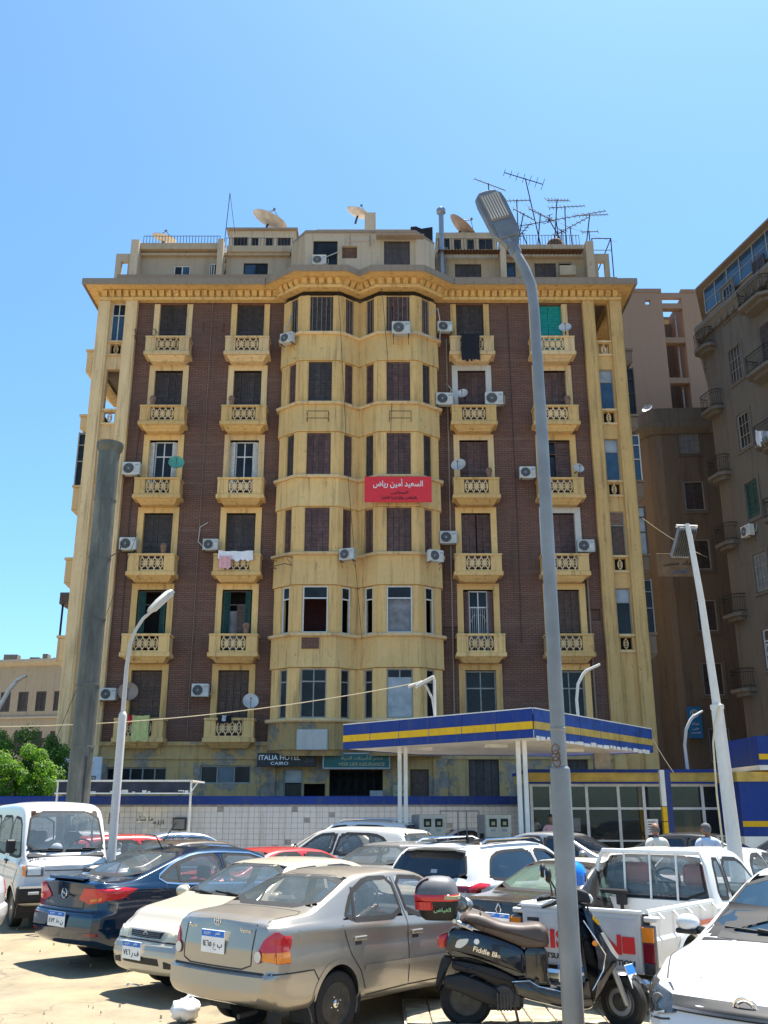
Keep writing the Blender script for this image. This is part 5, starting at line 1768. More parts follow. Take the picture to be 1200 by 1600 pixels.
# ------------------------------------------------------------------ bushes behind the wall
def tree(loc, crown_r, crown_c, n, mats, label, seed, trunk_h):
    o = thing('bushy_tree', label, 'tree', loc)
    rnd = random.Random(seed)
    t = MB()
    t.tube([(0, 0, 0), (.05, 0, trunk_h * .5), (0, .05, trunk_h)], [.12, .10, .07], 8)
    for k in range(5):
        a = k * 1.26 + rnd.uniform(-.3, .3)
        t.tube([(0, .02, trunk_h * .8), (.4 * cos(a), .4 * sin(a), trunk_h + .5), (crown_r[0] * .7 * cos(a), crown_r[1] * .7 * sin(a), trunk_h + crown_r[2])], [.06, .04, .015], 6)
    t.build('trunk', 'bark', o, smooth=40)
    clumps = []
    for k in range(46):
        while True:
            p = Vector((rnd.uniform(-1, 1), rnd.uniform(-1, 1), rnd.uniform(-1, 1)))
            if .35 < p.length < 1: break
        clumps.append((Vector((p.x * crown_r[0], p.y * crown_r[1], p.z * crown_r[2])), rnd.uniform(.22, .42)))
    c = MB()
    for i in range(n):
        cc, rr = rnd.choice(clumps)
        d = Vector((rnd.gauss(0, 1), rnd.gauss(0, 1), rnd.gauss(0, 1))).normalized() * rr * rnd.uniform(.6, 1.05)
        p = Vector(crown_c) + cc + d
        s = rnd.uniform(.035, .07)
        nrm = (d.normalized() + Vector((rnd.uniform(-.7, .7), rnd.uniform(-.7, .7), rnd.uniform(-.2, .9)))).normalized()
        a = nrm.cross(Vector((rnd.uniform(-1, 1), rnd.uniform(-1, 1), .3))).normalized(); b = nrm.cross(a)
        c.m(0 if rnd.random() < .8 else 1)
        c.add([p - a * s, p - b * s * .45 + nrm * s * .15, p + a * s, p + b * s * .45 + nrm * s * .15], [(0, 1, 2, 3)])
    k = c.build('crown', mats, o, fix=False)
    k['kind'] = 'stuff'
    return o
tree((-13.1, 34.25, 0), (2.0, .7, .95), (0, 0, 3.1), 17000, ['leaf_light', 'leaf_dark'], 'bright green clipped bushy tree above the wall at the left edge', 1, 2.1)
tree((-13.2, 36.0, 0), (2.5, .9, 1.0), (0, 0, 3.75), 12000, ['leaf_dark', 'leaf_light'], 'darker green bushy tree just behind the bright clipped one', 2, 2.6)
# ------------------------------------------------------------------ vehicles
def pl(pts, x):
    if x <= pts[0][0]: return pts[0][1]
    for (a, b), (c, d) in zip(pts, pts[1:]):
        if x <= c:
            return b + (d - b) * (x - a) / (c - a) if c > a else d
    return pts[-1][1]

def spl(pts, x, w=.05):
    return sum(pl(pts, x + w * k / 3) for k in range(-3, 4)) / 7

def chaikin(p):
    out = [p[0]]
    for a, b in zip(p, p[1:]):
        out.append((a[0] * .75 + b[0] * .25, a[1] * .75 + b[1] * .25))
        out.append((a[0] * .25 + b[0] * .75, a[1] * .25 + b[1] * .75))
    out.append(p[-1])
    return out

def inpoly(poly, x, y):
    c = False
    j = len(poly) - 1
    for i in range(len(poly)):
        (xi, yi), (xj, yj) = poly[i], poly[j]
        if (yi > y) != (yj > y) and x < (xj - xi) * (y - yi) / (yj - yi) + xi:
            c = not c
        j = i
    return c

def rounded(poly, k=1):
    for _ in range(k):
        out = []
        n = len(poly)
        for i in range(n):
            a, b = poly[i], poly[(i + 1) % n]
            out.append((a[0] * .82 + b[0] * .18, a[1] * .82 + b[1] * .18)); out.append((a[0] * .18 + b[0] * .82, a[1] * .18 + b[1] * .82))
        poly = out
    return poly

class Car:
    def __init__(s, spec, root, bodymat, hi=True):
        s.sp, s.root, s.mat, s.hi = spec, root, bodymat, hi
        s.L, s.W = spec['L'], spec['W']
        s.make_body()
    def ring(s, x):
        sp = s.sp
        zt = spl(sp['top'], x, .06); zb = spl(sp['bot'], x, .08) if 'bot' in sp else sp.get('zb', .2)
        w = spl(sp['plan'], x, .05)
        belt = min(spl(sp['belt'], x, .1), zt - .05)
        zr = sp['H']
        t = max(0., min(1., (zt - belt - .05) / max(.05, zr - belt - .05)))
        wr = spl(sp['roofw'], x, .1) if isinstance(sp['roofw'], list) else sp['roofw']
        wr = min(wr, w * .93)
        wsh = w * sp.get('shoulder', .955)
        we = (wsh - .05) * (1 - t) + wr * t
        ce = sp.get('crown', .045) * (.6 + .4 * t)
        zed = max(zt - ce, belt + .012)
        zm = zb + (belt - zb) * .52
        P = [(0, zb), (w * .55, zb), (w * .86, zb + .005), (w * .965, zb + .07)]
        n1 = 6
        for i in range(1, n1):
            q = i / n1
            z = zb + .07 + (belt - .05 - zb - .07) * q
            P.append((w * (.965 + .035 * sin(pi * min(1, q * 1.1))), z))
        P += [(w * .982, belt - .04), (wsh, belt)]
        n2 = 5
        bul = sp.get('sidebulge', .012) * t
        for i in range(1, n2):
            q = i / n2
            P.append((wsh - .012 + (we - wsh + .012) * q + bul * sin(pi * q), belt + .008 + (zed - belt - .008) * q))
        P += [(we, zed), (we * .90, zt - ce * .42), (we * .62, zt - ce * .14), (we * .3, zt - ce * .02), (0, zt)]
        return chaikin(chaikin(P)) if s.hi else chaikin(P)
    def make_body(s):
        sp = s.sp
        L = s.L
        n = 104 if s.hi else 56
        us = []
        for i in range(n + 1):
            q = i / n
            us.append(q - .11 * sin(2 * pi * q) / (2 * pi) * 1.6)
        rows = []
        for u in us:
            x = -L / 2 + L * u
            r = s.ring(x)
            fr = max(0, 1 - (x + L / 2) / .45); ff = max(0, 1 - (L / 2 - x) / .45)
            row = [(x + fr * pl(sp['xr'], z) - ff * pl(sp['xf'], z), -y, z) for y, z in r]
            row += [(p[0], -p[1], p[2]) for p in reversed(row[1:-1])]
            rows.append(row)
        b = MB(); b.grid(rows, True)
        m = len(rows[0]); h = m // 2
        for row, sg, bul in ((rows[0], -1, sp.get('bulge', .05)), (rows[-1], 1, sp.get('bulge', .05))):
            N = 12 if s.hi else 8
            cap = []
            for i in range(h + 1):
                a = row[i]; w = abs(a[1])
                cap.append([(a[0] + sg * bul * (1 - (2 * k / N - 1) ** 2) * min(1, w / .4), a[1] + (-2 * a[1]) * k / N, a[2]) for k in range(N + 1)])
            b.grid(cap)
        me = b.mesh('body', s.mat)
        bm = bmesh.new(); bm.from_mesh(me)
        s.bvh = BVHTree.FromBMesh(bm)
        dele = []
        A = sp['arches']
        holes = sp.get('side_holes', [])
        for f in bm.faces:
            c = f.calc_center_median(); nn = f.normal
            kill = False
            if abs(nn.y) > .25:
                for (ax, az, ar) in A:
                    if (c.x - ax) ** 2 + (c.z - az) ** 2 < ar * ar and abs(c.y) > s.W * .30:
                        kill = True
                for poly in holes:
                    if abs(c.y) > s.W * .25 and inpoly(poly, c.x, c.z): kill = True
            elif c.z < A[0][1] + .1:
                for (ax, az, ar) in A:
                    if abs(c.x - ax) < ar * .93 and abs(c.y) > s.W * .33: kill = True
            for (poly, x0, x1) in sp.get('end_holes', []):
                if x0 < c.x < x1 and abs(nn.y) < .8 and nn.z > -.3 and inpoly(poly, c.y, c.z): kill = True
            if kill: dele.append(f)
        bmesh.ops.delete(bm, geom=dele, context='FACES')
        bm.to_mesh(me); bm.free()
        me.shade_smooth(); me.set_sharp_from_angle(angle=radians(38))
        s.body = put('body', me, s.root)
    # --- projections on to the body
    def sy(s, x, z, side):
        for dx, dz in ((0, 0), (.01, 0), (-.01, 0), (0, .01), (0, -.015), (.03, 0), (-.03, 0), (0, -.04), (.06, -.02), (-.06, -.02)):
            h = s.bvh.ray_cast(Vector((x + dx, side * 3, z + dz)), Vector((0, -side, 0)))
            if h[0] is not None: return h[0].y
        return side * s.W * .46
    def ex(s, y, z, end):
        for dy, dz in ((0, 0), (.01, 0), (-.01, 0), (0, -.01), (0, .01), (.03, 0), (-.03, 0), (0, -.03), (.06, -.03), (-.06, -.03)):
            h = s.bvh.ray_cast(Vector((end * 5, y + dy, z + dz)), Vector((-end, 0, 0)))
            if h[0] is not None: return h[0].x
        return end * s.L * .48
    def tz(s, x, y):
        for dx, dy in ((0, 0), (.01, .0), (-.01, 0), (0, -.02), (0, .02), (-.04, 0), (.04, 0)):
            h = s.bvh.ray_cast(Vector((x + dx, y + dy, 4)), Vector((0, 0, -1)))
            if h[0] is not None: return h[0].z
        return .5
    def pt(s, mode, a, b, off):
        if mode in ('L', 'R'):
            sd = 1 if mode == 'L' else -1
            return (a, s.sy(a, b, sd) + sd * off, b)
        if mode in ('F', 'B'):
            sd = 1 if mode == 'F' else -1
            return (s.ex(a, b, sd) + sd * off, a, b)
        return (a, b, s.tz(a, b) + off)
    def patch(s, mode, poly, off, mat, name, parent=None, nr=9, nc=9, thick=True, build=True):
        """a panel cut to a polygon and lying on the body; polygon in (x,z) for L/R, (y,z) for F/B, (x,y) for T"""
        b0, b1 = min(p[1] for p in poly), max(p[1] for p in poly)
        rows = []
        for i in range(nr + 1):
            b = b0 + (b1 - b0) * (.002 + .996 * i / nr)
            xs = []
            for k in range(len(poly)):
                (x0, y0), (x1, y1) = poly[k], poly[(k + 1) % len(poly)]
                if (y0 > b) != (y1 > b): xs.append(x0 + (x1 - x0) * (b - y0) / (y1 - y0))
            if len(xs) < 2: continue
            a0, a1 = min(xs), max(xs)
            rows.append([s.pt(mode, a0 + (a1 - a0) * k / nc, b, off) for k in range(nc + 1)])
        mb = MB(); mb.grid(rows)
        if thick:
            ring_ = rows[0] + [r[-1] for r in rows[1:]] + list(reversed(rows[-1]))[1:] + [r[0] for r in reversed(rows[1:-1])]
            d = {'L': (0, -1, 0), 'R': (0, 1, 0), 'F': (-1, 0, 0), 'B': (1, 0, 0), 'T': (0, 0, -1)}[mode]
            low = [tuple(p[k] + d[k] * (off + .004) for k in range(3)) for p in ring_]
            mb.grid([ring_ + [ring_[0]], low + [low[0]]])
        if not build: return mb
        return mb.build(name, mat, parent or s.root, smooth=40)
    def band(s, mode, path, width, off, mat, name, closed=False, parent=None, build=True, sub=4):
        P = [Vector(p) for p in path]
        if closed: P.append(P[0])
        Q = []
        for a, b in zip(P, P[1:]):
            k = max(1, int((b - a).length / .06)) if sub else 1
            for j in range(k): Q.append(a.lerp(b, j / k))
        Q.append(P[-1])
        rows = []
        n = len(Q)
        for i in range(n):
            if closed:
                d = (Q[(i + 1) % (n - 1)] - Q[i - 1 if i > 0 else n - 2])
            else:
                d = Q[min(i + 1, n - 1)] - Q[max(i - 1, 0)]
            d.normalize()
            nn = Vector((-d.y, d.x)) * width / 2
            rows.append([s.pt(mode, *(Q[i] - nn), off), s.pt(mode, *(Q[i] + nn), off)])
        mb = MB(); mb.grid(rows)
        if not build: return mb
        return mb.build(name, mat, parent or s.root, smooth=60)
    # --- the usual parts
    def windows(s, glass_side='car_glass', glass_end='car_glass', trim='rubber', chrome=None, sides='LR', tw=.042):
        sp = s.sp
        for mode in sides:
            for poly in sp.get('side_holes', []):
                pr = rounded(poly)
                o = s.patch(mode, pr, .002, glass_side, 'window', thick=False)
                s.band(mode, pr, tw, .004, trim, 'window_trim', True, o)
            if chrome:
                o = s.band(mode, rounded(chrome), .022, .009, 'chrome', 'chrome_strip', True)
        for (poly, x0, x1) in sp.get('end_holes', []):
            mode = 'B' if x1 < .3 and x0 < 0 else 'F'
            pr = rounded(poly)
            o = s.patch(mode, pr, .002, glass_end, 'rear_window' if mode == 'B' else 'windscreen', nr=12, nc=14, thick=False)
            s.band(mode, pr, .030, .004, trim, 'window_trim', True, o)
    def wheels(s, R=.29, rim='steel', width=.185, tyre_mat='rubber'):
        for (ax, az, ar) in s.sp['arches']:
            for sd in (1, -1):
                yo = sd * (s.W / 2 - .035)
                mode = 'L' if sd > 0 else 'R'
                # lip round the arch and the dark well behind it
                arc = [(ax + ar * cos(t), az + ar * sin(t)) for t in [pi * (-.12) + pi * 1.24 * k / 22 for k in range(23)]]
                s.band(mode, arc, .05, .006, s.mat, 'arch_lip', parent=s.body, sub=0)
                wb = MB()
                wb.grid([[(ax + ar * 1.02 * cos(t), yy, az + ar * 1.02 * sin(t)) for t in [pi * (-.15) + pi * 1.3 * k / 16 for k in range(17)]] for yy in (yo + sd * .01, yo - sd * .34)])
                wb.add([(ax + ar * 1.05 * cos(t), yo - sd * .34, az + ar * 1.05 * sin(t)) for t in [2 * pi * k / 16 for k in range(16)]], [tuple(range(16))])
                wb.build('wheel_well', 'cabin_dark', s.body, fix=False)
                make_wheel(s.root, (ax, yo, R), sd, R, width, rim, tyre_mat)
    def plate(s, end, y, z, w=.36, h=.17, text='', tilt=0.0, off=.012, parent=None):
        x = s.ex(y, z, end)
        o = put('number_plate', MB().bbox(-w / 2, w / 2, -.006, .006, -h / 2, h / 2, .004).mesh('number_plate', 'plate_white'), parent or s.root, (x + end * off, y, z), (tilt, 0, pi / 2 * end))
        MB().box(-w / 2 + .006, w / 2 - .006, -.008, -.006, h * .20, h / 2 - .006).build('plate_band', 'plate_blue', o)
        if text:
            lettering(text, w * .84, h * .40, 'ink_black', o, (0, -.0085, -h * .17), bold=.01, depth=.001)
            lettering(arabic('مصر'), w * .2, h * .16, 'ink_white', o, (w * .22, -.0105, h * .34), depth=.001)
            lettering('EGYPT', w * .28, h * .12, 'ink_white', o, (-w * .22, -.0105, h * .34), depth=.001)
        return o
    def seams(s, lines, mode='R', w=.012, mat='cabin_dark'):
        for ln in lines:
            s.band(mode, ln, w, .0025, mat, 'door_seam', parent=s.body)
    def handle(s, x, z, mode='R', mat=None, dark=True):
        sd = 1 if mode == 'L' else -1
        y = s.sy(x, z, sd)
        o = put('door_handle', cached(('handle', mat or s.mat), lambda: MB().bbox(-.095, .095, -.028, .0, -.016, .022, .008).mesh('door_handle', mat or s.mat)), s.root, (x, y, z), 0 if sd < 0 else pi)
        if dark:
            put('handle_recess', cached('recess', lambda: MB().bbox(-.075, .03, -.006, .003, -.055, -.012, .003).mesh('handle_recess', 'cabin_dark')), o)
    def seats(s, rows, mat='seat_cloth', z=.35, hd=True):
        for (x, ys, w) in rows:
            for y in ys:
                b = MB()
                b.bbox(x - .05, x + .42, y - w / 2, y + w / 2, z, z + .16, .04)
                sec = [(x - .02, z + .12), (x - .12, z + .62), (x - .24, z + .62), (x - .16, z + .08)]
                b.prism([(a, c) for a, c in sec], y - w / 2, y + w / 2, 'xz')
                o = b.build('seat', mat, s.root, smooth=30)
                if hd:
                    MB().bbox(x - .27, x - .15, y - .13, y + .13, z + .64, z + .82, .035).build('headrest', mat, o)
    def dash(s, x, z, w, wheel_y=.34):
        MB().bbox(x - .1, x + .35, -w, w, z - .35, z, .05).build('dashboard', 'cabin_dark', s.root)
        t = MB()
        c = Vector((x - .22, wheel_y, z + .02))
        ax1, ax2 = Vector((0, 1, 0)), Vector((.45, 0, .89))
        t.tube([c + ax1 * .185 * cos(q) + ax2 * .185 * sin(q) for q in [2 * pi * k / 18 for k in range(19)]], .016, 6, cap=False)
        t.tube([c - ax1 * .18, c + ax1 * .18], .014, 5); t.tube([c, c + Vector((.2, 0, -.12))], .02, 5)
        t.build('steering_wheel', 'plastic_black', s.root, smooth=40)
    def mirror(s, x, z, mode='R', mat=None):
        sd = 1 if mode == 'L' else -1
        y = s.sy(x, z - .02, sd)
        b = MB(); b.ball((-.0, sd * .12, .06), 1, 12, (.075, .11, .075))
        b.tube([(0, -sd * .02, .0), (0, sd * .08, .03)], .028, 6)
        o = b.build('mirror', mat or s.mat, s.root, (x, y, z), smooth=50)
        MB().lathe([(0, 0), (.085, 0), (.09, .008)], 12, 'x', (-.06, sd * .12, .06)).build('mirror_glass', 'chrome', o)
    def wiper(s, y0, z0, y1, z1, end=1, off=.02):
        b = MB()
        p = [Vector(s.pt('F' if end > 0 else 'B', y0 + (y1 - y0) * k / 6, z0 + (z1 - z0) * k / 6, off)) for k in range(7)]
        b.tube(p, .010, 5); b.tube([p[0], p[3] + Vector((end * .02, 0, .015))], .012, 5)
        b.build('wiper', 'plastic_black', s.root)
    def badge(s, end, y, z, kind='oval', r=.05, mat='chrome'):
        x = s.ex(y, z, end) + end * .008
        b = MB()
        if kind == 'oval':
            b.tube([(0, 1.45 * r * cos(t), r * sin(t)) for t in [2 * pi * k / 20 for k in range(21)]], r * .13, 6, cap=False)
            b.tube([(0, -.55 * r, -.75 * r), (0, -.3 * r, .8 * r)], r * .13, 5); b.tube([(0, .3 * r, -.8 * r), (0, .55 * r, .75 * r)], r * .13, 5); b.tube([(0, -.42 * r, -.1 * r), (0, .42 * r, .1 * r)], r * .11, 5)
        elif kind == 'bolt':
            b.tube([(0, r * cos(t), r * sin(t)) for t in [2 * pi * k / 20 for k in range(21)]], r * .14, 6, cap=False)
            b.tube([(0, -1.1 * r, -.15 * r), (0, .3 * r, -.1 * r), (0, -.3 * r, .15 * r), (0, 1.1 * r, .15 * r)], r * .13, 5)
        elif kind == 'diamond':
            b.tube([(0, 0, 1.2 * r), (0, .7 * r, 0), (0, 0, -1.2 * r), (0, -.7 * r, 0), (0, 0, 1.2 * r)], r * .2, 5)
        elif kind == 'rings':
            b.tube([(0, 1.3 * r * cos(t), r * sin(t)) for t in [2 * pi * k / 20 for k in range(21)]], r * .15, 6, cap=False)
            b.tube([(0, .8 * r * cos(t), .5 * r * sin(t) + r * .15) for t in [2 * pi * k / 14 for k in range(15)]], r * .12, 5, cap=False)
        return b.build('badge', mat, s.root, (x, y, z), smooth=50)

def make_wheel(root, loc, sd, R, width, rim, tyre_mat='rubber'):
    key = ('wheel', round(R, 3), width, rim)
    def tyre():
        r0 = R * .64
        w = width / 2
        prof = [(r0, -w * .8), (R * .86, -w), (R * .96, -w * .92), (R, -w * .66), (R, -w * .1), (R * .985, -w * .08), (R * .985, w * .08), (R, w * .1), (R, w * .66), (R * .96, w * .92), (R * .86, w), (r0, w * .8)]
        return MB().lathe(prof, 40, 'y', close=True).mesh('tyre', tyre_mat, smooth=35)
    def rimm():
        r0 = R * .66
        w = width / 2
        b = MB()
        if rim == 'steel':
            b.lathe([(r0, -w * .82), (r0 * .97, -w * .9), (r0 * .90, -w * .75), (r0 * .86, -w * .45), (r0 * .62, -w * .30), (r0 * .45, -w * .52), (r0 * .25, -w * .6), (.0, -w * .6)], 32, 'y')
        else:
            b.lathe([(r0, -w * .82), (r0 * .96, -w * .92), (r0 * .90, -w * .8), (r0 * .86, -w * .1), (.0, -w * .05)], 32, 'y')
        return b.mesh('rim', 'steel_rim' if rim == 'steel' else ('alloy' if rim == 'alloy' else 'steel_rim'), smooth=30)
    def extras():
        r0 = R * .66; w = width / 2
        b = MB()
        if rim == 'steel':
            for k in range(14):
                t = 2 * pi * k / 14
                b.lathe([(0, -w * .52), (r0 * .062, -w * .46)], 8, 'y', (r0 * .73 * cos(t), 0, r0 * .73 * sin(t)))
        else:
            for k in range(5):
                t = 2 * pi * k / 5
                for q in (-.16, .16):
                    m = Matrix.Rotation(t + q * .6, 4, 'Y')
                    x = MB(m); x.add([(r0 * .12, -w * .78, -r0 * .09), (r0 * .93, -w * .86, -r0 * .07 + q * .3 * r0), (r0 * .93, -w * .86, r0 * .07 + q * .3 * r0), (r0 * .12, -w * .78, r0 * .09), (r0 * .12, -w * .4, -r0 * .09), (r0 * .93, -w * .5, -r0 * .07 + q * .3 * r0), (r0 * .93, -w * .5, r0 * .07 + q * .3 * r0), (r0 * .12, -w * .4, r0 * .09)],
                                         [(0, 1, 2, 3), (0, 4, 5, 1), (1, 5, 6, 2), (2, 6, 7, 3)])
                    b.add(x.v, x.f)
        return b.mesh('rim_hole' if rim == 'steel' else 'spoke', 'ink_black' if rim == 'steel' else 'alloy')
    def hub():
        r0 = R * .66; w = width / 2
        b = MB(); b.lathe([(r0 * .2, -w * .5), (r0 * .19, -w * .82), (r0 * .12, -w * .9), (0, -w * .9)], 16, 'y')
        for k in range(4):
            t = 2 * pi * k / 4 + .4
            b.lathe([(r0 * .055, -w * .5), (r0 * .05, -w * .85), (0, -w * .87)], 7, 'y', (r0 * .34 * cos(t), 0, r0 * .34 * sin(t)))
        return b.mesh('hub', 'chrome' if rim == 'steel' else 'alloy', smooth=30)
    o = put('wheel', cached(key + ('t',), tyre), root, (loc[0], loc[1] - sd * width / 2, loc[2]), 0 if sd < 0 else pi)
    put('rim', cached(key + ('r',), rimm), o); ex = put('rim_hole' if rim == 'steel' else 'spoke', cached(key + ('e',), extras), o); put('hub', cached(key + ('h',), hub), o)
    ex['kind'] = 'stuff'
    return o

# colours
paint('silver_paint', (.37, .335, .29), .6, .28, .20)
paint('blue_paint', (.002, .017, .048), .1, .12, .0)
paint('cream_paint', (.52, .46, .345), .2, .35, .35)
paint('white_paint', (.64, .64, .645), 0, .3, .10)
paint('van_paint', (.62, .61, .59), 0, .4, .22)
paint('black_paint', (.010, .011, .012), .2, .22, .12)
paint('brown_paint', (.045, .032, .03), .3, .25, .2)
paint('red_paint', (.50, .012, .02), .1, .28, .12)
paint('beige_paint', (.58, .56, .50), .1, .35, .25)
paint('grey_paint', (.24, .255, .27), .5, .3, .22)
paint('slate_paint', (.17, .22, .30), .5, .28, .2)
paint('pickup_paint', (.66, .655, .63), 0, .45, .18)
paint('scooter_paint', (.004, .008, .020), .2, .15, .06)

def sedan_spec(L=4.26, W=1.67, H=1.395, **k):
    fx, fz = L / 4.26, H / 1.395
    X = lambda x: x * fx
    Z = lambda z: z * fz
    sp = dict(L=L, W=W, H=H, roofw=W / 1.67 * .575, zb=.22,
              top=[(X(a), Z(b)) for a, b in ((-2.13, .955), (-2.06, .985), (-1.56, 1.02), (-1.44, 1.035), (-.80, 1.335), (-.58, 1.38), (-.1, 1.395), (.32, 1.365), (.47, 1.325), (1.12, 1.0), (1.24, .965), (1.9, .82), (2.06, .72), (2.13, .60))],
              bot=[(X(-2.13), .30), (X(-1.9), .22), (X(1.9), .2), (X(2.13), .26)],
              belt=[(X(-2.13), Z(.90)), (X(-1.5), Z(.935)), (0, Z(.905)), (X(1.2), Z(.865)), (X(2.1), Z(.69))],
              plan=[(X(a), b * W / 1.67) for a, b in ((-2.13, .69), (-2.06, .765), (-1.85, .81), (-1.2, .83), (.8, .835), (1.6, .82), (1.9, .77), (2.06, .68), (2.13, .58))],
              xr=[(.2, .10), (.3, .03), (.45, .0), (.585, .015), (.60, .065), (.78, .07), (1.0, .12)],
              xf=[(.2, .06), (.35, .0), (.5, .0), (.56, .03), (.7, .10), (.8, .25)],
              arches=[(X(-1.16), .30, .335), (X(1.28), .30, .335)], bulge=.06)
    sp['side_holes'] = [[(X(-1.05), Z(.965)), (X(-.10), Z(.945)), (X(-.15), Z(1.295)), (X(-.55), Z(1.30)), (X(-.83), Z(1.19))],
                        [(X(-.0), Z(.945)), (X(.98), Z(.925)), (X(.86), Z(1.0)), (X(.42), Z(1.27)), (X(-.06), Z(1.30))]]
    wb, wt = W / 1.67 * .64, W / 1.67 * .53
    sp['end_holes'] = [([(-wb, Z(1.055)), (wb, Z(1.055)), (wt, Z(1.325)), (-wt, Z(1.325))], X(-1.6), X(-.5)),
                       ([(-wb * 1.03, Z(1.015)), (wb * 1.03, Z(1.015)), (wt * 1.02, Z(1.32)), (-wt * 1.02, Z(1.32))], X(.3), X(1.3))]
    sp.update(k)
    return sp

def suv_spec(L=4.4, W=1.85, H=1.64, **k):
    fx, fz = L / 4.4, H / 1.64
    X = lambda x: x * fx
    Z = lambda z: z * fz
    sp = dict(L=L, W=W, H=H, roofw=W / 1.85 * .60, zb=.26, crown=.055,
              top=[(X(a), Z(b)) for a, b in ((-2.2, 1.06), (-2.12, 1.18), (-1.88, 1.50), (-1.70, 1.58), (-1.0, 1.63), (0, 1.64), (.35, 1.60), (.55, 1.53), (1.22, 1.10), (1.36, 1.06), (1.95, .96), (2.12, .86), (2.2, .70))],
              bot=[(X(-2.2), .38), (X(-1.9), .28), (X(1.9), .25), (X(2.2), .32)],
              belt=[(X(-2.2), Z(1.06)), (X(-1.5), Z(1.08)), (0, Z(1.02)), (X(1.2), Z(.97)), (X(2.1), Z(.84))],
              plan=[(X(a), b * W / 1.85) for a, b in ((-2.2, .74), (-2.1, .84), (-1.9, .89), (-1.2, .92), (.8, .925), (1.6, .905), (1.95, .84), (2.1, .74), (2.2, .6))],
              xr=[(.25, .12), (.4, .03), (.55, .0), (.68, .03), (.72, .07), (.95, .06), (1.1, .10)],
              xf=[(.25, .08), (.4, .0), (.6, .0), (.75, .05), (.9, .15)],
              arches=[(X(-1.30), .36, .40), (X(1.36), .36, .40)], bulge=.07)
    sp['side_holes'] = [[(X(-1.62), Z(1.14)), (X(-1.12), Z(1.09)), (X(-.12), Z(1.06)), (X(-.18), Z(1.50)), (X(-1.10), Z(1.49)), (X(-1.40), Z(1.40))],
                        [(X(-.02), Z(1.06)), (X(1.08), Z(1.03)), (X(.95), Z(1.12)), (X(.45), Z(1.46)), (X(-.06), Z(1.50))]]
    wb, wt = W / 1.85 * .70, W / 1.85 * .56
    sp['end_holes'] = [([(-wb, Z(1.15)), (wb, Z(1.15)), (wt, Z(1.50)), (-wt, Z(1.50))], X(-2.3), X(-1.6)),
                       ([(-wb * 1.02, Z(1.12)), (wb * 1.02, Z(1.12)), (wt * 1.03, Z(1.54)), (-wt * 1.03, Z(1.54))], X(.3), X(1.4))]
    sp.update(k)
    return sp

VS = 1.07

def vehicle(name, label, cat, x, y, deg, s=VS, z=-.02):
    t = thing(name, label, cat, (x, y, z), radians(deg))
    t.scale = (s, s, s)
    return t

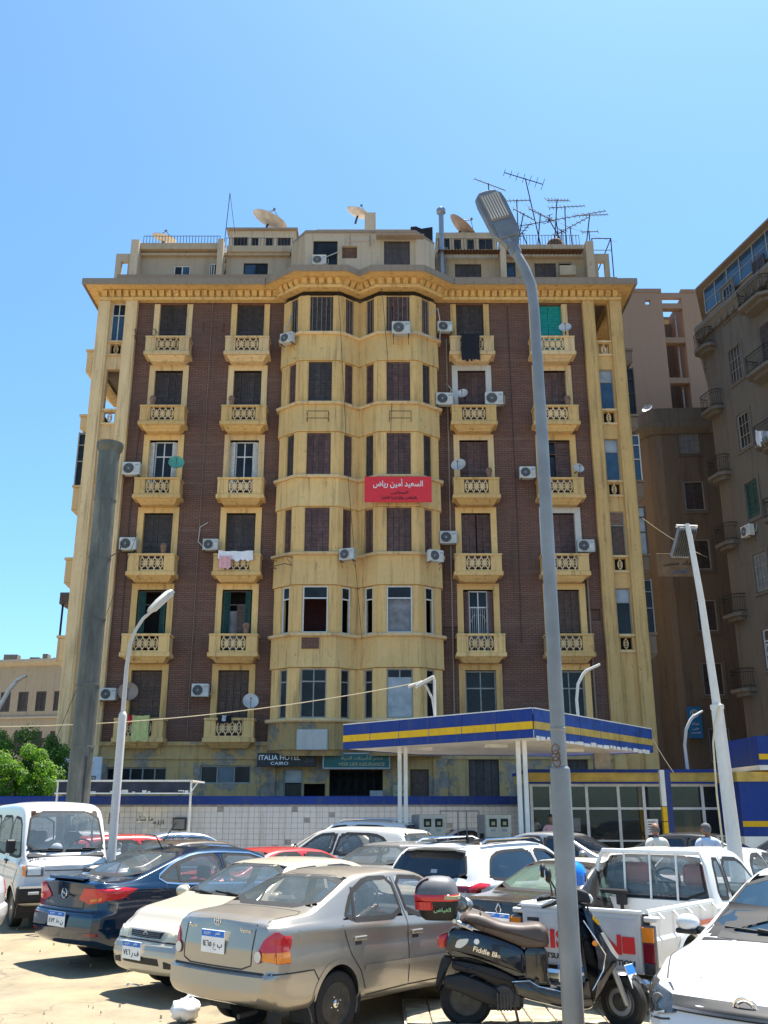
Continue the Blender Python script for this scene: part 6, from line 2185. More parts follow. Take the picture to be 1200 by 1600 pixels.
# ---- silver saloon in front
def silver_saloon():
    t = vehicle('parked_car', 'dusty silver brown saloon seen from its rear, nearest the camera beside the scooter', 'car', -.29, 11.09, 49, 1.0)
    t.scale = (.92, .92, 1.04)
    sp = sedan_spec()
    sp['top'] = [(-2.13, 1.0), (-2.06, 1.035), (-1.56, 1.065), (-1.46, 1.075), (-.80, 1.325), (-.58, 1.365), (-.1, 1.38), (.32, 1.355), (.47, 1.32), (1.12, 1.0), (1.24, .965), (1.9, .82), (2.06, .72), (2.13, .60)]
    sp['bot'] = [(-2.13, .37), (-1.85, .27), (1.9, .2), (2.13, .26)]
    sp['belt'] = [(-2.13, .955), (-1.5, .965), (0, .905), (1.2, .865), (2.1, .69)]
    sp['end_holes'][0] = ([(-.64, 1.095), (.64, 1.095), (.53, 1.315), (-.53, 1.315)], -1.6, -.5)
    c = Car(sp, t, 'silver_paint')
    c.windows('car_glass', 'car_glass')
    for m in 'LR':
        c.band(m, [(-.90, .965), (-.80, 1.235)], .035, .007, 'rubber', 'window_bar')
    c.wheels(.285, 'steel')
    # tail lights, wrapping round the corner
    for sd, m in ((1, 'L'), (-1, 'R')):
        lo = [(sd * .57, .70), (sd * .79, .68), (sd * .79, .92), (sd * .73, .925), (sd * .65, .86)]
        o = c.patch('B', lo, .012, 'red_lens', 'tail_light', nr=8, nc=6)
        c.patch(m, [(-1.985, .68), (-1.83, .68), (-1.85, .80), (-1.89, .89), (-1.95, .93), (-1.985, .93)], .012, 'red_lens', 'tail_light_side', o, nr=8, nc=5)
        c.patch(m, [(-1.985, .685), (-1.83, .685), (-1.84, .77), (-1.985, .77)], .016, 'amber_lens', 'indicator', o, nr=4, nc=4)
        c.patch('B', [(sd * .66, .695), (sd * .77, .685), (sd * .77, .77), (sd * .66, .77)], .016, 'amber_lens', 'indicator', o, nr=4, nc=4)
        p = c.pt('B', sd * .615, .735, .014)
        MB().lathe([(0, 0), (.046, 0), (.05, -.01)], 16, 'x').build('reversing_lamp', 'clear_lens', o, (p[0], p[1], p[2]))
        MB().tube([(0, .046 * cos(q), .046 * sin(q)) for q in [2 * pi * k / 16 for k in range(17)]], .007, 5).build('lamp_ring', 'dark_red_lens', o, (p[0] - .004, p[1], p[2]))
    # boot lid outline, bumper line, side rub strip
    for sd in (1, -1):
        c.band('B', [(sd * .53, .985), (sd * .52, .66), (sd * .40, .625)], .012, .003, 'cabin_dark', 'boot_seam', parent=c.body)
    c.band('B', [(-.40, .625), (.40, .625)], .012, .003, 'cabin_dark', 'boot_seam', parent=c.body)
    c.band('T', [(-2.02, .62), (-1.62, .66), (-1.52, .60), (-1.5, .0), (-1.52, -.60), (-1.62, -.66), (-2.02, -.62)], .010, .003, 'cabin_dark', 'boot_seam', parent=c.body)
    c.band('B', [(-.80, .602), (-.4, .607), (.4, .607), (.80, .602)], .016, .004, 'cabin_dark', 'bumper_seam', parent=c.body)
    for m in 'LR':
        c.band(m, [(-2.02, .60), (-1.52, .60), (-1.44, .50)], .012, .003, 'cabin_dark', 'bumper_seam', parent=c.body)
        c.band(m, [(-.78, .545), (1.0, .53)], .05, .012, 'silver_paint', 'rub_strip')
        c.seams([[(-.12, 1.30), (-.05, .93), (-.05, .33), (-.72, .31), (-.83, .52), (-.98, .68), (-1.10, .93)], [(-.05, .33), (.80, .33), (.93, .55), (1.02, .90)]], m)
        c.handle(-.84, .80, m); c.handle(.10, .79, m)
        c.patch(m, [(-1.72, .81), (-1.58, .80), (-1.56, .93), (-1.72, .935)], .0015, 'silver_paint', 'fuel_flap', nr=3, nc=3)
    c.mirror(.92, .93, 'R'); c.mirror(.92, .93, 'L')
    c.plate(-1, .02, .82, .36, .19, '١٤٦٥ ' + arabic('ب ع'), off=.02)
    c.badge(-1, 0.02, .985, 'oval', .034)
    for (tx, y, w) in (('Verna', -.40, .16), ('Accent', .42, .14)):
        lettering(tx, w, .035, 'chrome', t, (c.ex(y, .93, -1) - .005, y, .93), (pi / 2, 0, -pi / 2))
        c.seats([(-.05, (.36, -.36), .48), (-.95, (0,), 1.15)], 'seat_cloth', .34)
    c.dash(.75, .93, .66)
    MB().bbox(-1.05, 1.1, -.68, .68, .24, .34, .02).bbox(-1.5, -1.0, -.6, .6, .34, .98, .03).build('cabin_floor', 'cabin_beige', t)
    for ch in t.children:
        if ch.name.startswith('wheel'): ch.scale = (1.08, 1, .96)
    MB().ball((-1.28, -.25, 1.02), .09, 12, (1, 1.3, .35)).build('hat', 'cloth_white', t, smooth=60)
    MB().tube([(-1.8, -.3, .25), (-2.05, -.32, .24)], .022, 8).build('exhaust_pipe', 'metal_dark', t)
    MB().box(-1.95, -1.93, -.8, -.62, .12, .30).build('mud_flap', 'rubber', t)
silver_saloon()

# ---- dark blue saloon
def blue_saloon():
    t = vehicle('parked_car', 'glossy dark blue saloon with chrome window line and wide red tail lights', 'car', -2.82, 15.75, 47, 1.01)
    sp = sedan_spec(4.62, 1.80, 1.48)
    sp['top'] = [(-2.31, 1.06), (-2.25, 1.10), (-1.95, 1.09), (-1.70, 1.115), (-.85, 1.405), (-.5, 1.465), (-.05, 1.48), (.35, 1.45), (.55, 1.40), (1.35, 1.03), (1.5, .99), (2.05, .85), (2.24, .74), (2.31, .6)]
    sp['belt'] = [(-2.31, 1.0), (-1.6, 1.02), (0, .96), (1.3, .91), (2.2, .74)]
    sp['side_holes'] = [[(-1.32, 1.10), (-1.18, 1.045), (-.22, 1.0), (-.26, 1.375), (-.62, 1.37), (-1.02, 1.26)], [(-.12, 1.0), (1.12, .96), (.98, 1.05), (.48, 1.34), (-.16, 1.38)]]
    sp['end_holes'] = [([(-.69, 1.13), (.69, 1.13), (.55, 1.40), (-.55, 1.40)], -1.85, -.5), ([(-.72, 1.06), (.72, 1.06), (.57, 1.40), (-.57, 1.40)], .3, 1.5)]
    sp['xr'] = [(.25, .12), (.35, .04), (.5, .0), (.66, .02), (.72, .08), (.9, .09), (1.08, .04)]
    sp['arches'] = [(-1.30, .33, .375), (1.40, .33, .375)]
    c = Car(sp, t, 'blue_paint')
    chrome = [(-1.36, 1.11), (-1.20, 1.015), (0, .972), (1.15, .935), (1.02, 1.05), (.50, 1.365), (-.2, 1.41), (-.66, 1.395), (-1.05, 1.285)]
    c.windows('car_glass', 'car_glass', chrome=chrome)
    for m in 'LR': c.band(m, [(-1.0, 1.04), (-.98, 1.26)], .04, .007, 'rubber', 'window_bar')
    c.wheels(.325, 'alloy', .21)
    for sd, m in ((1, 'L'), (-1, 'R')):
        o = c.patch('B', [(sd * .36, .86), (sd * .60, .80), (sd * .86, .84), (sd * .85, 1.0), (sd * .5, 1.0)], .012, 'red_lens', 'tail_light', nr=7, nc=8)
        c.patch(m, [(-2.20, .84), (-1.95, .86), (-1.70, .985), (-1.90, 1.01), (-2.20, 1.0)], .012, 'red_lens', 'tail_light_side', o, nr=7, nc=6)
        c.patch('B', [(sd * .62, .83), (sd * .78, .84), (sd * .78, .89), (sd * .62, .885)], .018, 'amber_lens', 'indicator', o, nr=3, nc=3)
        c.handle(-.98, .88, m, 'blue_paint'); c.handle(.05, .87, m, 'blue_paint')
        c.seams([[(-.20, 1.37), (-.16, .98), (-.16, .36), (-.85, .34), (-.98, .58), (-1.2, .80), (-1.24, 1.04)], [(-.16, .36), (.85, .36), (1.02, .6), (1.12, .95)]], m)
        c.band('B', [(sd * .80, .705), (sd * .3, .70), (0, .70)], .014, .004, 'ink_black', 'bumper_seam', parent=c.body)
        c.patch('B', [(sd * .62, .42), (sd * .80, .42), (sd * .80, .46), (sd * .62, .46)], .006, 'dark_red_lens', 'reflector', nr=2, nc=3)
    c.band('B', [(-.5, 1.0), (-.46, .74), (.46, .74), (.5, 1.0)], .012, .003, 'ink_black', 'boot_seam', parent=c.body)
    c.plate(-1, .0, .60, .44, .19, '٤٧٢ ' + arabic('ن ط'), off=.02)
    c.badge(-1, 0, .92, 'bolt', .062)
    lettering('OPEL', .2, .035, 'chrome', t, (c.ex(.40, .80, -1) - .006, .38, .79), (pi / 2, 0, -pi / 2))
    MB().bbox(-2.3, -2.18, -.45, .45, 1.09, 1.13, .015).build('boot_spoiler', 'blue_paint', t)
    c.mirror(1.05, .98, 'R'); c.mirror(1.05, .98, 'L')
    c.seats([(-.05, (.38, -.38), .50), (-1.0, (0,), 1.25)], 'cabin_dark', .38)
    c.dash(.85, .97, .7)
    MB().bbox(-1.2, 1.2, -.7, .7, .26, .38, .02).bbox(-1.7, -1.05, -.6, .6, .38, 1.05, .03).build('cabin_floor', 'cabin_dark', t)
    MB().tube([(-.75, 0, 1.43), (-.88, 0, 1.62)], .009, 5).build('antenna', 'plastic_black', t)
blue_saloon()

# ---- cream saloon, nose to the camera
def cream_saloon():
    t = vehicle('parked_car', 'dusty cream saloon with its nose to the camera between the silver and blue saloons', 'car', -1.32, 13.4, 228, 1.0)
    sp = sedan_spec(4.24, 1.68, 1.42)
    sp['xf'] = [(.2, .10), (.3, .02), (.45, .0), (.55, .02), (.60, .06), (.70, .09), (.8, .2)]
    sp['top'] = sp['top'][:9] + [(1.12, 1.01), (1.24, .985), (1.85, .88), (2.0, .82), (2.08, .765), (2.12, .70)]
    sp['belt'] = sp['belt'][:3] + [(1.2, .90), (2.1, .73)]
    c = Car(sp, t, 'cream_paint')
    c.windows('car_glass', 'screen_glass')
    c.wheels(.285, 'steel')
    for sd, m in ((1, 'L'), (-1, 'R')):
        o = c.patch('F', [(sd * .38, .60), (sd * .70, .585), (sd * .74, .66), (sd * .68, .715), (sd * .40, .705)], .014, 'yellowed_lens', 'headlight', nr=6, nc=7)
        c.patch(m, [(1.84, .585), (2.02, .585), (2.02, .68), (1.86, .70), (1.76, .70)], .014, 'yellowed_lens', 'indicator', o, nr=5, nc=4)
        p = c.pt('F', sd * .52, .65, .004)
        MB().lathe([(0, 0), (.045, 0), (.05, -.012)], 14, 'x').build('reflector', 'clear_lens', o, p)
        c.seams([[(-.05, .93), (-.05, .33), (.80, .33), (.93, .55), (1.02, .90)]], m)
        c.handle(.10, .79, m)
        c.patch('F', [(sd * .42, .34), (sd * .62, .34), (sd * .62, .40), (sd * .42, .41)], .008, 'plastic_black', 'fog_lamp_recess', nr=3, nc=3)
    o = c.patch('F', [(-.28, .625), (.28, .625), (.31, .695), (-.31, .695)], .010, 'plastic_black', 'grille', nr=5, nc=8)
    for z in (.642, .66, .678):
        c.band('F', [(-.27, z), (0, z - .004), (.27, z)], .007, .018, 'plastic_grey', 'grille_bar', parent=o)
    c.band('F', [(-.30, .625), (0, .618), (.30, .625), (.33, .70), (-.33, .70)], .012, .016, 'silver_paint', 'grille_frame', True, o)
    c.badge(1, 0, .66, 'rings', .028)
    c.band('F', [(-.78, .535), (0, .53), (.78, .535)], .05, .012, 'silver_paint', 'bumper_strip')
    c.patch('F', [(-.34, .36), (.34, .36), (.32, .43), (-.32, .43)], .006, 'plastic_black', 'air_intake', nr=3, nc=8)
    c.band('F', [(-.8, .59), (0, .60), (.8, .59)], .012, .004, 'cabin_dark', 'bumper_seam', parent=c.body)
    c.band('T', [(1.12, .70), (1.6, .68), (1.95, .58)], .012, .003, 'cabin_dark', 'bonnet_seam', parent=c.body); c.band('T', [(1.12, -.70), (1.6, -.68), (1.95, -.58)], .012, .003, 'cabin_dark', 'bonnet_seam', parent=c.body)
    c.plate(1, -.12, .49, .36, .19, '٧٤٦ ' + arabic('ف ر'), off=.03)
    c.wiper(.45, 1.03, -.10, 1.06); c.wiper(-.10, 1.03, -.58, 1.05)
    c.seats([(-.05, (.36, -.36), .48)], 'seat_cloth', .34); c.dash(.75, .95, .66)
    MB().bbox(-1.05, 1.1, -.68, .68, .24, .34, .02).build('cabin_floor', 'cabin_dark', t)
    c.mirror(.95, .95, 'L'); c.mirror(.95, .95, 'R')
cream_saloon()

# ---- white SUV seen from behind
def white_suv():
    t = vehicle('parked_suv', 'shiny white sport utility with black roof panel and red tail lights behind the scooter', 'suv', 1.85, 16.2, 52, .97)
    sp = suv_spec(4.44, 1.855, 1.62)
    c = Car(sp, t, 'white_paint')
    c.windows('car_glass_dark', 'car_glass_dark')
    c.wheels(.35, 'alloy', .22)
    for sd, m in ((1, 'L'), (-1, 'R')):
        o = c.patch('B', [(sd * .48, .985), (sd * .86, .93), (sd * .87, 1.06), (sd * .52, 1.04)], .014, 'dark_red_lens', 'tail_light', nr=6, nc=8)
        c.patch(m, [(-2.12, .95), (-1.78, 1.02), (-1.66, 1.07), (-1.92, 1.075), (-2.12, 1.06)], .014, 'red_lens', 'tail_light_side', o, nr=6, nc=5)
        c.band(m, [(-1.6, 1.60 * .985), (-.6, 1.625 * .985)], .02, .02, 'chrome', 'roof_trim')
        b = MB(); b.tube([(-1.5, sd * .60, 1.595), (-1.35, sd * .60, 1.645), (.1, sd * .60, 1.66), (.3, sd * .60, 1.61)], .018, 6); b.build('roof_rail', 'chrome', t, smooth=40)
        c.seams([[(-.12, 1.48), (-.08, 1.03), (-.08, .42), (-.8, .40), (-.95, .62), (-1.15, .9), (-1.2, 1.06)]], m); c.handle(-1.0, .94, m, 'chrome')
    c.patch('T', [(-1.35, -.50), (.25, -.50), (.25, .50), (-1.35, .50)], .006, 'car_glass_dark', 'roof_panel', nr=8, nc=8)
    MB().add([(-.95, -.03, 1.62), (-.75, -.03, 1.62), (-.75, .03, 1.62), (-.95, .03, 1.62), (-1.0, -.012, 1.70), (-.97, .012, 1.70)], [(0, 1, 2, 3), (0, 1, 4), (1, 2, 5, 4), (2, 3, 5), (3, 0, 4, 5)]).build('antenna', 'plastic_black', t)
    c.band('B', [(-.45, 1.0), (.45, 1.0)], .03, .01, 'chrome', 'tailgate_trim')
    c.patch('B', [(-.8, .38), (.8, .38), (.78, .60), (-.78, .60)], .006, 'plastic_black', 'lower_bumper', nr=4, nc=10)
    MB().bbox(-2.02, -1.78, -.55, .55, 1.535, 1.565, .012).build('tailgate_spoiler', 'white_paint', t)
    c.patch('B', [(-.16, 1.19), (-.05, 1.19), (-.05, 1.24), (-.16, 1.24)], .006, 'pane_pale', 'sticker', nr=2, nc=2)
    c.mirror(1.0, 1.08, 'R'); c.mirror(1.0, 1.08, 'L')
    MB().bbox(-1.9, 1.2, -.75, .75, .3, .42, .02).bbox(-1.0, -.8, -.6, .6, .42, 1.2, .05).build('cabin_floor', 'cabin_dark', t)
white_suv()

# ---- black saloon with the dusty roof
def black_saloon():
    t = vehicle('parked_car', 'black saloon with a dusty pale roof and greenish rear window behind the scooter', 'car', 2.85, 13.75, 42, .93)
    sp = sedan_spec(4.3, 1.72, 1.50)
    c = Car(sp, t, 'black_paint')
    c.windows('car_glass_green', 'car_glass_green', tw=.045)
    c.wheels(.29, 'steel')
    M('dusty_roof', (.36, .35, .28), .6, var=.2)
    c.patch('T', [(-.62, -.52), (.4, -.5), (.4, .5), (-.62, .52)], .005, 'dusty_roof', 'roof_panel', nr=8, nc=8)
    for sd, m in ((1, 'L'), (-1, 'R')):
        c.patch('B', [(sd * .62, .76), (sd * .8, .74), (sd * .78, 1.0), (sd * .66, 1.0)], .012, 'dark_red_lens', 'tail_light', nr=6, nc=4)
        c.handle(-.84, .88, m)
    c.badge(-1, .0, .93, 'diamond', .06)
    c.plate(-1, 0, .80, .42, .18, '٥٢٨ ' + arabic('س ج'))
    c.band('B', [(-.58, 1.03), (-.55, .70), (.55, .70), (.58, 1.03)], .012, .003, 'ink_black', 'boot_seam', parent=c.body)
    MB().bbox(-1.05, 1.1, -.68, .68, .24, .34, .02).build('cabin_floor', 'cabin_beige', t)
    c.seats([(-.05, (.36, -.36), .48), (-.95, (0,), 1.15)], 'seat_cloth', .38)
black_saloon()

# ---- white minivan
def white_van():
    t = vehicle('parked_van', 'white boxy minivan facing the camera with a black bumper at the left edge', 'van', -6.75, 20.1, -59, 1.17)
    sp = dict(L=3.3, W=1.45, H=1.86, roofw=.61, zb=.3, crown=.07, sidebulge=.004,
              top=[(-1.65, 1.60), (-1.60, 1.74), (-1.45, 1.83), (0, 1.86), (.75, 1.84), (.98, 1.79), (1.10, 1.72), (1.47, 1.12), (1.56, 1.04), (1.62, .96), (1.65, .88)],
              bot=[(-1.65, .34), (1.4, .30), (1.65, .34)], belt=[(-1.65, 1.0), (1.3, .98), (1.65, .85)],
              plan=[(-1.65, .66), (-1.55, .71), (-1.3, .725), (1.3, .725), (1.55, .70), (1.65, .62)],
              xr=[(.3, .02), (.6, 0), (1.6, .03)], xf=[(.3, .05), (.45, .0), (.60, .0), (.63, .04), (.9, .06), (1.0, .08)],
              arches=[(-1.0, .30, .32), (1.12, .30, .33)], bulge=.06,
              side_holes=[[(-1.5, 1.08), (-.66, 1.06), (-.66, 1.62), (-1.48, 1.62)], [(-.56, 1.06), (.34, 1.04), (.34, 1.62), (-.56, 1.62)], [(.44, 1.04), (1.36, 1.02), (1.30, 1.12), (1.02, 1.58), (.44, 1.62)]],
              end_holes=[([(-.60, 1.10), (.60, 1.10), (.52, 1.70), (-.52, 1.70)], .8, 1.62), ([(-.5, 1.1), (.5, 1.1), (.46, 1.6), (-.46, 1.6)], -1.8, -1.5)])
    c = Car(sp, t, 'van_paint')
    c.windows('car_glass', 'screen_glass', tw=.04)
    c.wheels(.28, 'steel', .16)
    for sd, m in ((1, 'L'), (-1, 'R')):
        o = c.patch('F', [(sd * .36, .75), (sd * .61, .75), (sd * .61, .91), (sd * .36, .91)], .010, 'plastic_grey', 'headlight_surround', nr=4, nc=5)
        c.patch('F', [(sd * .40, .77), (sd * .59, .77), (sd * .59, .89), (sd * .40, .89)], .018, 'clear_lens', 'headlight', o, nr=5, nc=5)
        c.patch('F', [(sd * .615, .76), (sd * .655, .76), (sd * .655, .90), (sd * .615, .90)], .014, 'amber_lens', 'indicator', o, nr=3, nc=2)
        c.seams([[(.40, 1.62), (.40, .45)], [(1.40, 1.0), (1.36, .85), (1.28, .62)]], m); c.handle(.52, .95, m, 'plastic_black')
        b = MB(); b.bbox(1.16, 1.22, sd * .80 - .07, sd * .80 + .07, 1.08, 1.28, .02); b.tube([(1.2, sd * .70, 1.12), (1.2, sd * .78, 1.15)], .015, 5); b.build('mirror', 'plastic_black', t)
    M('van_grille', (.55, .55, .54), .4, var=.1)
    c.patch('F', [(-.34, .76), (.34, .76), (.34, .90), (-.34, .90)], .008, 'van_grille', 'front_panel', nr=3, nc=6)
    c.band('F', [(-.34, .83), (.34, .83)], .012, .012, 'cabin_dark', 'panel_slot', parent=c.body)
    b = MB(); b.bbox(-.74, .74, -.09, .05, .38, .62, .03); bp = b.build('bumper', 'plastic_black', t, (1.66, 0, 0), pi / 2)
    MB().bbox(-.17, .17, -.105, -.09, .46, .52, .004).build('bumper_badge', 'plastic_grey', bp)
    MB().bbox(-.58, -.42, -.10, -.09, .50, .54, .004).build('fog_lamp', 'clear_lens', bp); MB().bbox(.42, .58, -.10, -.09, .50, .54, .004).build('fog_lamp', 'clear_lens', bp)
    lettering('SUZUKI', .28, .05, 'plastic_grey', t, (c.ex(-.42, .99, 1) + .004, -.42, .985), (pi / 2 - .2, 0, pi / 2))
    c.wiper(.5, 1.13, .0, 1.13); c.wiper(-.05, 1.13, -.52, 1.13)
    c.seats([(.55, (.34, -.34), .45), (-.4, (0,), 1.1), (-1.2, (0,), 1.1)], 'seat_cloth', .55)
    c.dash(1.15, 1.08, .62, .34)
    MB().bbox(-1.5, 1.4, -.65, .65, .4, .55, .02).build('cabin_floor', 'cabin_dark', t)
    MB().ball((0, 0, 0), .09, 10, (1, 1, .8)).build('tissue_bundle', 'cloth_white', t, (1.22, -.1, 1.15), smooth=60)
white_van()
# ---- white pickup
def pickup():
    t = vehicle('pickup_truck', 'white pickup with an open load bed, red lettering on the tailgate and salmon headrests', 'pickup', 3.50, 12.7, 50, 1.06)
    sp = dict(L=2.55, W=1.60, H=1.48, roofw=[(-1.3, .60), (1.3, .60)], zb=.32, crown=.05,
              top=[(-1.275, 1.32), (-1.24, 1.41), (-1.12, 1.465), (-.6, 1.48), (-.28, 1.465), (-.14, 1.42), (.38, .99), (.48, .95), (1.1, .88), (1.22, .80), (1.275, .70)],
              belt=[(-1.275, .90), (.3, .91), (1.2, .78)], plan=[(-1.275, .74), (-1.2, .77), (.6, .79), (1.1, .76), (1.275, .66)],
              xr=[(.3, .0), (1.0, 0), (1.45, .07)], xf=[(.3, .04), (.5, 0), (.8, .06)], arches=[(.72, .33, .37)], bulge=.03,
              side_holes=[[(-1.12, .96), (-.86, .95), (-.86, 1.36), (-1.02, 1.37)], [(-.78, .95), (.22, .95), (.12, 1.04), (-.24, 1.34), (-.78, 1.37)]],
              end_holes=[([(-.64, .95), (.64, .95), (.56, 1.39), (-.56, 1.39)], -1.4, -1.1), ([(-.66, 1.0), (.66, 1.0), (.56, 1.40), (-.56, 1.40)], -.3, .5)])
    # cab sits ahead of the bed
    cab = bpy.data.objects.new('cab', None); COL.objects.link(cab); cab.parent = t; cab.location = (.95, 0, 0)
    c = Car(sp, cab, 'pickup_paint')
    c.body.name = 'cab_body'
    c.windows('car_glass', 'car_glass', tw=.045)
    for m in 'LR':
        c.seams([[(-.82, 1.46), (-.82, .40), (.16, .40), (.30, .62), (.28, 1.0)]], m); c.handle(-.66, .90, m, 'plastic_black')
    c.mirror(.12, 1.03, 'R', 'plastic_black'); c.mirror(.12, 1.03, 'L', 'plastic_black')
    for y in (.36, -.36):
        s = MB(); s.bbox(-.92, -.78, y - .24, y + .24, .5, 1.05, .04); o = s.build('seat', 'seat_cloth', cab)
        MB().bbox(-.95, -.82, y - .145, y + .145, 1.06, 1.30, .045).build('headrest', 'seat_salmon', cab)
    MB().bbox(-1.1, .4, -.66, .66, .4, .5, .02).build('cabin_floor', 'cabin_dark', cab)
    c.dash(.05, 1.02, .62)
    # re-parent the cab's parts to the truck (the cab is not a level of its own)
    bpy.context.view_layer.update()
    for ch in list(cab.children):
        ch.parent = t; ch.location = (ch.location.x + .95, ch.location.y, ch.location.z)
    bpy.data.objects.remove(cab)
    # load bed: outer sides, inner sides, floor, head board
    x0, x1 = -2.05, -.36
    W, zf, zt = .80, .52, .94
    for sd in (1, -1):
        prof = []
        b = MB()
        ar, ax, az = .37, -1.22, .33
        xs = [x0 + (x1 - x0) * i / 40 for i in range(41)]
        rows = []
        for z, y in ((.38, W - .03), (.46, W - .005), (.56, W), (.70, W - .01), (.73, W - .035), (.83, W - .045), (.90, W - .05), (.94, W - .055), (.94, W - .13), (.90, W - .13), (.72, W - .14), (.50, W - .14)):
            row = []
            for x in xs:
                zz = z
                d2 = ar * ar - (x - ax) ** 2
                if d2 > 0: zz = max(z, az + sqrt(d2))
                row.append((x, sd * y, zz))
            rows.append(row)
        b.grid(rows)
        o = b.build('bed_side', 'pickup_paint', t, smooth=30)
        lip = MB(); lip.grid([[(ax + r * cos(q), sd * (W + e), az + r * sin(q)) for q in [pi * k / 20 for k in range(21)]] for r, e in ((ar - .01, -.03), (ar, .012), (ar + .045, .0))])
        lip.build('arch_lip', 'pickup_paint', o, smooth=40)
        r = MB(); r.tube([(x0 + .03, sd * (W - .09), .955), (x1 - .02, sd * (W - .09), .955)], .022, 8); rr = r.build('bed_rail', 'pickup_paint', t)
        for k in range(5):
            x = x0 + .2 + k * .34
            MB().add([(x, sd * (W - .05), .94), (x + .04, sd * (W - .05), .94), (x + .05, sd * (W + .0), .89), (x + .02, sd * (W + .002), .885), (x, sd * (W - .05), .92), (x + .04, sd * (W - .05), .92)], [(0, 1, 2, 3), (0, 3, 4), (1, 5, 2), (4, 3, 2, 5)]).build('rope_hook', 'pickup_paint', o)
        s = MB(); s.box(-1.0, -.5, sd * (W - .012), sd * (W - .008), .755, .80)
        s.build('red_reflector', 'red_lens', t)
        # rear lamp cluster
        yy = sd * (W - .055)
        q = MB(); q.bbox(x0 - .035, x0 + .02, yy - .065, yy + .065, .40, .84, .01); lamp = q.build('tail_light', 'plastic_grey', t)
        MB().bbox(x0 - .05, x0 - .03, yy - .06, yy + .06, .69, .825, .006).build('indicator', 'amber_lens', lamp)
        MB().bbox(x0 - .05, x0 - .03, yy - .06, yy + .06, .51, .685, .006).build('brake_lens', 'dark_red_lens', lamp)
        MB().bbox(x0 - .05, x0 - .03, yy - .06, yy + .06, .41, .505, .006).build('reversing_lens', 'smoke_lens', lamp)
        MB().bbox(x0 - .04, x0 + .06, yy - .10, yy + .04, .87, .92, .012).build('latch', 'pickup_paint', t)
        for ax_ in (-1.22,):
            w = MB(); w.grid([[(ax_ + .37 * cos(q2), y3, az + .37 * sin(q2)) for q2 in [pi * k / 12 for k in range(13)]] for y3 in (sd * (W - .02), sd * (W - .35))]); w.build('wheel_well', 'cabin_dark', o)
            make_wheel(t, (ax_, sd * (W - .04), .31), sd, .31, .19, 'steel')
        make_wheel(t, (.95 + .72, sd * (W - .04), .31), sd, .31, .19, 'steel')
    b = MB(); b.box(x0 + .03, x1, -.68, .68, .50, .54); b.box(x1 - .04, x1, -.68, .68, .54, .93); b.build('bed_floor', 'pickup_paint', t)
    g = MB(); g.bbox(x0 - .03, x0 + .02, -.67, .67, .40, .93, .012); tg = g.build('tailgate', 'pickup_paint', t)
    MB().tube([(x0 - .005, -.68, .945), (x0 - .005, .68, .945)], .024, 8).build('tailgate_rail', 'pickup_paint', tg)
    M('tailgate_grey', (.60, .60, .60), .45, var=.1)
    MB().bbox(x0 - .036, x0 - .03, -.63, .63, .43, .88, .002).build('tailgate_panel', 'tailgate_grey', tg)
    R = (pi / 2, 0, -pi / 2)
    lettering('NISSAN', 1.04, .18, 'ink_red', tg, (x0 - .039, .06, .65), R, bold=.03)
    MB().box(x0 - .042, x0 - .036, -.60, -.47, .575, .725).build('tailgate_mark', 'ink_red', tg)
    lettering('DATSUN', .30, .05, 'metal_dark', tg, (x0 - .039, .34, .49), R, bold=.02)
    lettering('EDITION', .30, .05, 'metal_dark', tg, (x0 - .039, -.44, .49), R, bold=.02)
    MB().box(x0 - .04, x0 - .036, .46, .60, .80, .835).build('tailgate_badge', 'metal_dark', tg)
    p = MB(); p.bbox(x0 - .16, x0 - .06, -.78, .78, .27, .38, .03); p.build('rear_bumper', 'chrome', t)
    n = put('number_plate', MB().bbox(-.18, .18, -.006, .006, -.085, .085, .004).mesh('number_plate', 'plate_white'), t, (x0 - .17, 0, .36), -pi / 2)
    MB().box(-.174, .174, -.008, -.006, .025, .08).build('plate_band', 'plate_blue', n)
    # rack over the cab's rear window
    fr = MB(); zc = 1.50
    fr.tube([(x1 - .01, -.71, .93), (x1 + .0, -.66, 1.30), (x1 + .02, -.60, 1.44), (x1 + .02, .60, 1.44), (x1 + .0, .66, 1.30), (x1 - .01, .71, .93)], .026, 8)
    rk = fr.build('window_rack', 'pickup_paint', t, smooth=40)
    for y in (-.32, 0, .32):
        MB().tube([(x1 - .02, y, .92), (x1 + .01, y, 1.43)], .014, 6).build('rack_bar', 'pickup_paint', rk)
    k = MB(); k.bbox(x1 - .16, x1 - .08, .22, .60, .98, 1.03, .015); k.bbox(x1 - .15, x1 - .09, .26, .38, .86, .99, .01); k.box(x1 - .13, x1 - .11, .30, .34, .54, .86)
    k.build('winch_post', 'plastic_black', t)
pickup()

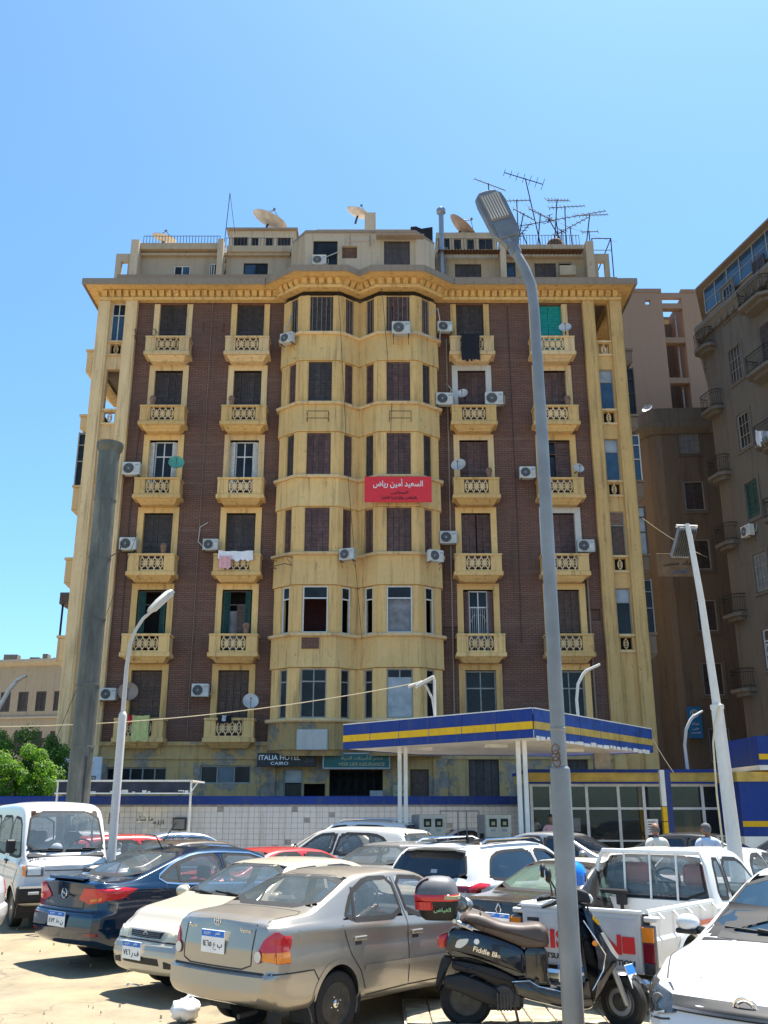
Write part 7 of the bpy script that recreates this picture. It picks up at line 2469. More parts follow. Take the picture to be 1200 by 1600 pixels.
# ---- white crossover, front corner close at the right
def crossover():
    t = vehicle('parked_suv', 'white crossover with black front strip and dark headlights close at the right corner', 'suv', 3.78, 8.42, 227, 1.0)
    sp = suv_spec(4.25, 1.80, 1.60)
    sp['top'] = [(-2.125, 1.06), (-2.05, 1.18), (-1.8, 1.48), (-1.6, 1.55), (-1, 1.59), (-.1, 1.60), (.25, 1.56), (.45, 1.49), (1.12, 1.10), (1.25, 1.065), (1.70, 1.01), (1.95, .94), (2.06, .86), (2.125, .74)]
    sp['xf'] = [(.25, .10), (.4, .0), (.62, .0), (.70, .03), (.80, .06), (.95, .16)]
    c = Car(sp, t, 'white_paint')
    c.windows('car_glass_dark', 'screen_dark', tw=.05)
    c.wheels(.34, 'alloy', .21)
    o = c.patch('F', [(-.50, .715), (.50, .715), (.56, .80), (-.56, .80)], .012, 'plastic_black', 'grille_strip', nr=5, nc=14)
    c.band('F', [(-.5, .735), (.5, .735)], .016, .022, 'plastic_grey', 'grille_bar', parent=o)
    for sd, m in ((1, 'L'), (-1, 'R')):
        o = c.patch('F', [(sd * .47, .70), (sd * .74, .655), (sd * .82, .70), (sd * .82, .83), (sd * .72, .85), (sd * .53, .80)], .014, 'smoke_lens', 'headlight', nr=8, nc=8)
        c.patch(m, [(1.70, .80), (1.84, .70), (2.0, .66), (2.0, .85), (1.84, .88), (1.66, .90)], .014, 'smoke_lens', 'headlight_side', o, nr=6, nc=6)
        p = c.pt('F', sd * .64, .755, .012)
        MB().lathe([(0, .0), (.036, 0), (.04, -.012)], 16, 'x').tube([(.002, .04 * cos(q), .04 * sin(q)) for q in [2 * pi * k / 16 for k in range(17)]], .006, 5).build('projector_lens', 'plastic_grey', o, p, smooth=30)
        c.band('F', [(sd * .56, .70), (sd * .66, .672), (sd * .77, .665)], .014, .018, 'clear_lens', 'daytime_lamp', parent=o)
        c.band('F', [(sd * .52, .66), (sd * .8, .625)], .012, .004, 'cabin_dark', 'bumper_seam', parent=c.body)
        c.patch('F', [(sd * .50, .38), (sd * .76, .40), (sd * .76, .52), (sd * .54, .50)], .008, 'plastic_black', 'fog_recess', nr=4, nc=4)
        c.band('T', [(1.1, sd * .78), (1.6, sd * .74), (1.92, sd * .62)], .012, .003, 'cabin_dark', 'bonnet_seam', parent=c.body)
        c.band('T', [(1.2, sd * .42), (1.9, sd * .38)], .03, .004, 'white_paint', 'bonnet_crease', parent=c.body)
        y = c.sy(.98, 1.08, sd)
        b = MB(); b.ball((0, sd * .12, .07), 1, 14, (.07, .10, .07)); mo = b.build('mirror', 'white_paint', t, (.98, y, 1.08), smooth=60)
        MB().bbox(-.07, .06, sd * .12 - .09, sd * .12 + .09, -.01, .03, .012).tube([(0, -sd * .02, .02), (0, sd * .1, .04)], .03, 6).build('mirror_base', 'plastic_black', mo)
        c.band(m, [(1.12, 1.09), (.78, 1.30)], .03, .005, 'plastic_black', 'door_pillar')
    c.badge(1, 0, .775, 'rings', .062)
    c.patch('F', [(-.46, .36), (.46, .36), (.5, .58), (-.5, .58)], .006, 'plastic_black', 'air_intake', nr=4, nc=10)
    c.band('F', [(-.58, 1.105), (0, 1.10), (.58, 1.105)], .04, .012, 'plastic_black', 'cowl')
    c.wiper(.62, 1.125, .02, 1.15); c.wiper(.0, 1.125, -.56, 1.15)
    c.patch('F', [(-.40, 1.46), (-.30, 1.46), (-.30, 1.485), (-.40, 1.485)], .005, 'plate_white', 'sticker', nr=2, nc=2)
    c.seats([(-.05, (.38, -.38), .5)], 'cabin_dark', .45); c.dash(.9, 1.08, .72)
    MB().bbox(-1.9, 1.2, -.75, .75, .3, .45, .02).build('cabin_floor', 'cabin_dark', t)
crossover()

# ---- cars farther back, mostly hidden by the front row
def back_car(kind, label, x, y, deg, mat, glass_='car_glass', s=1.0, chrome=False, tail=True, dims=None, cat='car', name='parked_car', rail=False):
    t = vehicle(name, label, cat, x, y, deg, s)
    sp = (sedan_spec if kind == 'sedan' else suv_spec)(*(dims or ()))
    c = Car(sp, t, mat, hi=False)
    ch = None
    if chrome:
        a, b = sp['side_holes']
        ch = [a[0], (a[1][0] + .05, a[1][1] - .02), b[1], b[3], b[4], a[2], a[3], a[4]]
        ch = [(p[0], p[1]) for p in ch]
    c.windows(glass_, glass_, chrome=ch, tw=.06)
    c.wheels(.29 if kind == 'sedan' else .35, 'steel')
    k = sp['H'] / (1.395 if kind == 'sedan' else 1.64)
    for sd in (1, -1):
        z = .82 if kind == 'sedan' else .95
        w = sp['W'] / 2
        c.patch('B', [(sd * (w - .26), z * k - .12), (sd * (w - .06), z * k - .12), (sd * (w - .07), z * k + .10), (sd * (w - .2), z * k + .10)], .012, 'red_lens', 'tail_light', nr=4, nc=4)
        c.patch('F', [(sd * (w - .40), .60 * k), (sd * (w - .10), .60 * k), (sd * (w - .12), .71 * k), (sd * (w - .38), .72 * k)], .012, 'clear_lens', 'headlight', nr=4, nc=4)
    for m in 'LR':
        c.mirror(.95 if kind == 'sedan' else 1.02, (.94 if kind == 'sedan' else 1.07) * k, m)
        c.seams([[(-.05, .92 * k), (-.05, .40)]], m)
        c.handle(-.84, .80 * k, m)
    MB().bbox(-1.3, 1.1, -.66, .66, .26, .36, .02).bbox(-1.0, -.85, -.6, .6, .36, .98 * k, .05).bbox(-.12, .02, .14, .6, .36, 1.05 * k, .05).bbox(-.12, .02, -.6, -.14, .36, 1.05 * k, .05).build('cabin_floor', 'cabin_dark', t)
    if rail:
        for sd in (1, -1):
            MB().tube([(-1.5, sd * .58, sp['H'] - .04), (-1.3, sd * .58, sp['H'] + .02), (.1, sd * .58, sp['H'] + .03), (.3, sd * .58, sp['H'] - .03)], .02, 6).build('roof_rail', 'chrome', t)
    return t, c

back_car('sedan', 'red saloon in the second row between the dark saloons and the beige wagon', -1.75, 18.1, 42, 'red_paint')
t_, c_ = back_car('sedan', 'dark brown saloon with a roof aerial and chrome window line behind the blue saloon', -3.75, 19.9, 44, 'brown_paint', chrome=True, dims=(4.5, 1.75, 1.47))
MB().tube([(-.7, 0, 1.45), (-.45, 0, 1.78)], .014, 5).build('antenna', 'plastic_black', t_)
back_car('sedan', 'blue grey saloon parked by the tiled wall behind the brown saloon', -5.1, 25.4, 28, 'slate_paint', chrome=True, dims=(4.5, 1.75, 1.50))
back_car('suv', 'small red hatchback just right of the white minivan', -5.55, 22.6, 30, 'red_paint', dims=(3.7, 1.62, 1.50), name='parked_car')
back_car('sedan', 'white saloon roof showing between the minivan and the red hatchback', -7.6, 26.2, 10, 'white_paint', dims=(4.4, 1.72, 1.50))
back_car('suv', 'pale beige wagon with yellowish rear window in the middle of the lot', -.75, 22.9, 146, 'beige_paint', dims=(4.3, 1.75, 1.66), cat='wagon', name='parked_wagon')
back_car('sedan', 'white and yellow taxi roof showing above the beige wagon', -1.0, 25.6, 150, 'cream_paint', dims=(4.4, 1.74, 1.58), cat='taxi', name='parked_taxi')
back_car('suv', 'white sport utility with roof rails parked by the twin canopy posts', -.75, 29.0, 152, 'white_paint', dims=(4.4, 1.85, 1.74), cat='suv', name='parked_suv', rail=True)
back_car('sedan', 'silver saloon with a dusty dark roof behind the silver brown saloon', .55, 19.3, 52, 'grey_paint', chrome=True, dims=(4.5, 1.76, 1.45))
back_car('sedan', 'grey saloon facing right in front of the glass fronted shop', 4.05, 23.2, -34, 'grey_paint', dims=(4.4, 1.74, 1.54), glass_='car_glass_dark')
back_car('sedan', 'black saloon behind the man in the pale blue shirt', 7.35, 23.4, -32, 'black_paint', dims=(4.5, 1.78, 1.52), glass_='car_glass_dark')
back_car('suv', 'black sport utility half out of frame at the right edge', 9.6, 22.6, 150, 'black_paint', dims=(4.5, 1.85, 1.66), glass_='car_glass_dark', cat='suv', name='parked_suv')
back_car('sedan', 'pale blue grey saloon at the right edge beyond the pickup', 8.0, 18.3, 38, 'slate_paint', dims=(4.4, 1.74, 1.45))
back_car('sedan', 'white saloon beyond the pickup cab, seen through its windows', 5.35, 16.0, 54, 'white_paint', dims=(4.3, 1.72, 1.47))
back_car('sedan', 'white saloon behind the fuel pumps by the tiled wall', 2.9, 30.9, 4, 'white_paint', dims=(4.4, 1.72, 1.50), glass_='car_glass_dark')
back_car('sedan', 'white car just showing at the left edge of the picture', -8.12, 15.6, 188, 'white_paint', dims=(4.3, 1.7, 1.45))
# ------------------------------------------------------------------ scooter
def inset(poly, d):
    cx = sum(p[0] for p in poly) / len(poly); cy = sum(p[1] for p in poly) / len(poly)
    out = []
    n = len(poly)
    for i in range(n):
        a, b, c = Vector(poly[i - 1]), Vector(poly[i]), Vector(poly[(i + 1) % n])
        t = (c - a).normalized(); nn = Vector((-t.y, t.x))
        if nn.dot(Vector((cx, cy)) - b) < 0: nn = -nn
        q = b + nn * d
        out.append((q.x, q.y))
    return out

def puff(poly, hw, r=.04, k=2):
    """a rounded side-profile solid: polygon in (x,z), half width hw, soft edges r"""
    p = rounded(poly, k)
    rows = []
    for (ins, y) in ((r, -hw), (r * .3, -hw + r * .3), (0, -hw + r), (0, hw - r), (r * .3, hw - r * .3), (r, hw)):
        q = inset(p, ins) if ins else p
        rows.append([(a, y, b) for a, b in q])
    mb = MB(); mb.grid(rows, True)
    n = len(p)
    mb.add(rows[0], [tuple(range(n))]); mb.add(rows[-1], [tuple(range(n - 1, -1, -1))])
    return mb

def scooter():
    t = thing('scooter', 'dark blue scooter with a brown seat parked on its stand by the grey post', 'scooter', (.80, 10.25, .0), radians(-5))
    def C(cx, cy):       # scooter drawing units to metres
        return ((620 + cx / 3.158 - 721) / 161, (1600 - 1260 - cy / 3.158) / 161)
    P = lambda *pts: [C(*p) for p in pts]
    R = .255
    for (x, nm, turn) in ((0, 'r', 0), (1.50, 'f', -.75)):
        w = MB(); hwid = .055
        w.lathe([(R * .62, -hwid * .7), (R * .84, -hwid), (R * .96, -hwid * .75), (R, -hwid * .3), (R, hwid * .3), (R * .96, hwid * .75), (R * .84, hwid), (R * .62, hwid * .7)], 36, 'y', close=True)
        o = w.build('wheel', 'rubber', t, (x, 0, R), turn, smooth=35)
        b = MB()
        b.lathe([(R * .63, -.045), (R * .58, -.05), (R * .55, -.03), (R * .55, .03), (R * .58, .05), (R * .63, .045)], 32, 'y')
        b.lathe([(0, -.06), (R * .2, -.055), (R * .22, .055), (0, .06)], 16, 'y')
        for k in range(5):
            m = Matrix.Rotation(2 * pi * k / 5, 4, 'Y')
            q = MB(m); q.box(R * .18, R * .58, -.025, .025, -.022, .022); b.add(q.v, q.f)
        b.build('rim', 'steel_rim', o, smooth=30)
        if nm == 'f': MB().lathe([(R * .34, -.048), (R * .50, -.048), (R * .50, -.043), (R * .34, -.043)], 24, 'y', close=True).build('brake_disc', 'metal_grey', o, smooth=30)
    # tail body and side covers
    puff(P((245, 600), (330, 600), (480, 640), (610, 690), (625, 760), (618, 830), (560, 830), (480, 790), (360, 745), (250, 740), (215, 700)), .15, .05).build('side_cover', 'scooter_paint', t, smooth=40)
    puff(P((610, 680), (732, 690), (722, 830), (740, 868), (640, 868), (600, 830)), .13, .03).build('under_seat_cover', 'black_paint', t, smooth=40)
    puff(P((255, 745), (480, 790), (600, 850), (560, 900), (480, 890), (380, 830), (250, 800)), .12, .03).build('rear_frame', 'plastic_black', t, smooth=40)
    s = puff(P((288, 560), (330, 522), (400, 530), (500, 572), (600, 582), (690, 572), (733, 600), (736, 688), (610, 694), (500, 648), (380, 605)), .15, .055)
    seat = s.build('seat', 'seat_leather', t, smooth=45)
    MB().tube([(*C(415, 535), 0)[:1] + (-.152,) + (C(415, 600)[1],), (C(400, 545)[0], -.10, C(400, 530)[1] + .012), (C(400, 545)[0], .10, C(400, 530)[1] + .012)], .006, 5).build('seat_seam', 'cabin_dark', seat)
    MB().tube([(C(285, 565)[0], -.12, C(0, 570)[1]), (C(360, 605)[0], -.155, C(0, 600)[1]), (C(330, 590)[0], -.15, C(0, 585)[1])], .022, 8).tube([(C(270, 560)[0], -.12, C(0, 565)[1]), (C(270, 560)[0], .12, C(0, 565)[1])], .022, 8).build('grab_rail', 'alloy', t, smooth=40)
    o = puff(P((182, 640), (240, 622), (250, 650), (215, 704), (182, 695)), .07, .025).build('tail_light', 'red_lens', t, smooth=40)
    for sd in (-1, 1):
        q = MB(); p = C(305, 668)
        q.prism(rounded(P((268, 688), (285, 650), (342, 645), (330, 670), (300, 692))), sd * .145, sd * .16, 'xz'); q.build('indicator', 'clear_lens', t)
        q = MB(); p = C(378, 660); q.lathe([(0, 0), (.026, 0), (.028, -sd * .006)], 16, 'y', (p[0], sd * .157, p[1])); q.build('emblem', 'plate_white', t)
    x, z = C(418, 708)
    lettering('Fiddle III', .23, .05, 'chrome', t, (x, -.156, z), (pi / 2, .26, 0), bold=.015)
    x, z = C(474, 724); lettering('200i', .075, .028, 'chrome', t, (x + .0, -.156, z - .005), (pi / 2, .26, 0))
    # mudguard with plate holder, engine, silencer
    puff(P((205, 735), (262, 745), (232, 800), (200, 880), (168, 912), (172, 850)), .06, .02).build('rear_mudguard', 'plastic_black', t, smooth=40)
    e = MB()
    q = puff(P((210, 830), (300, 812), (400, 850), (470, 880), (500, 930), (470, 968), (400, 950), (300, 905), (215, 880)), .055, .03)
    en = q.build('silencer', 'plastic_black', t, (0, -.12, 0), smooth=40)
    MB().bbox(.18, .55, -.12, .12, .17, .42, .04).lathe([(.10, -.14), (.11, -.13), (.11, .12), (.06, .13)], 18, 'y', (.36, 0, .3)).build('engine', 'metal_dark', t, smooth=40)
    for k in range(5):
        MB().tube([(.30 + .03 * k, -.15, .20), (.30 + .03 * k, -.15, .36)], .008, 5).build('cooling_rib', 'metal_dark', en)
    sp = MB()
    for k in range(28):
        a0, a1 = k / 28, (k + 1) / 28
    sp.tube([(.05 + .05 * cos(q) - .0, -.10 + .035 * sin(q), .28 + .012 * q) for q in [i * .5 for i in range(50)]], .008, 5); sp.build('shock_absorber', 'metal_dark', t)
    # floor, leg shield, front
    o = puff(P((545, 845), (640, 838), (680, 868), (820, 888), (920, 880), (945, 920), (925, 972), (820, 978), (560, 920)), .16, .04).build('footboard', 'black_paint', t, smooth=40)
    MB().tube([(x, -.162, z) for x, z in P((545, 848), (630, 842), (672, 868), (760, 885), (815, 902))], .010, 6).build('chrome_strip', 'chrome', o, smooth=60)
    MB().bbox(.55, 1.12, -.13, .13, C(0, 880)[1] - .012, C(0, 872)[1] + .006, .01).build('floor_mat', 'rubber', o)
    sh = puff(P((870, 470), (905, 478), (960, 525), (1010, 610), (1066, 728), (1060, 760), (985, 880), (935, 955), (900, 930), (930, 840), (935, 720), (890, 560)), .17, .06)
    sh = sh.build('leg_shield', 'scooter_paint', t, smooth=40)
    MB().tube([(x, -.172, z) for x, z in P((905, 552), (960, 640), (1003, 712), (985, 790), (930, 880))], .009, 6).build('chrome_strip', 'chrome', sh, smooth=60)
    q = MB(); q.prism(P((985, 612), (1000, 608), (1066, 722), (1058, 735), (1030, 700)), -.165, -.12, 'xz'); q.build('front_indicator', 'clear_lens', sh)
    x, z = C(955, 660); MB().lathe([(0, -.008), (.026, -.006), (.028, 0)], 16, 'y', (x, -.170, z)).build('reflector', 'amber_lens', sh)
    MB().bbox(1.16, 1.30, -.155, .155, .45, .85, .03).build('glove_box', 'plastic_black', sh)
    q = MB(); q.prism(P((955, 530), (985, 560), (978, 575), (950, 545)), -.168, -.10, 'xz'); q.build('sticker', 'station_yellow', sh)
    # front mudguard, fork, plate
    fx = 1.50
    m = MB(); rows = []
    for k in range(15):
        a = radians(20 + 150 * k / 14)
        rows.append([(fx + (R + .035 - .02 * abs(y) / .08) * cos(a), y, R + (R + .035 - .03 * (abs(y) / .08) ** 2) * sin(a)) for y in (-.085, -.06, -.03, 0, .03, .06, .085)])
    m.grid(rows); m.build('front_mudguard', 'black_paint', t, smooth=50, rot=None)
    MB().tube([(1.36, -.09, .72), (1.47, -.10, .42), (1.53, -.10, .24)], .026, 8).tube([(1.36, .09, .72), (1.47, .10, .42), (1.53, .10, .24)], .026, 8).build('fork', 'metal_grey', t, smooth=40)
    n = put('number_plate', MB().bbox(-.085, .085, -.004, .004, -.11, .11, .003).mesh('number_plate', 'plate_white'), t, (1.60, -.06, .50), (-.35, 0, .95))
    MB().box(-.08, .08, -.006, -.004, .02, .105).build('plate_band', 'plate_blue', n)
    lettering('٣٨', .11, .07, 'ink_black', n, (0, -.007, -.045), depth=.001)
    # handlebar
    h = MB()
    h.tube([(1.10, 0, .95), (1.02, 0, 1.16)], .03, 8)
    h.tube([(.86, -.33, 1.20), (.98, -.18, 1.20), (1.04, 0, 1.18), (.98, .18, 1.20), (.86, .33, 1.20)], .014, 8)
    hb = h.build('handlebar', 'metal_dark', t, smooth=40)
    for sd in (-1, 1):
        MB().tube([(.75, sd * .36, 1.17), (.89, sd * .30, 1.205)], .021, 10).build('grip', 'rubber', hb, smooth=40)
        MB().tube([(.86, sd * .33, 1.23), (.80, sd * .40, 1.21), (.72, sd * .42, 1.17)], .007, 6).build('brake_lever', 'alloy', hb)
        mm = MB(); mm.tube([(.90, sd * .26, 1.22), (.89, sd * .30, 1.33), (.84, sd * .34, 1.42)], .009, 6); mo = mm.build('mirror', 'plastic_black', hb)
        MB().ball((.82, sd * .36, 1.47), 1, 14, (.035, .055, .075)).build('mirror_shell', 'plastic_black', mo, smooth=60)
        MB().lathe([(0, 0), (.048, 0), (.05, .006)], 14, 'x', (.785, sd * .36, 1.47)).build('mirror_glass', 'chrome', mo)
    puff(P((815, 430), (880, 395), (945, 420), (960, 470), (915, 500), (830, 490)), .10, .04).build('handlebar_cowl', 'plastic_black', t, smooth=40)
    puff(P((925, 425), (955, 430), (968, 455), (955, 478), (930, 475)), .085, .03).build('headlight', 'clear_lens', t, smooth=40)
    MB().tube([(1.05, -.05, 1.2), (1.18, -.12, 1.12), (1.2, -.1, .95)], .012, 6).tube([(1.02, .0, 1.2), (1.2, -.16, 1.18), (1.22, -.12, 1.0)], .010, 6).build('control_cable', 'rubber', t)
    s = MB()
    for sd in (-.1, .1):
        s.tube([(.46, sd, .24), (.50, sd * 1.3, .03), (.53, sd * 1.4, .0)], .014, 6)
    s.tube([(.50, -.13, .03), (.38, -.15, .05), (.22, -.16, .08)], .012, 6); s.tube([(.49, -.13, .08), (.49, .13, .08)], .012, 6)
    s.build('centre_stand', 'rust', t)
    t.scale = (1, 1, .95)
    return t
scooter()

def top_box():
    t = thing('top_box', 'black and red rounded top box fixed behind the scooter seat', 'top box', (.54, 10.28, .955), radians(-5))
    W = .19
    def shell(prof, zs, mat, name, par=t):
        rows = []
        for z, kx, ky in zs:
            row = []
            for k in range(28):
                a = 2 * pi * k / 28
                ca, sa = cos(a), sin(a)
                ex = 2 / 3.2
                row.append((kx[0] + kx[1] * (abs(ca) ** ex) * (1 if ca >= 0 else -1), ky * (abs(sa) ** ex) * (1 if sa >= 0 else -1), z))
            rows.append(row)
        b = MB(); b.grid(rows, True); b.add(rows[0], [tuple(range(28))]); b.add(rows[-1], [tuple(range(27, -1, -1))])
        return b.build(name, mat, par, smooth=50)
    shell(None, [(.0, (.02, .15), .14), (.03, (.01, .18), .165), (.18, (-.01, .215), .20)], 'plastic_black', 'box_base')
    shell(None, [(.180, (-.012, .223), .207), (.185, (-.012, .228), .212), (.235, (-.012, .23), .214), (.24, (-.012, .226), .21)], 'red_lens', 'red_band')
    shell(None, [(.10, (-.112, .115), .198), (.175, (-.118, .118), .208)], 'red_lens', 'red_panel')
    shell(None, [(.24, (-.012, .22), .205), (.30, (-.01, .21), .195), (.36, (-.005, .175), .165), (.395, (0, .12), .12), (.405, (0, .05), .05)], 'plastic_grey', 'lid')
    shell(None, [(.20, (.12, .106), .2155), (.23, (.12, .105), .2165)], 'ink_gold', 'reflector')
    M('lid_red', (.62, .03, .015), .2, var=.1, coat=.5)
    b = MB(); b.grid([[(-.02 - .20 * sin(a), y, .245 + .155 * cos(a) ** .8) for y in (-.14, -.07, 0, .07, .14)] for a in [radians(18 + 70 * k / 8) for k in range(9)]])
    b.build('lid_panel', 'lid_red', t, smooth=60, fix=False)
    lettering('arabic', .001, .001, 'ink_white', t, (0, 0, .1)) if False else None
    M('ink_green', (.30, .50, .25), .6, var=0)
    lettering(arabic('الفياض'), .17, .05, 'ink_green', t, (.05, -.197, .10), bold=.02)
top_box()
def helmet():
    t = thing('helmet', 'shiny blue helmet hanging on the scooter handlebar beside the grey post', 'helmet', (1.95, 10.52, 1.36))
    MB().lathe([(.135, -.10), (.15, -.04), (.15, .02), (.12, .09), (.06, .13), (0, .14)], 22).build('shell', 'helmet_blue', t, smooth=50)
    MB().grid([[(.157 * cos(a), .157 * sin(a), z) for a in [radians(-40 + 80 * k / 8) for k in range(9)]] for z in (-.07, .02)]).build('visor', 'smoke_lens', t, smooth=60)
    MB().tube([(.0, -.13, -.09), (.02, -.08, -.2), (.02, .08, -.2), (.0, .13, -.09)], .008, 5).build('chin_strap', 'rubber', t)
helmet()

# ------------------------------------------------------------------ people
def skinned(name, verts, edges, mat, parent, root=0, sub=2):
    me = bpy.data.meshes.new(name)
    me.from_pydata([v[:3] for v in verts], edges, [])
    o = bpy.data.objects.new(name, me); COL.objects.link(o)
    md = o.modifiers.new('skin', 'SKIN')
    for i, v in enumerate(verts):
        r = v[3]
        sv = me.skin_vertices[0].data[i]
        sv.radius = (r[0], r[1]) if isinstance(r, tuple) else (r, r)
        sv.use_root = (i == root)
    s = o.modifiers.new('sub', 'SUBSURF'); s.levels = sub; s.render_levels = sub
    dg = bpy.context.evaluated_depsgraph_get()
    m2 = bpy.data.meshes.new_from_object(o.evaluated_get(dg))
    bpy.data.objects.remove(o)
    m2.materials.clear(); m2.materials.append(mat_of(mat)); m2.shade_smooth()
    return put(name, m2, parent)

def person(label, x, y, rz, shirt, hair, hairstyle, turn=0.0, arm=0.0, trouser='trouser_dark', z=0.0):
    t = thing('person', label, 'person', (x, y, z), rz)
    # faces +y of its own frame; z up
    ls, rs = .045, .19
    V = [(0, 0, .93, (.13, .10)), (0, -.01, 1.12, (.13, .095)), (0, -.02, 1.32, (.155, .10)), (0, -.015, 1.44, (.09, .07)), (0, .0, 1.50, .05), (0, .02, 1.545, .055)]
    E = [(0, 1), (1, 2), (2, 3), (3, 4), (4, 5)]
    for sd in (-1, 1):
        b = len(V)
        V += [(sd * .175, -.02, 1.405, .062), (sd * .225, -.01, 1.17, .045), (sd * .235, .06 + arm, .95, .033), (sd * .235, .08 + arm, .90, .03), (sd * .09, 0, .86, .09), (sd * .10, .02, .48, .06), (sd * .10, -.01, .09, .04), (sd * .105, .10, .045, .038)]
        E += [(3, b), (b, b + 1), (b + 1, b + 2), (b + 2, b + 3), (0, b + 4), (b + 4, b + 5), (b + 5, b + 6), (b + 6, b + 7)]
        h = b + 3      # palm and five fingers
        p = len(V)
        V.append((sd * .235, .095 + arm, .855, (.016, .034))); E.append((h, p))
        for k in range(4):
            q = len(V)
            dy = (-.03, -.01, .01, .028)[k]; ln = (.055, .072, .078, .068)[k]
            V += [(sd * .235, .10 + arm + dy, .825, .0095), (sd * .228, .105 + arm + dy, .825 - ln * .55, .0085), (sd * .215, .105 + arm + dy, .825 - ln, .0075)]
            E += [(p, q), (q, q + 1), (q + 1, q + 2)]
        q = len(V)
        V += [(sd * .228, .135 + arm, .875, .011), (sd * .218, .155 + arm, .84, .009)]
        E += [(h, q), (q, q + 1)]
    body = skinned('body', V, E, 'skin_brown', t)
    # head as part of the body's own surface would hide the face: shape it separately and keep it in the body mesh
    hd = MB()
    rows = []
    for i in range(13):
        a = pi * i / 12
        zz = 1.645 + .122 * cos(a)
        row = []
        for k in range(20):
            b = 2 * pi * k / 20
            fx, fy = cos(b), sin(b)
            rx = .078 * sin(a) ** .9; ry = .097 * sin(a) ** .9
            jaw = 1 - .28 * max(0, (1.62 - zz) / .1)
            yy = ry * fy * (jaw if fy < 0 else 1) + .018
            if fy > .92 and 1.59 < zz < 1.66: yy += .022       # nose
            if fy > .5 and 1.645 < zz < 1.675 and abs(fx) < .5: yy -= .010   # eye sockets
            row.append((rx * fx * (1 - .25 * max(0, (1.60 - zz) / .08)), yy, zz))
        rows.append(row)
    hd.grid(rows, True)
    for sd in (-1, 1):
        hd.ball((sd * .080, .012, 1.635), 1, 8, (.012, .022, .034))
    hm = hd.mesh('head', 'skin_brown', smooth=70)
    if turn:
        hm.transform(Matrix.Translation((0, .01, 0)) @ Matrix.Rotation(turn, 4, 'Z') @ Matrix.Translation((0, -.01, 0)))
    bm = bmesh.new(); bm.from_mesh(body.data); bm.from_mesh(hm); bm.to_mesh(body.data); bm.free(); body.data.shade_smooth()
    fc = MB(Matrix.Rotation(turn, 4, 'Z'))
    for sd in (-1, 1):
        fc.ball((sd * .03, .098, 1.655), 1, 8, (.012, .006, .007))
        fc.box(sd * .015, sd * .048, .098, .108, 1.675, 1.681)
    fc.build('eye', 'hair_black', body)
    MB(Matrix.Rotation(turn, 4, 'Z')).box(-.024, .024, .098, .106, 1.575, 1.581).build('mouth', 'dark_red_lens', body)
    # hair
    if hairstyle:
        hr = MB(Matrix.Rotation(turn, 4, 'Z'))
        rows = []
        lo = {'full': 1.60, 'fringe': 1.60}[hairstyle]
        hi = 1.78 if hairstyle == 'full' else 1.665
        for i in range(8):
            zz = lo + (hi - lo) * i / 7
            a = math.acos(max(-1, min(1, (zz - 1.65) / .13)))
            row = []
            for k in range(15):
                b = radians(165 + 210 * k / 14) if zz < 1.70 else radians(90 + 360 * k / 14)
                row.append(((.078 * sin(a) ** .9 + .008) * cos(b), (.097 * sin(a) ** .9 + .008) * sin(b) + .016, zz))
            rows.append(row)
        hr.grid(rows)
        hr.build('hair', hair, body, smooth=60)
    S = [(0, 0, .90, (.155, .125)), (0, -.01, 1.12, (.15, .115)), (0, -.02, 1.33, (.17, .118)), (0, -.012, 1.445, (.10, .085)), (0, .0, 1.475, (.066, .062))]
    SE = [(0, 1), (1, 2), (2, 3), (3, 4)]
    for sd in (-1, 1):
        b = len(S)
        S += [(sd * .178, -.02, 1.405, .082), (sd * .228, -.01, 1.17, .064), (sd * .236, .05 + arm, .97, .05)]
        SE += [(3, b), (b, b + 1), (b + 1, b + 2)]
    skinned('shirt', S, SE, shirt, t)
    T = [(0, 0, .92, (.14, .11))]; TE = []
    for sd in (-1, 1):
        b = len(T)
        T += [(sd * .09, 0, .84, .10), (sd * .10, .02, .48, .078), (sd * .10, -.01, .10, .065)]
        TE += [(0, b), (b, b + 1), (b + 1, b + 2)]
    skinned('trousers', T, TE, trouser, t)
    for sd in (-1, 1):
        MB().bbox(sd * .105 - .045, sd * .105 + .045, -.09, .16, 0, .07, .02).build('shoe', 'hair_black', t)
    t.scale = (1.0, 1.0, .985)
    return t
person('bald man in a loose pale beige shirt walking away, seen from behind', 5.42, 20.0, .25, 'shirt_beige', 'hair_grey', 'fringe', 0, .02)
person('grey haired man in a pale blue shirt with his head turned left', 6.44, 20.0, -.1, 'shirt_blue', 'hair_grey', 'full', 1.1, .05)
person('dark haired person standing by the shop window half behind the grey lamp post', 4.55, 27.2, 2.6, 'cloth_pink', 'hair_black', 'full', 0, .02, z=.14)

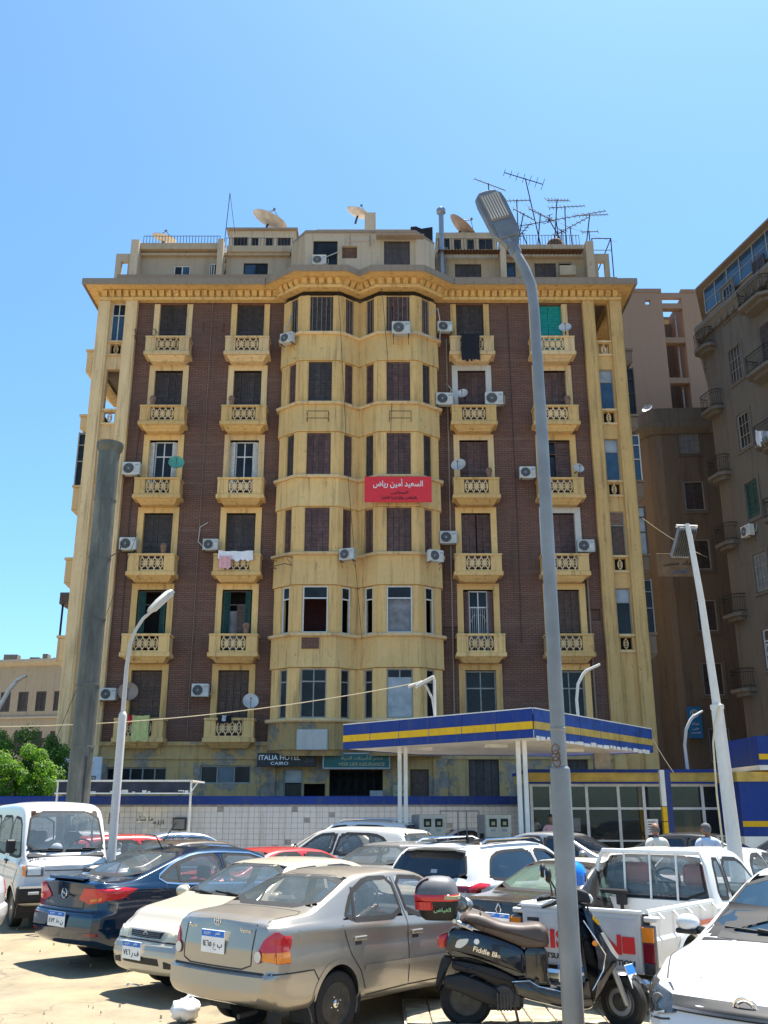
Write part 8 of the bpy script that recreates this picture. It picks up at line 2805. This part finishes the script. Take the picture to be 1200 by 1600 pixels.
# ------------------------------------------------------------------ air conditioners, dishes, laundry, signs
def ac_proto():
    t = thing('air_conditioner', '', 'air conditioner', (0, 0, 0))
    MB().bbox(-.41, .41, -.32, 0, 0, .62, .02).build('casing', 'ac_white', t)
    f = MB(); f.lathe([(0, 0), (.235, 0), (.245, -.01)], 24, 'y', (-.11, -.322, .31)); fd = f.build('fan_opening', 'ac_dark', t)
    g = MB()
    for r in (.07, .12, .17, .215, .245):
        g.tube([(-.11 + r * cos(q), -.335, .31 + r * sin(q)) for q in [2 * pi * k / 20 for k in range(21)]], .006, 4, cap=False)
    for k in range(4):
        a = pi * k / 4
        g.tube([(-.11 + .24 * cos(a), -.338, .31 + .24 * sin(a)), (-.11 - .24 * cos(a), -.338, .31 - .24 * sin(a))], .005, 4)
    g.lathe([(0, 0), (.05, 0), (.055, .01)], 12, 'y', (-.11, -.342, .31))
    g.build('fan_grille', 'metal_grey', fd)
    MB().box(.17, .38, -.326, -.32, .08, .54).build('side_panel', 'ac_white', t)
    MB().box(.19, .36, -.33, -.326, .45, .50).build('nameplate', 'metal_grey', t)
    b = MB()
    for x in (-.34, .34):
        b.box(x - .02, x + .02, -.36, .12, -.05, -.005); b.tube([(x, -.33, -.03), (x, .1, -.33)], .014, 5)
    b.build('bracket', 'rust', t)
    MB().tube([(.39, -.1, .15), (.47, -.08, .1), (.5, .02, .25), (.5, .1, .6)], .018, 6).build('pipe', 'cable_pale', t)
    return t
acp = ac_proto()
kids = tree_index(acp)
ACS = [  # x, y (depth), z, yaw, width scale, label
    (-4.55, 40.95, 23.2, -.45, .85, 'white air conditioner on the left shoulder of the bay at top floor'),
    (.80, 40.25, 23.25, 0, 1.05, 'white air conditioner under the right bay window on the top floor'),
    (2.95, 41.75, 24.2, .1, .9, 'air conditioner on the brick just right of the bay at the top floor'),
    (2.86, 41.7, 20.3, .05, 1., 'white air conditioner left of the white framed window'),
    (5.24, 41.7, 20.3, -.05, 1.05, 'white air conditioner right of the white framed window'),
    (6.66, 41.75, 16.65, 0, .9, 'air conditioner half behind the tall grey lamp post'),
    (9.14, 41.75, 13.1, 0, .95, 'air conditioner right of the pale framed window beside the corner pilaster'),
    (2.92, 41.75, 13.5, .0, .95, 'air conditioner on the brick right of the bay, level with the fourth floor down'),
    (-1.56, 40.6, 12.45, -.35, .85, 'air conditioner hanging on the sill in the middle of the bay'),
    (2.2, 40.5, 12.35, .42, .85, 'air conditioner on the right shoulder of the bay below the brown shutters'),
    (-11.73, 41.75, 16.8, 0, 1., 'air conditioner under a small awning beside the sooty chimney top'),
    (-11.6, 41.75, 13.2, 0, .95, 'grey air conditioner on the brick right of the sooty chimney, mid height'),
    (-7.86, 41.75, 13.2, 0, .85, 'air conditioner left of the balcony hung with white laundry'),
    (-11.92, 41.75, 6.5, 0, .85, 'air conditioner beside the big tan dish low on the left'),
    (-7.95, 41.75, 6.65, 0, .9, 'air conditioner on bare brick between the two lowest left balconies'),
    (-3.2, 41.3, 27.65, 0, .85, 'white air conditioner at the rooftop room window above the bay'),
    (17.42, 43.4, 14.35, -1.38, .9, 'air conditioner on the dark block under its green shutters'),
    (17.62, 42.5, 8.6, -1.38, .9, 'air conditioner on the dark block beside the white framed window'),
]
for i, (x, y, z, r, w, lab) in enumerate(ACS):
    o = acp if i == 0 else copy_tree(acp, kids)
    o.location = (x, y, z); o.rotation_euler = (0, 0, r); o.scale = (w, w, w)
    o['label'] = lab; o['group'] = 'air conditioners on the buildings'

def small_rack(x, y, z, lab, rz=0):
    o = thing('bracket_frame', lab, 'bracket', (x, y, z), rz, 'empty air conditioner brackets')
    for zz in (0, .35):
        MB().tube([(-.5, 0, zz), (-.5, -.42, zz), (.5, -.42, zz), (.5, 0, zz)], .02, 5).build('bracket_bar', 'rust', o)
    MB().tube([(-.5, -.02, 0), (-.5, -.42, .35)], .014, 4).tube([(.5, -.02, 0), (.5, -.42, .35)], .014, 4).build('bracket_brace', 'rust', o)
small_rack(-3.05, 40.75, 19.15, 'empty rusty bracket on the left bay lobe below the fifth floor')
small_rack(.75, 40.75, 19.15, 'empty rusty bracket on the right bay lobe below the fifth floor')
small_rack(-4.45, 41.1, 12.3, 'empty rusty bracket on the left side of the bay', -.7)
small_rack(-11.65, 41.95, 24.0, 'empty rusty bracket beside the top left balcony')
small_rack(-8.35, 41.95, 24.4, 'empty rusty bracket between the top two left balconies')
small_rack(-1.2, 41.5, 29.0, 'empty rusty bracket on the rooftop room wall')

def dish(x, y, z, r, rot, mat, label, big=False, group=None):
    o = thing('satellite_dish', label, 'satellite dish', (x, y, z), rot, group)
    n = 24
    prof = [(r * k / 7, .28 * r * (k / 7) ** 2) for k in range(8)]
    b = MB(); b.lathe(prof + [(r, .28 * r - .03)] + [(r * k / 7, .28 * r * (k / 7) ** 2 - .03) for k in range(6, -1, -1)], n)
    d = b.build('reflector', mat, o, smooth=40)
    if big:
        s = MB()
        for k in range(8):
            a = 2 * pi * k / 8
            s.tube([(r * q * cos(a), r * q * sin(a), .28 * r * q * q + .008) for q in (0, .35, .7, 1)], .012, 4)
        s.build('rib', 'metal_grey', d)
    f = MB()
    for k in range(3 if big else 1):
        a = 2 * pi * k / 3 - pi / 2
        f.tube([(r * .95 * cos(a), r * .95 * sin(a), .26 * r), (0, 0, r * .85)], .012 if not big else .016, 5)
    f.build('feed_arm', 'metal_dark', o)
    MB().lathe([(0, r * .80), (.04 if not big else .07, r * .8), (.04 if not big else .07, r * .95), (0, r * .95)], 10).build('feed_horn', 'plastic_grey', o)
    m = MB(); m.tube([(0, 0, -.02), (0, .0, -.22), (0, .1, -.45)], .03 if not big else .06, 6)
    m.build('mount', 'metal_dark', o)
    return o
dish(-6.4, 45.3, 32.85, 1.02, (.15, .38, 0), 'dish_grey', 'large pale dish tilted to the sky on the left rooftop room', True)
dish(-1.45, 45.2, 33.3, .70, (.2, .34, 0), 'dish_grey', 'pale dish on the middle of the roof above the bay', True)
dish(4.25, 45.6, 32.6, 1.0, (.2, .75, 0), 'dish_brown', 'big rusty brown dish on the right rooftop room behind the lamp head', True)
dish(-11.9, 44.6, 31.3, .66, (.2, .2, 0), 'dish_grey', 'pale dish behind the railing at the left end of the roof', True)
dish(-10.98, 41.2, 6.8, .42, (1.25, 0, .25), 'dish_brown', 'tan dish low on the brick wall behind the white curved lamp')
dish(-5.7, 41.15, 6.4, .34, (1.2, 0, .2), 'dish_grey', 'round grey dish at the lowest balcony left of the bay')
dish(-9.55, 41.05, 17.2, .36, (1.2, 0, .2), 'dish_green', 'small green dish on the balcony of the white window')
dish(3.45, 41.2, 17.15, .34, (1.2, 0, -.3), 'dish_grey', 'grey dish beside the brown shutters right of the bay')
dish(8.95, 41.2, 17.0, .26, (1.2, 0, .2), 'dish_grey', 'small grey dish on the balcony near the right pilaster')
dish(8.75, 41.15, 24.2, .30, (1.15, 0, -.2), 'dish_grey', 'small grey dish beside the turquoise shutters')
dish(3.72, 41.2, 20.75, .26, (1.2, 0, -.3), 'dish_grey', 'small white dish inside the white framed window')
dish(15.95, 53.0, 25.12, .32, (.7, -.8, 0), 'dish_grey', 'small white dish on the parapet of the rounded alley block')

def aerial(x, y, z, h, lean, boom, label, elems=9, tilt=0.0, yaw=0.0):
    """mast with a boom of crossing rods"""
    o = thing('tv_aerial', label, 'tv aerial', (x, y, z), (0, lean, 0), 'television aerials on the roof')
    MB().tube([(0, 0, 0), (0, 0, h)], .032, 5).build('mast', 'iron_black', o)
    d = Vector((cos(yaw) * cos(tilt), sin(yaw) * cos(tilt), sin(tilt)))
    c = Vector((0, 0, h - .05))
    bm_ = MB().tube([c - d * boom * .45, c + d * boom * .55], .027, 5).build('boom', 'iron_black', o)
    up = Vector((-sin(yaw), cos(yaw), 0)) * .55 + Vector((0, 0, .83))
    up = (up - d * up.dot(d)).normalized()
    for k in range(elems):
        q = c + d * boom * (-.45 + k / (elems - 1))
        l = .32 - .16 * k / elems
        MB().tube([q - up * l, q + up * l], .018, 4).build('rod', 'iron_black', bm_)
AR = [(6.1, 46, 30.4, 5.6, -.03, 1.9, 7, -.45, 0), (8.95, 46, 30.4, 6.0, -.15, 2.3, 7, .5, pi), (7.5, 46, 30.4, 4.5, 0, 1.3, 7, .04, 0), (9.9, 46.2, 30.4, 3.4, -.06, 5.2, 18, .14, 0),
      (10.0, 45.6, 30.4, 3.8, .03, 2.0, 10, .10, 0), (10.7, 46, 30.4, 3.6, -.42, .5, 3, .9, 0), (10.6, 46.2, 30.4, 2.9, -.05, 2.2, 8, .5, 0), (9.75, 45.2, 30.4, 2.0, 0, .4, 2, -.3, .5), (11.4, 45.6, 30.4, 2.2, -.02, .9, 2, 0, 0),
      (8.3, 45.4, 30.4, 3.2, .12, 1.6, 9, -.2, .3), (9.3, 45.8, 30.4, 4.4, .1, 1.5, 8, .35, .4), (10.9, 45.3, 30.4, 3.1, .16, 1.8, 10, .2, 0), (7.1, 45.6, 30.4, 3.4, .2, 1.4, 7, -.15, .3), (8.6, 46.4, 30.4, 2.8, -.3, 1.2, 6, .6, 0)]
AL = ['leftmost tv aerial with boom sloping down to the right behind the lamp head', 'tv aerial on a long mast leaning left, its boom sloping down to the left', 'straight upright tv aerial mast with a short level boom', 'low tv aerial with the longest, many rodded boom reaching right', 'tv aerial with a short level boom right of the tallest mast', 'strongly leaning thin aerial mast crossing the others', 'tv aerial with boom rising steeply to the right near the water tank', 'short aerial mast in the thick of the aerials', 'rightmost plain aerial mast with a flat top bar', 'mid height tv aerial leaning right among the masts, boom sloping down', 'taller tv aerial leaning slightly right with a rising boom', 'right hand tv aerial leaning right with a ten rod boom', 'left hand tv aerial leaning right beside the lamp head', 'low tv aerial leaning left under the tallest one']
for a, l in zip(AR, AL):
    aerial(*a[:6], l, *a[6:])
o = thing('roof_mast', 'thin lattice mast like an upturned V on the left of the roof', 'mast', (-8.4, 44, 30.3))
MB().tube([(-.12, 0, 0), (.05, 0, 3.6)], .02, 5).build('mast', 'iron_black', o); MB().tube([(.45, 0, 1.0), (.05, 0, 3.6)], .014, 5).build('stay', 'iron_black', o)

def cloth(name, label, x0, x1, z0, z1, y, mat, seed, ragged=.06):
    rnd = random.Random(seed)
    rows = []
    n = 14
    ph = rnd.uniform(0, 6)
    bot = [z0 + rnd.uniform(-ragged, ragged) for _ in range(n + 1)]
    for j in range(8):
        t = j / 7
        rows.append([(x0 + (x1 - x0) * i / n + .01 * sin(i + j), y - .05 * sin(i * 1.1 + ph) * (1 - .3 * t) - .03 * (1 - t), z1 + (bot[i] - z1) * t - .03 * sin(pi * i / n) * (1 - t)) for i in range(n + 1)])
    b = MB(); b.grid(rows); b.grid([[(p[0], p[1] + .012, p[2]) for p in r] for r in rows])
    o = b.build(name, mat, smooth=60, fix=False)
    return tag(o, label, 'laundry')
cloth('hanging_laundry', 'row of white washing hung over a left balcony rail', -7.4, -5.85, 12.62, 13.05, 41.08, 'cloth_white', 1, .07)
cloth('hanging_laundry', 'pink cloth hung at the left end of the white washing', -7.35, -6.82, 12.22, 12.8, 41.02, 'cloth_pink', 2)
cloth('hanging_laundry', 'black garment hung over the top right balcony', 3.7, 4.58, 22.45, 23.85, 41.06, 'cloth_black', 3, .09)
cloth('hanging_laundry', 'yellow green towel hung over the lowest left balcony', -10.66, -9.96, 4.75, 5.83, 41.08, 'cloth_lime', 4, .03)
cloth('hanging_laundry', 'small red cloth beside the yellow green towel', -10.86, -10.58, 5.48, 5.86, 41.05, 'cloth_red', 5)
cloth('hanging_laundry', 'short row of black and white small washing on the lowest balcony', -7.05, -6.45, 5.5, 5.82, 41.06, 'cloth_black', 6, .06)
cloth('hanging_laundry', 'small white cloth amid black washing on the lowest balcony', -6.85, -6.68, 5.58, 5.82, 41.0, 'cloth_white', 7, .03)
cloth('hanging_laundry', 'pale sheet thrown over an iron balcony on the dark block', 17.0, 17.85, 17.9, 18.6, 40.5, 'cloth_white', 8, .1)

def sign(name, label, x0, x1, z0, z1, y, mat, texts, rz=0, t=.1, cat='sign', frame=None):
    o = thing(name, label, cat, ((x0 + x1) / 2, y, (z0 + z1) / 2), rz)
    w, h = x1 - x0, z1 - z0
    MB().bbox(-w / 2, w / 2, 0, t, -h / 2, h / 2, .01).build('panel', mat, o)
    if frame:
        f = MB(); e = .045
        f.box(-w / 2 - .01, w / 2 + .01, -.03, -.001, h / 2 - e, h / 2 + .01); f.box(-w / 2 - .01, w / 2 + .01, -.03, -.001, -h / 2 - .01, -h / 2 + e)
        f.box(-w / 2 - .01, -w / 2 + e, -.03, -.001, -h / 2 + e, h / 2 - e); f.box(w / 2 - e, w / 2 + .01, -.03, -.001, -h / 2 + e, h / 2 - e)
        f.build('frame', frame, o, fix=False)
    for (s, cx, cz, tw, th, m) in texts:
        lettering(s, tw * w, th * h, m, o, (cx * w, -.012, cz * h), bold=.012)
    return o
sign('banner', 'red banner with large white and small black Arabic lettering on the bay', -.88, 2.14, 15.12, 16.34, 40.42, 'sign_red',
     [(arabic('السعيد أمين رياض'), 0, .22, .74, .36, 'ink_white'), (arabic('المحامى'), .02, -.14, .26, .14, 'ink_black'), (arabic('بالنقض والإدارية العليا'), .02, -.34, .52, .15, 'ink_black')], t=.03)
o = sign('hotel_sign', 'long black signboard with white hotel lettering under the bay', -5.34, -2.86, 3.72, 4.28, 41.3, 'sign_black',
     [('ITALIA HOTEL', -.12, .17, .70, .36, 'ink_white'), ('CAIRO', -.12, -.25, .30, .22, 'ink_white'), (arabic('فندق'), .38, -.02, .14, .4, 'plastic_grey')])
sign('insurance_sign', 'green framed signboard with Arabic and Latin insurance lettering over the door', -2.57, .25, 3.64, 4.28, 41.25, 'sign_green',
     [(arabic('مصر لتأمينات الحياة'), .08, .18, .62, .34, 'ink_gold'), ('MISR LIFE INSURANCE', .08, -.22, .68, .22, 'ink_gold')], frame='pane_pale')
o = sign('hotel_sign', 'pale signboard with dark hotel lettering behind the sooty chimney', -14.0, -11.75, 2.75, 4.1, 40.9, 'sign_white',
     [('ITALIA HOTEL', .02, -.16, .86, .2, 'sign_black')])
MB().tube([(.16 * cos(q), -.01, .32 + .16 * sin(q)) for q in [2 * pi * k / 16 for k in range(17)]], .02, 4).tube([(-.1, -.01, .3), (0, -.01, .42), (.1, -.01, .3)], .02, 4).build('emblem', 'sign_black', o)
sign('street_banner', 'faded orange and teal cloth banner with dark Arabic lettering strung across the alley', 14.3, 16.4, 13.6, 14.85, 48.3, 'banner_cloth' if 'banner_cloth' in MATS else 'terracotta',
     [(arabic('مكتب'), .1, .33, .25, .16, 'ink_black'), (arabic('خالد حسين'), .02, .06, .72, .24, 'ink_black'), (arabic('المحامى'), .05, -.28, .42, .2, 'sign_blue')], t=.02)
o = sign('blue_sign', 'narrow upright blue sign with a white ring emblem on the alley block', 16.15, 16.9, 5.6, 7.25, 51.5, 'sign_blue',
     [(arabic('مركز'), 0, -.05, .5, .08, 'ink_white'), (arabic('طبى'), 0, -.2, .45, .08, 'ink_white'), (arabic('علاج طبيعى'), 0, -.33, .7, .07, 'ink_white')])
MB().tube([(.2 * cos(q), -.01, .45 + .2 * sin(q)) for q in [2 * pi * k / 18 for k in range(19)]], .018, 4).tube([(.1 * cos(q), -.01, .45 + .1 * sin(q)) for q in [2 * pi * k / 12 for k in range(13)]], .018, 4).build('emblem', 'ink_white', o)
sign('blue_sign', 'blue box sign sticking out from the dark block at the right edge', 17.22, 17.92, 8.9, 10.4, 41.6, 'sign_blue', [])
sign('wall_sign', 'small pale sign with Arabic lettering beside the street door', .38, 1.0, 2.5, 3.0, 41.7, 'ink_gold', [(arabic('تأمينات'), 0, 0, .8, .4, 'ink_black')], t=.04)

def litter():
    rnd = random.Random(12)
    b = MB()
    rows = []
    for i in range(9):
        a = pi * i / 8
        rows.append([((.145 + rnd.uniform(-.02, .02)) * sin(a) ** .8 * cos(2 * pi * k / 16) * (1 + .12 * sin(3 * k)), .12 * sin(a) ** .8 * sin(2 * pi * k / 16), .085 + .10 * cos(a) * (1 + .35 * sin(k * 1.7 + i)) * .9) for k in range(16)])
    b.grid(rows, True)
    b.tube([(.0, 0, .16), (.02, .01, .20), (.06, .02, .215)], [.03, .02, .035], 7)
    o = b.build('plastic_bag', 'bag_white', None, (-2.02, 10.75, -.03), .4, smooth=80)
    tag(o, 'tied white plastic rubbish bag lying on the sandy ground by the cars', 'rubbish bag')
    for i, (x, y, l) in enumerate(((-3.0, 12.6, 'small crumpled white paper scrap on the sand under the blue saloon'), (-4.25, 15.2, 'pale crumpled scrap near the blue saloon wheel'))):
        m = MB(); m.grid([[(u * .05 + rnd.uniform(-.012, .012), v * .04 + rnd.uniform(-.01, .01), .01 + rnd.uniform(0, .03)) for u in range(-2, 3)] for v in range(-1, 2)])
        tag(m.build('paper_scrap', 'bag_white', None, (x, y, -.03), smooth=30), l, 'litter')
litter()
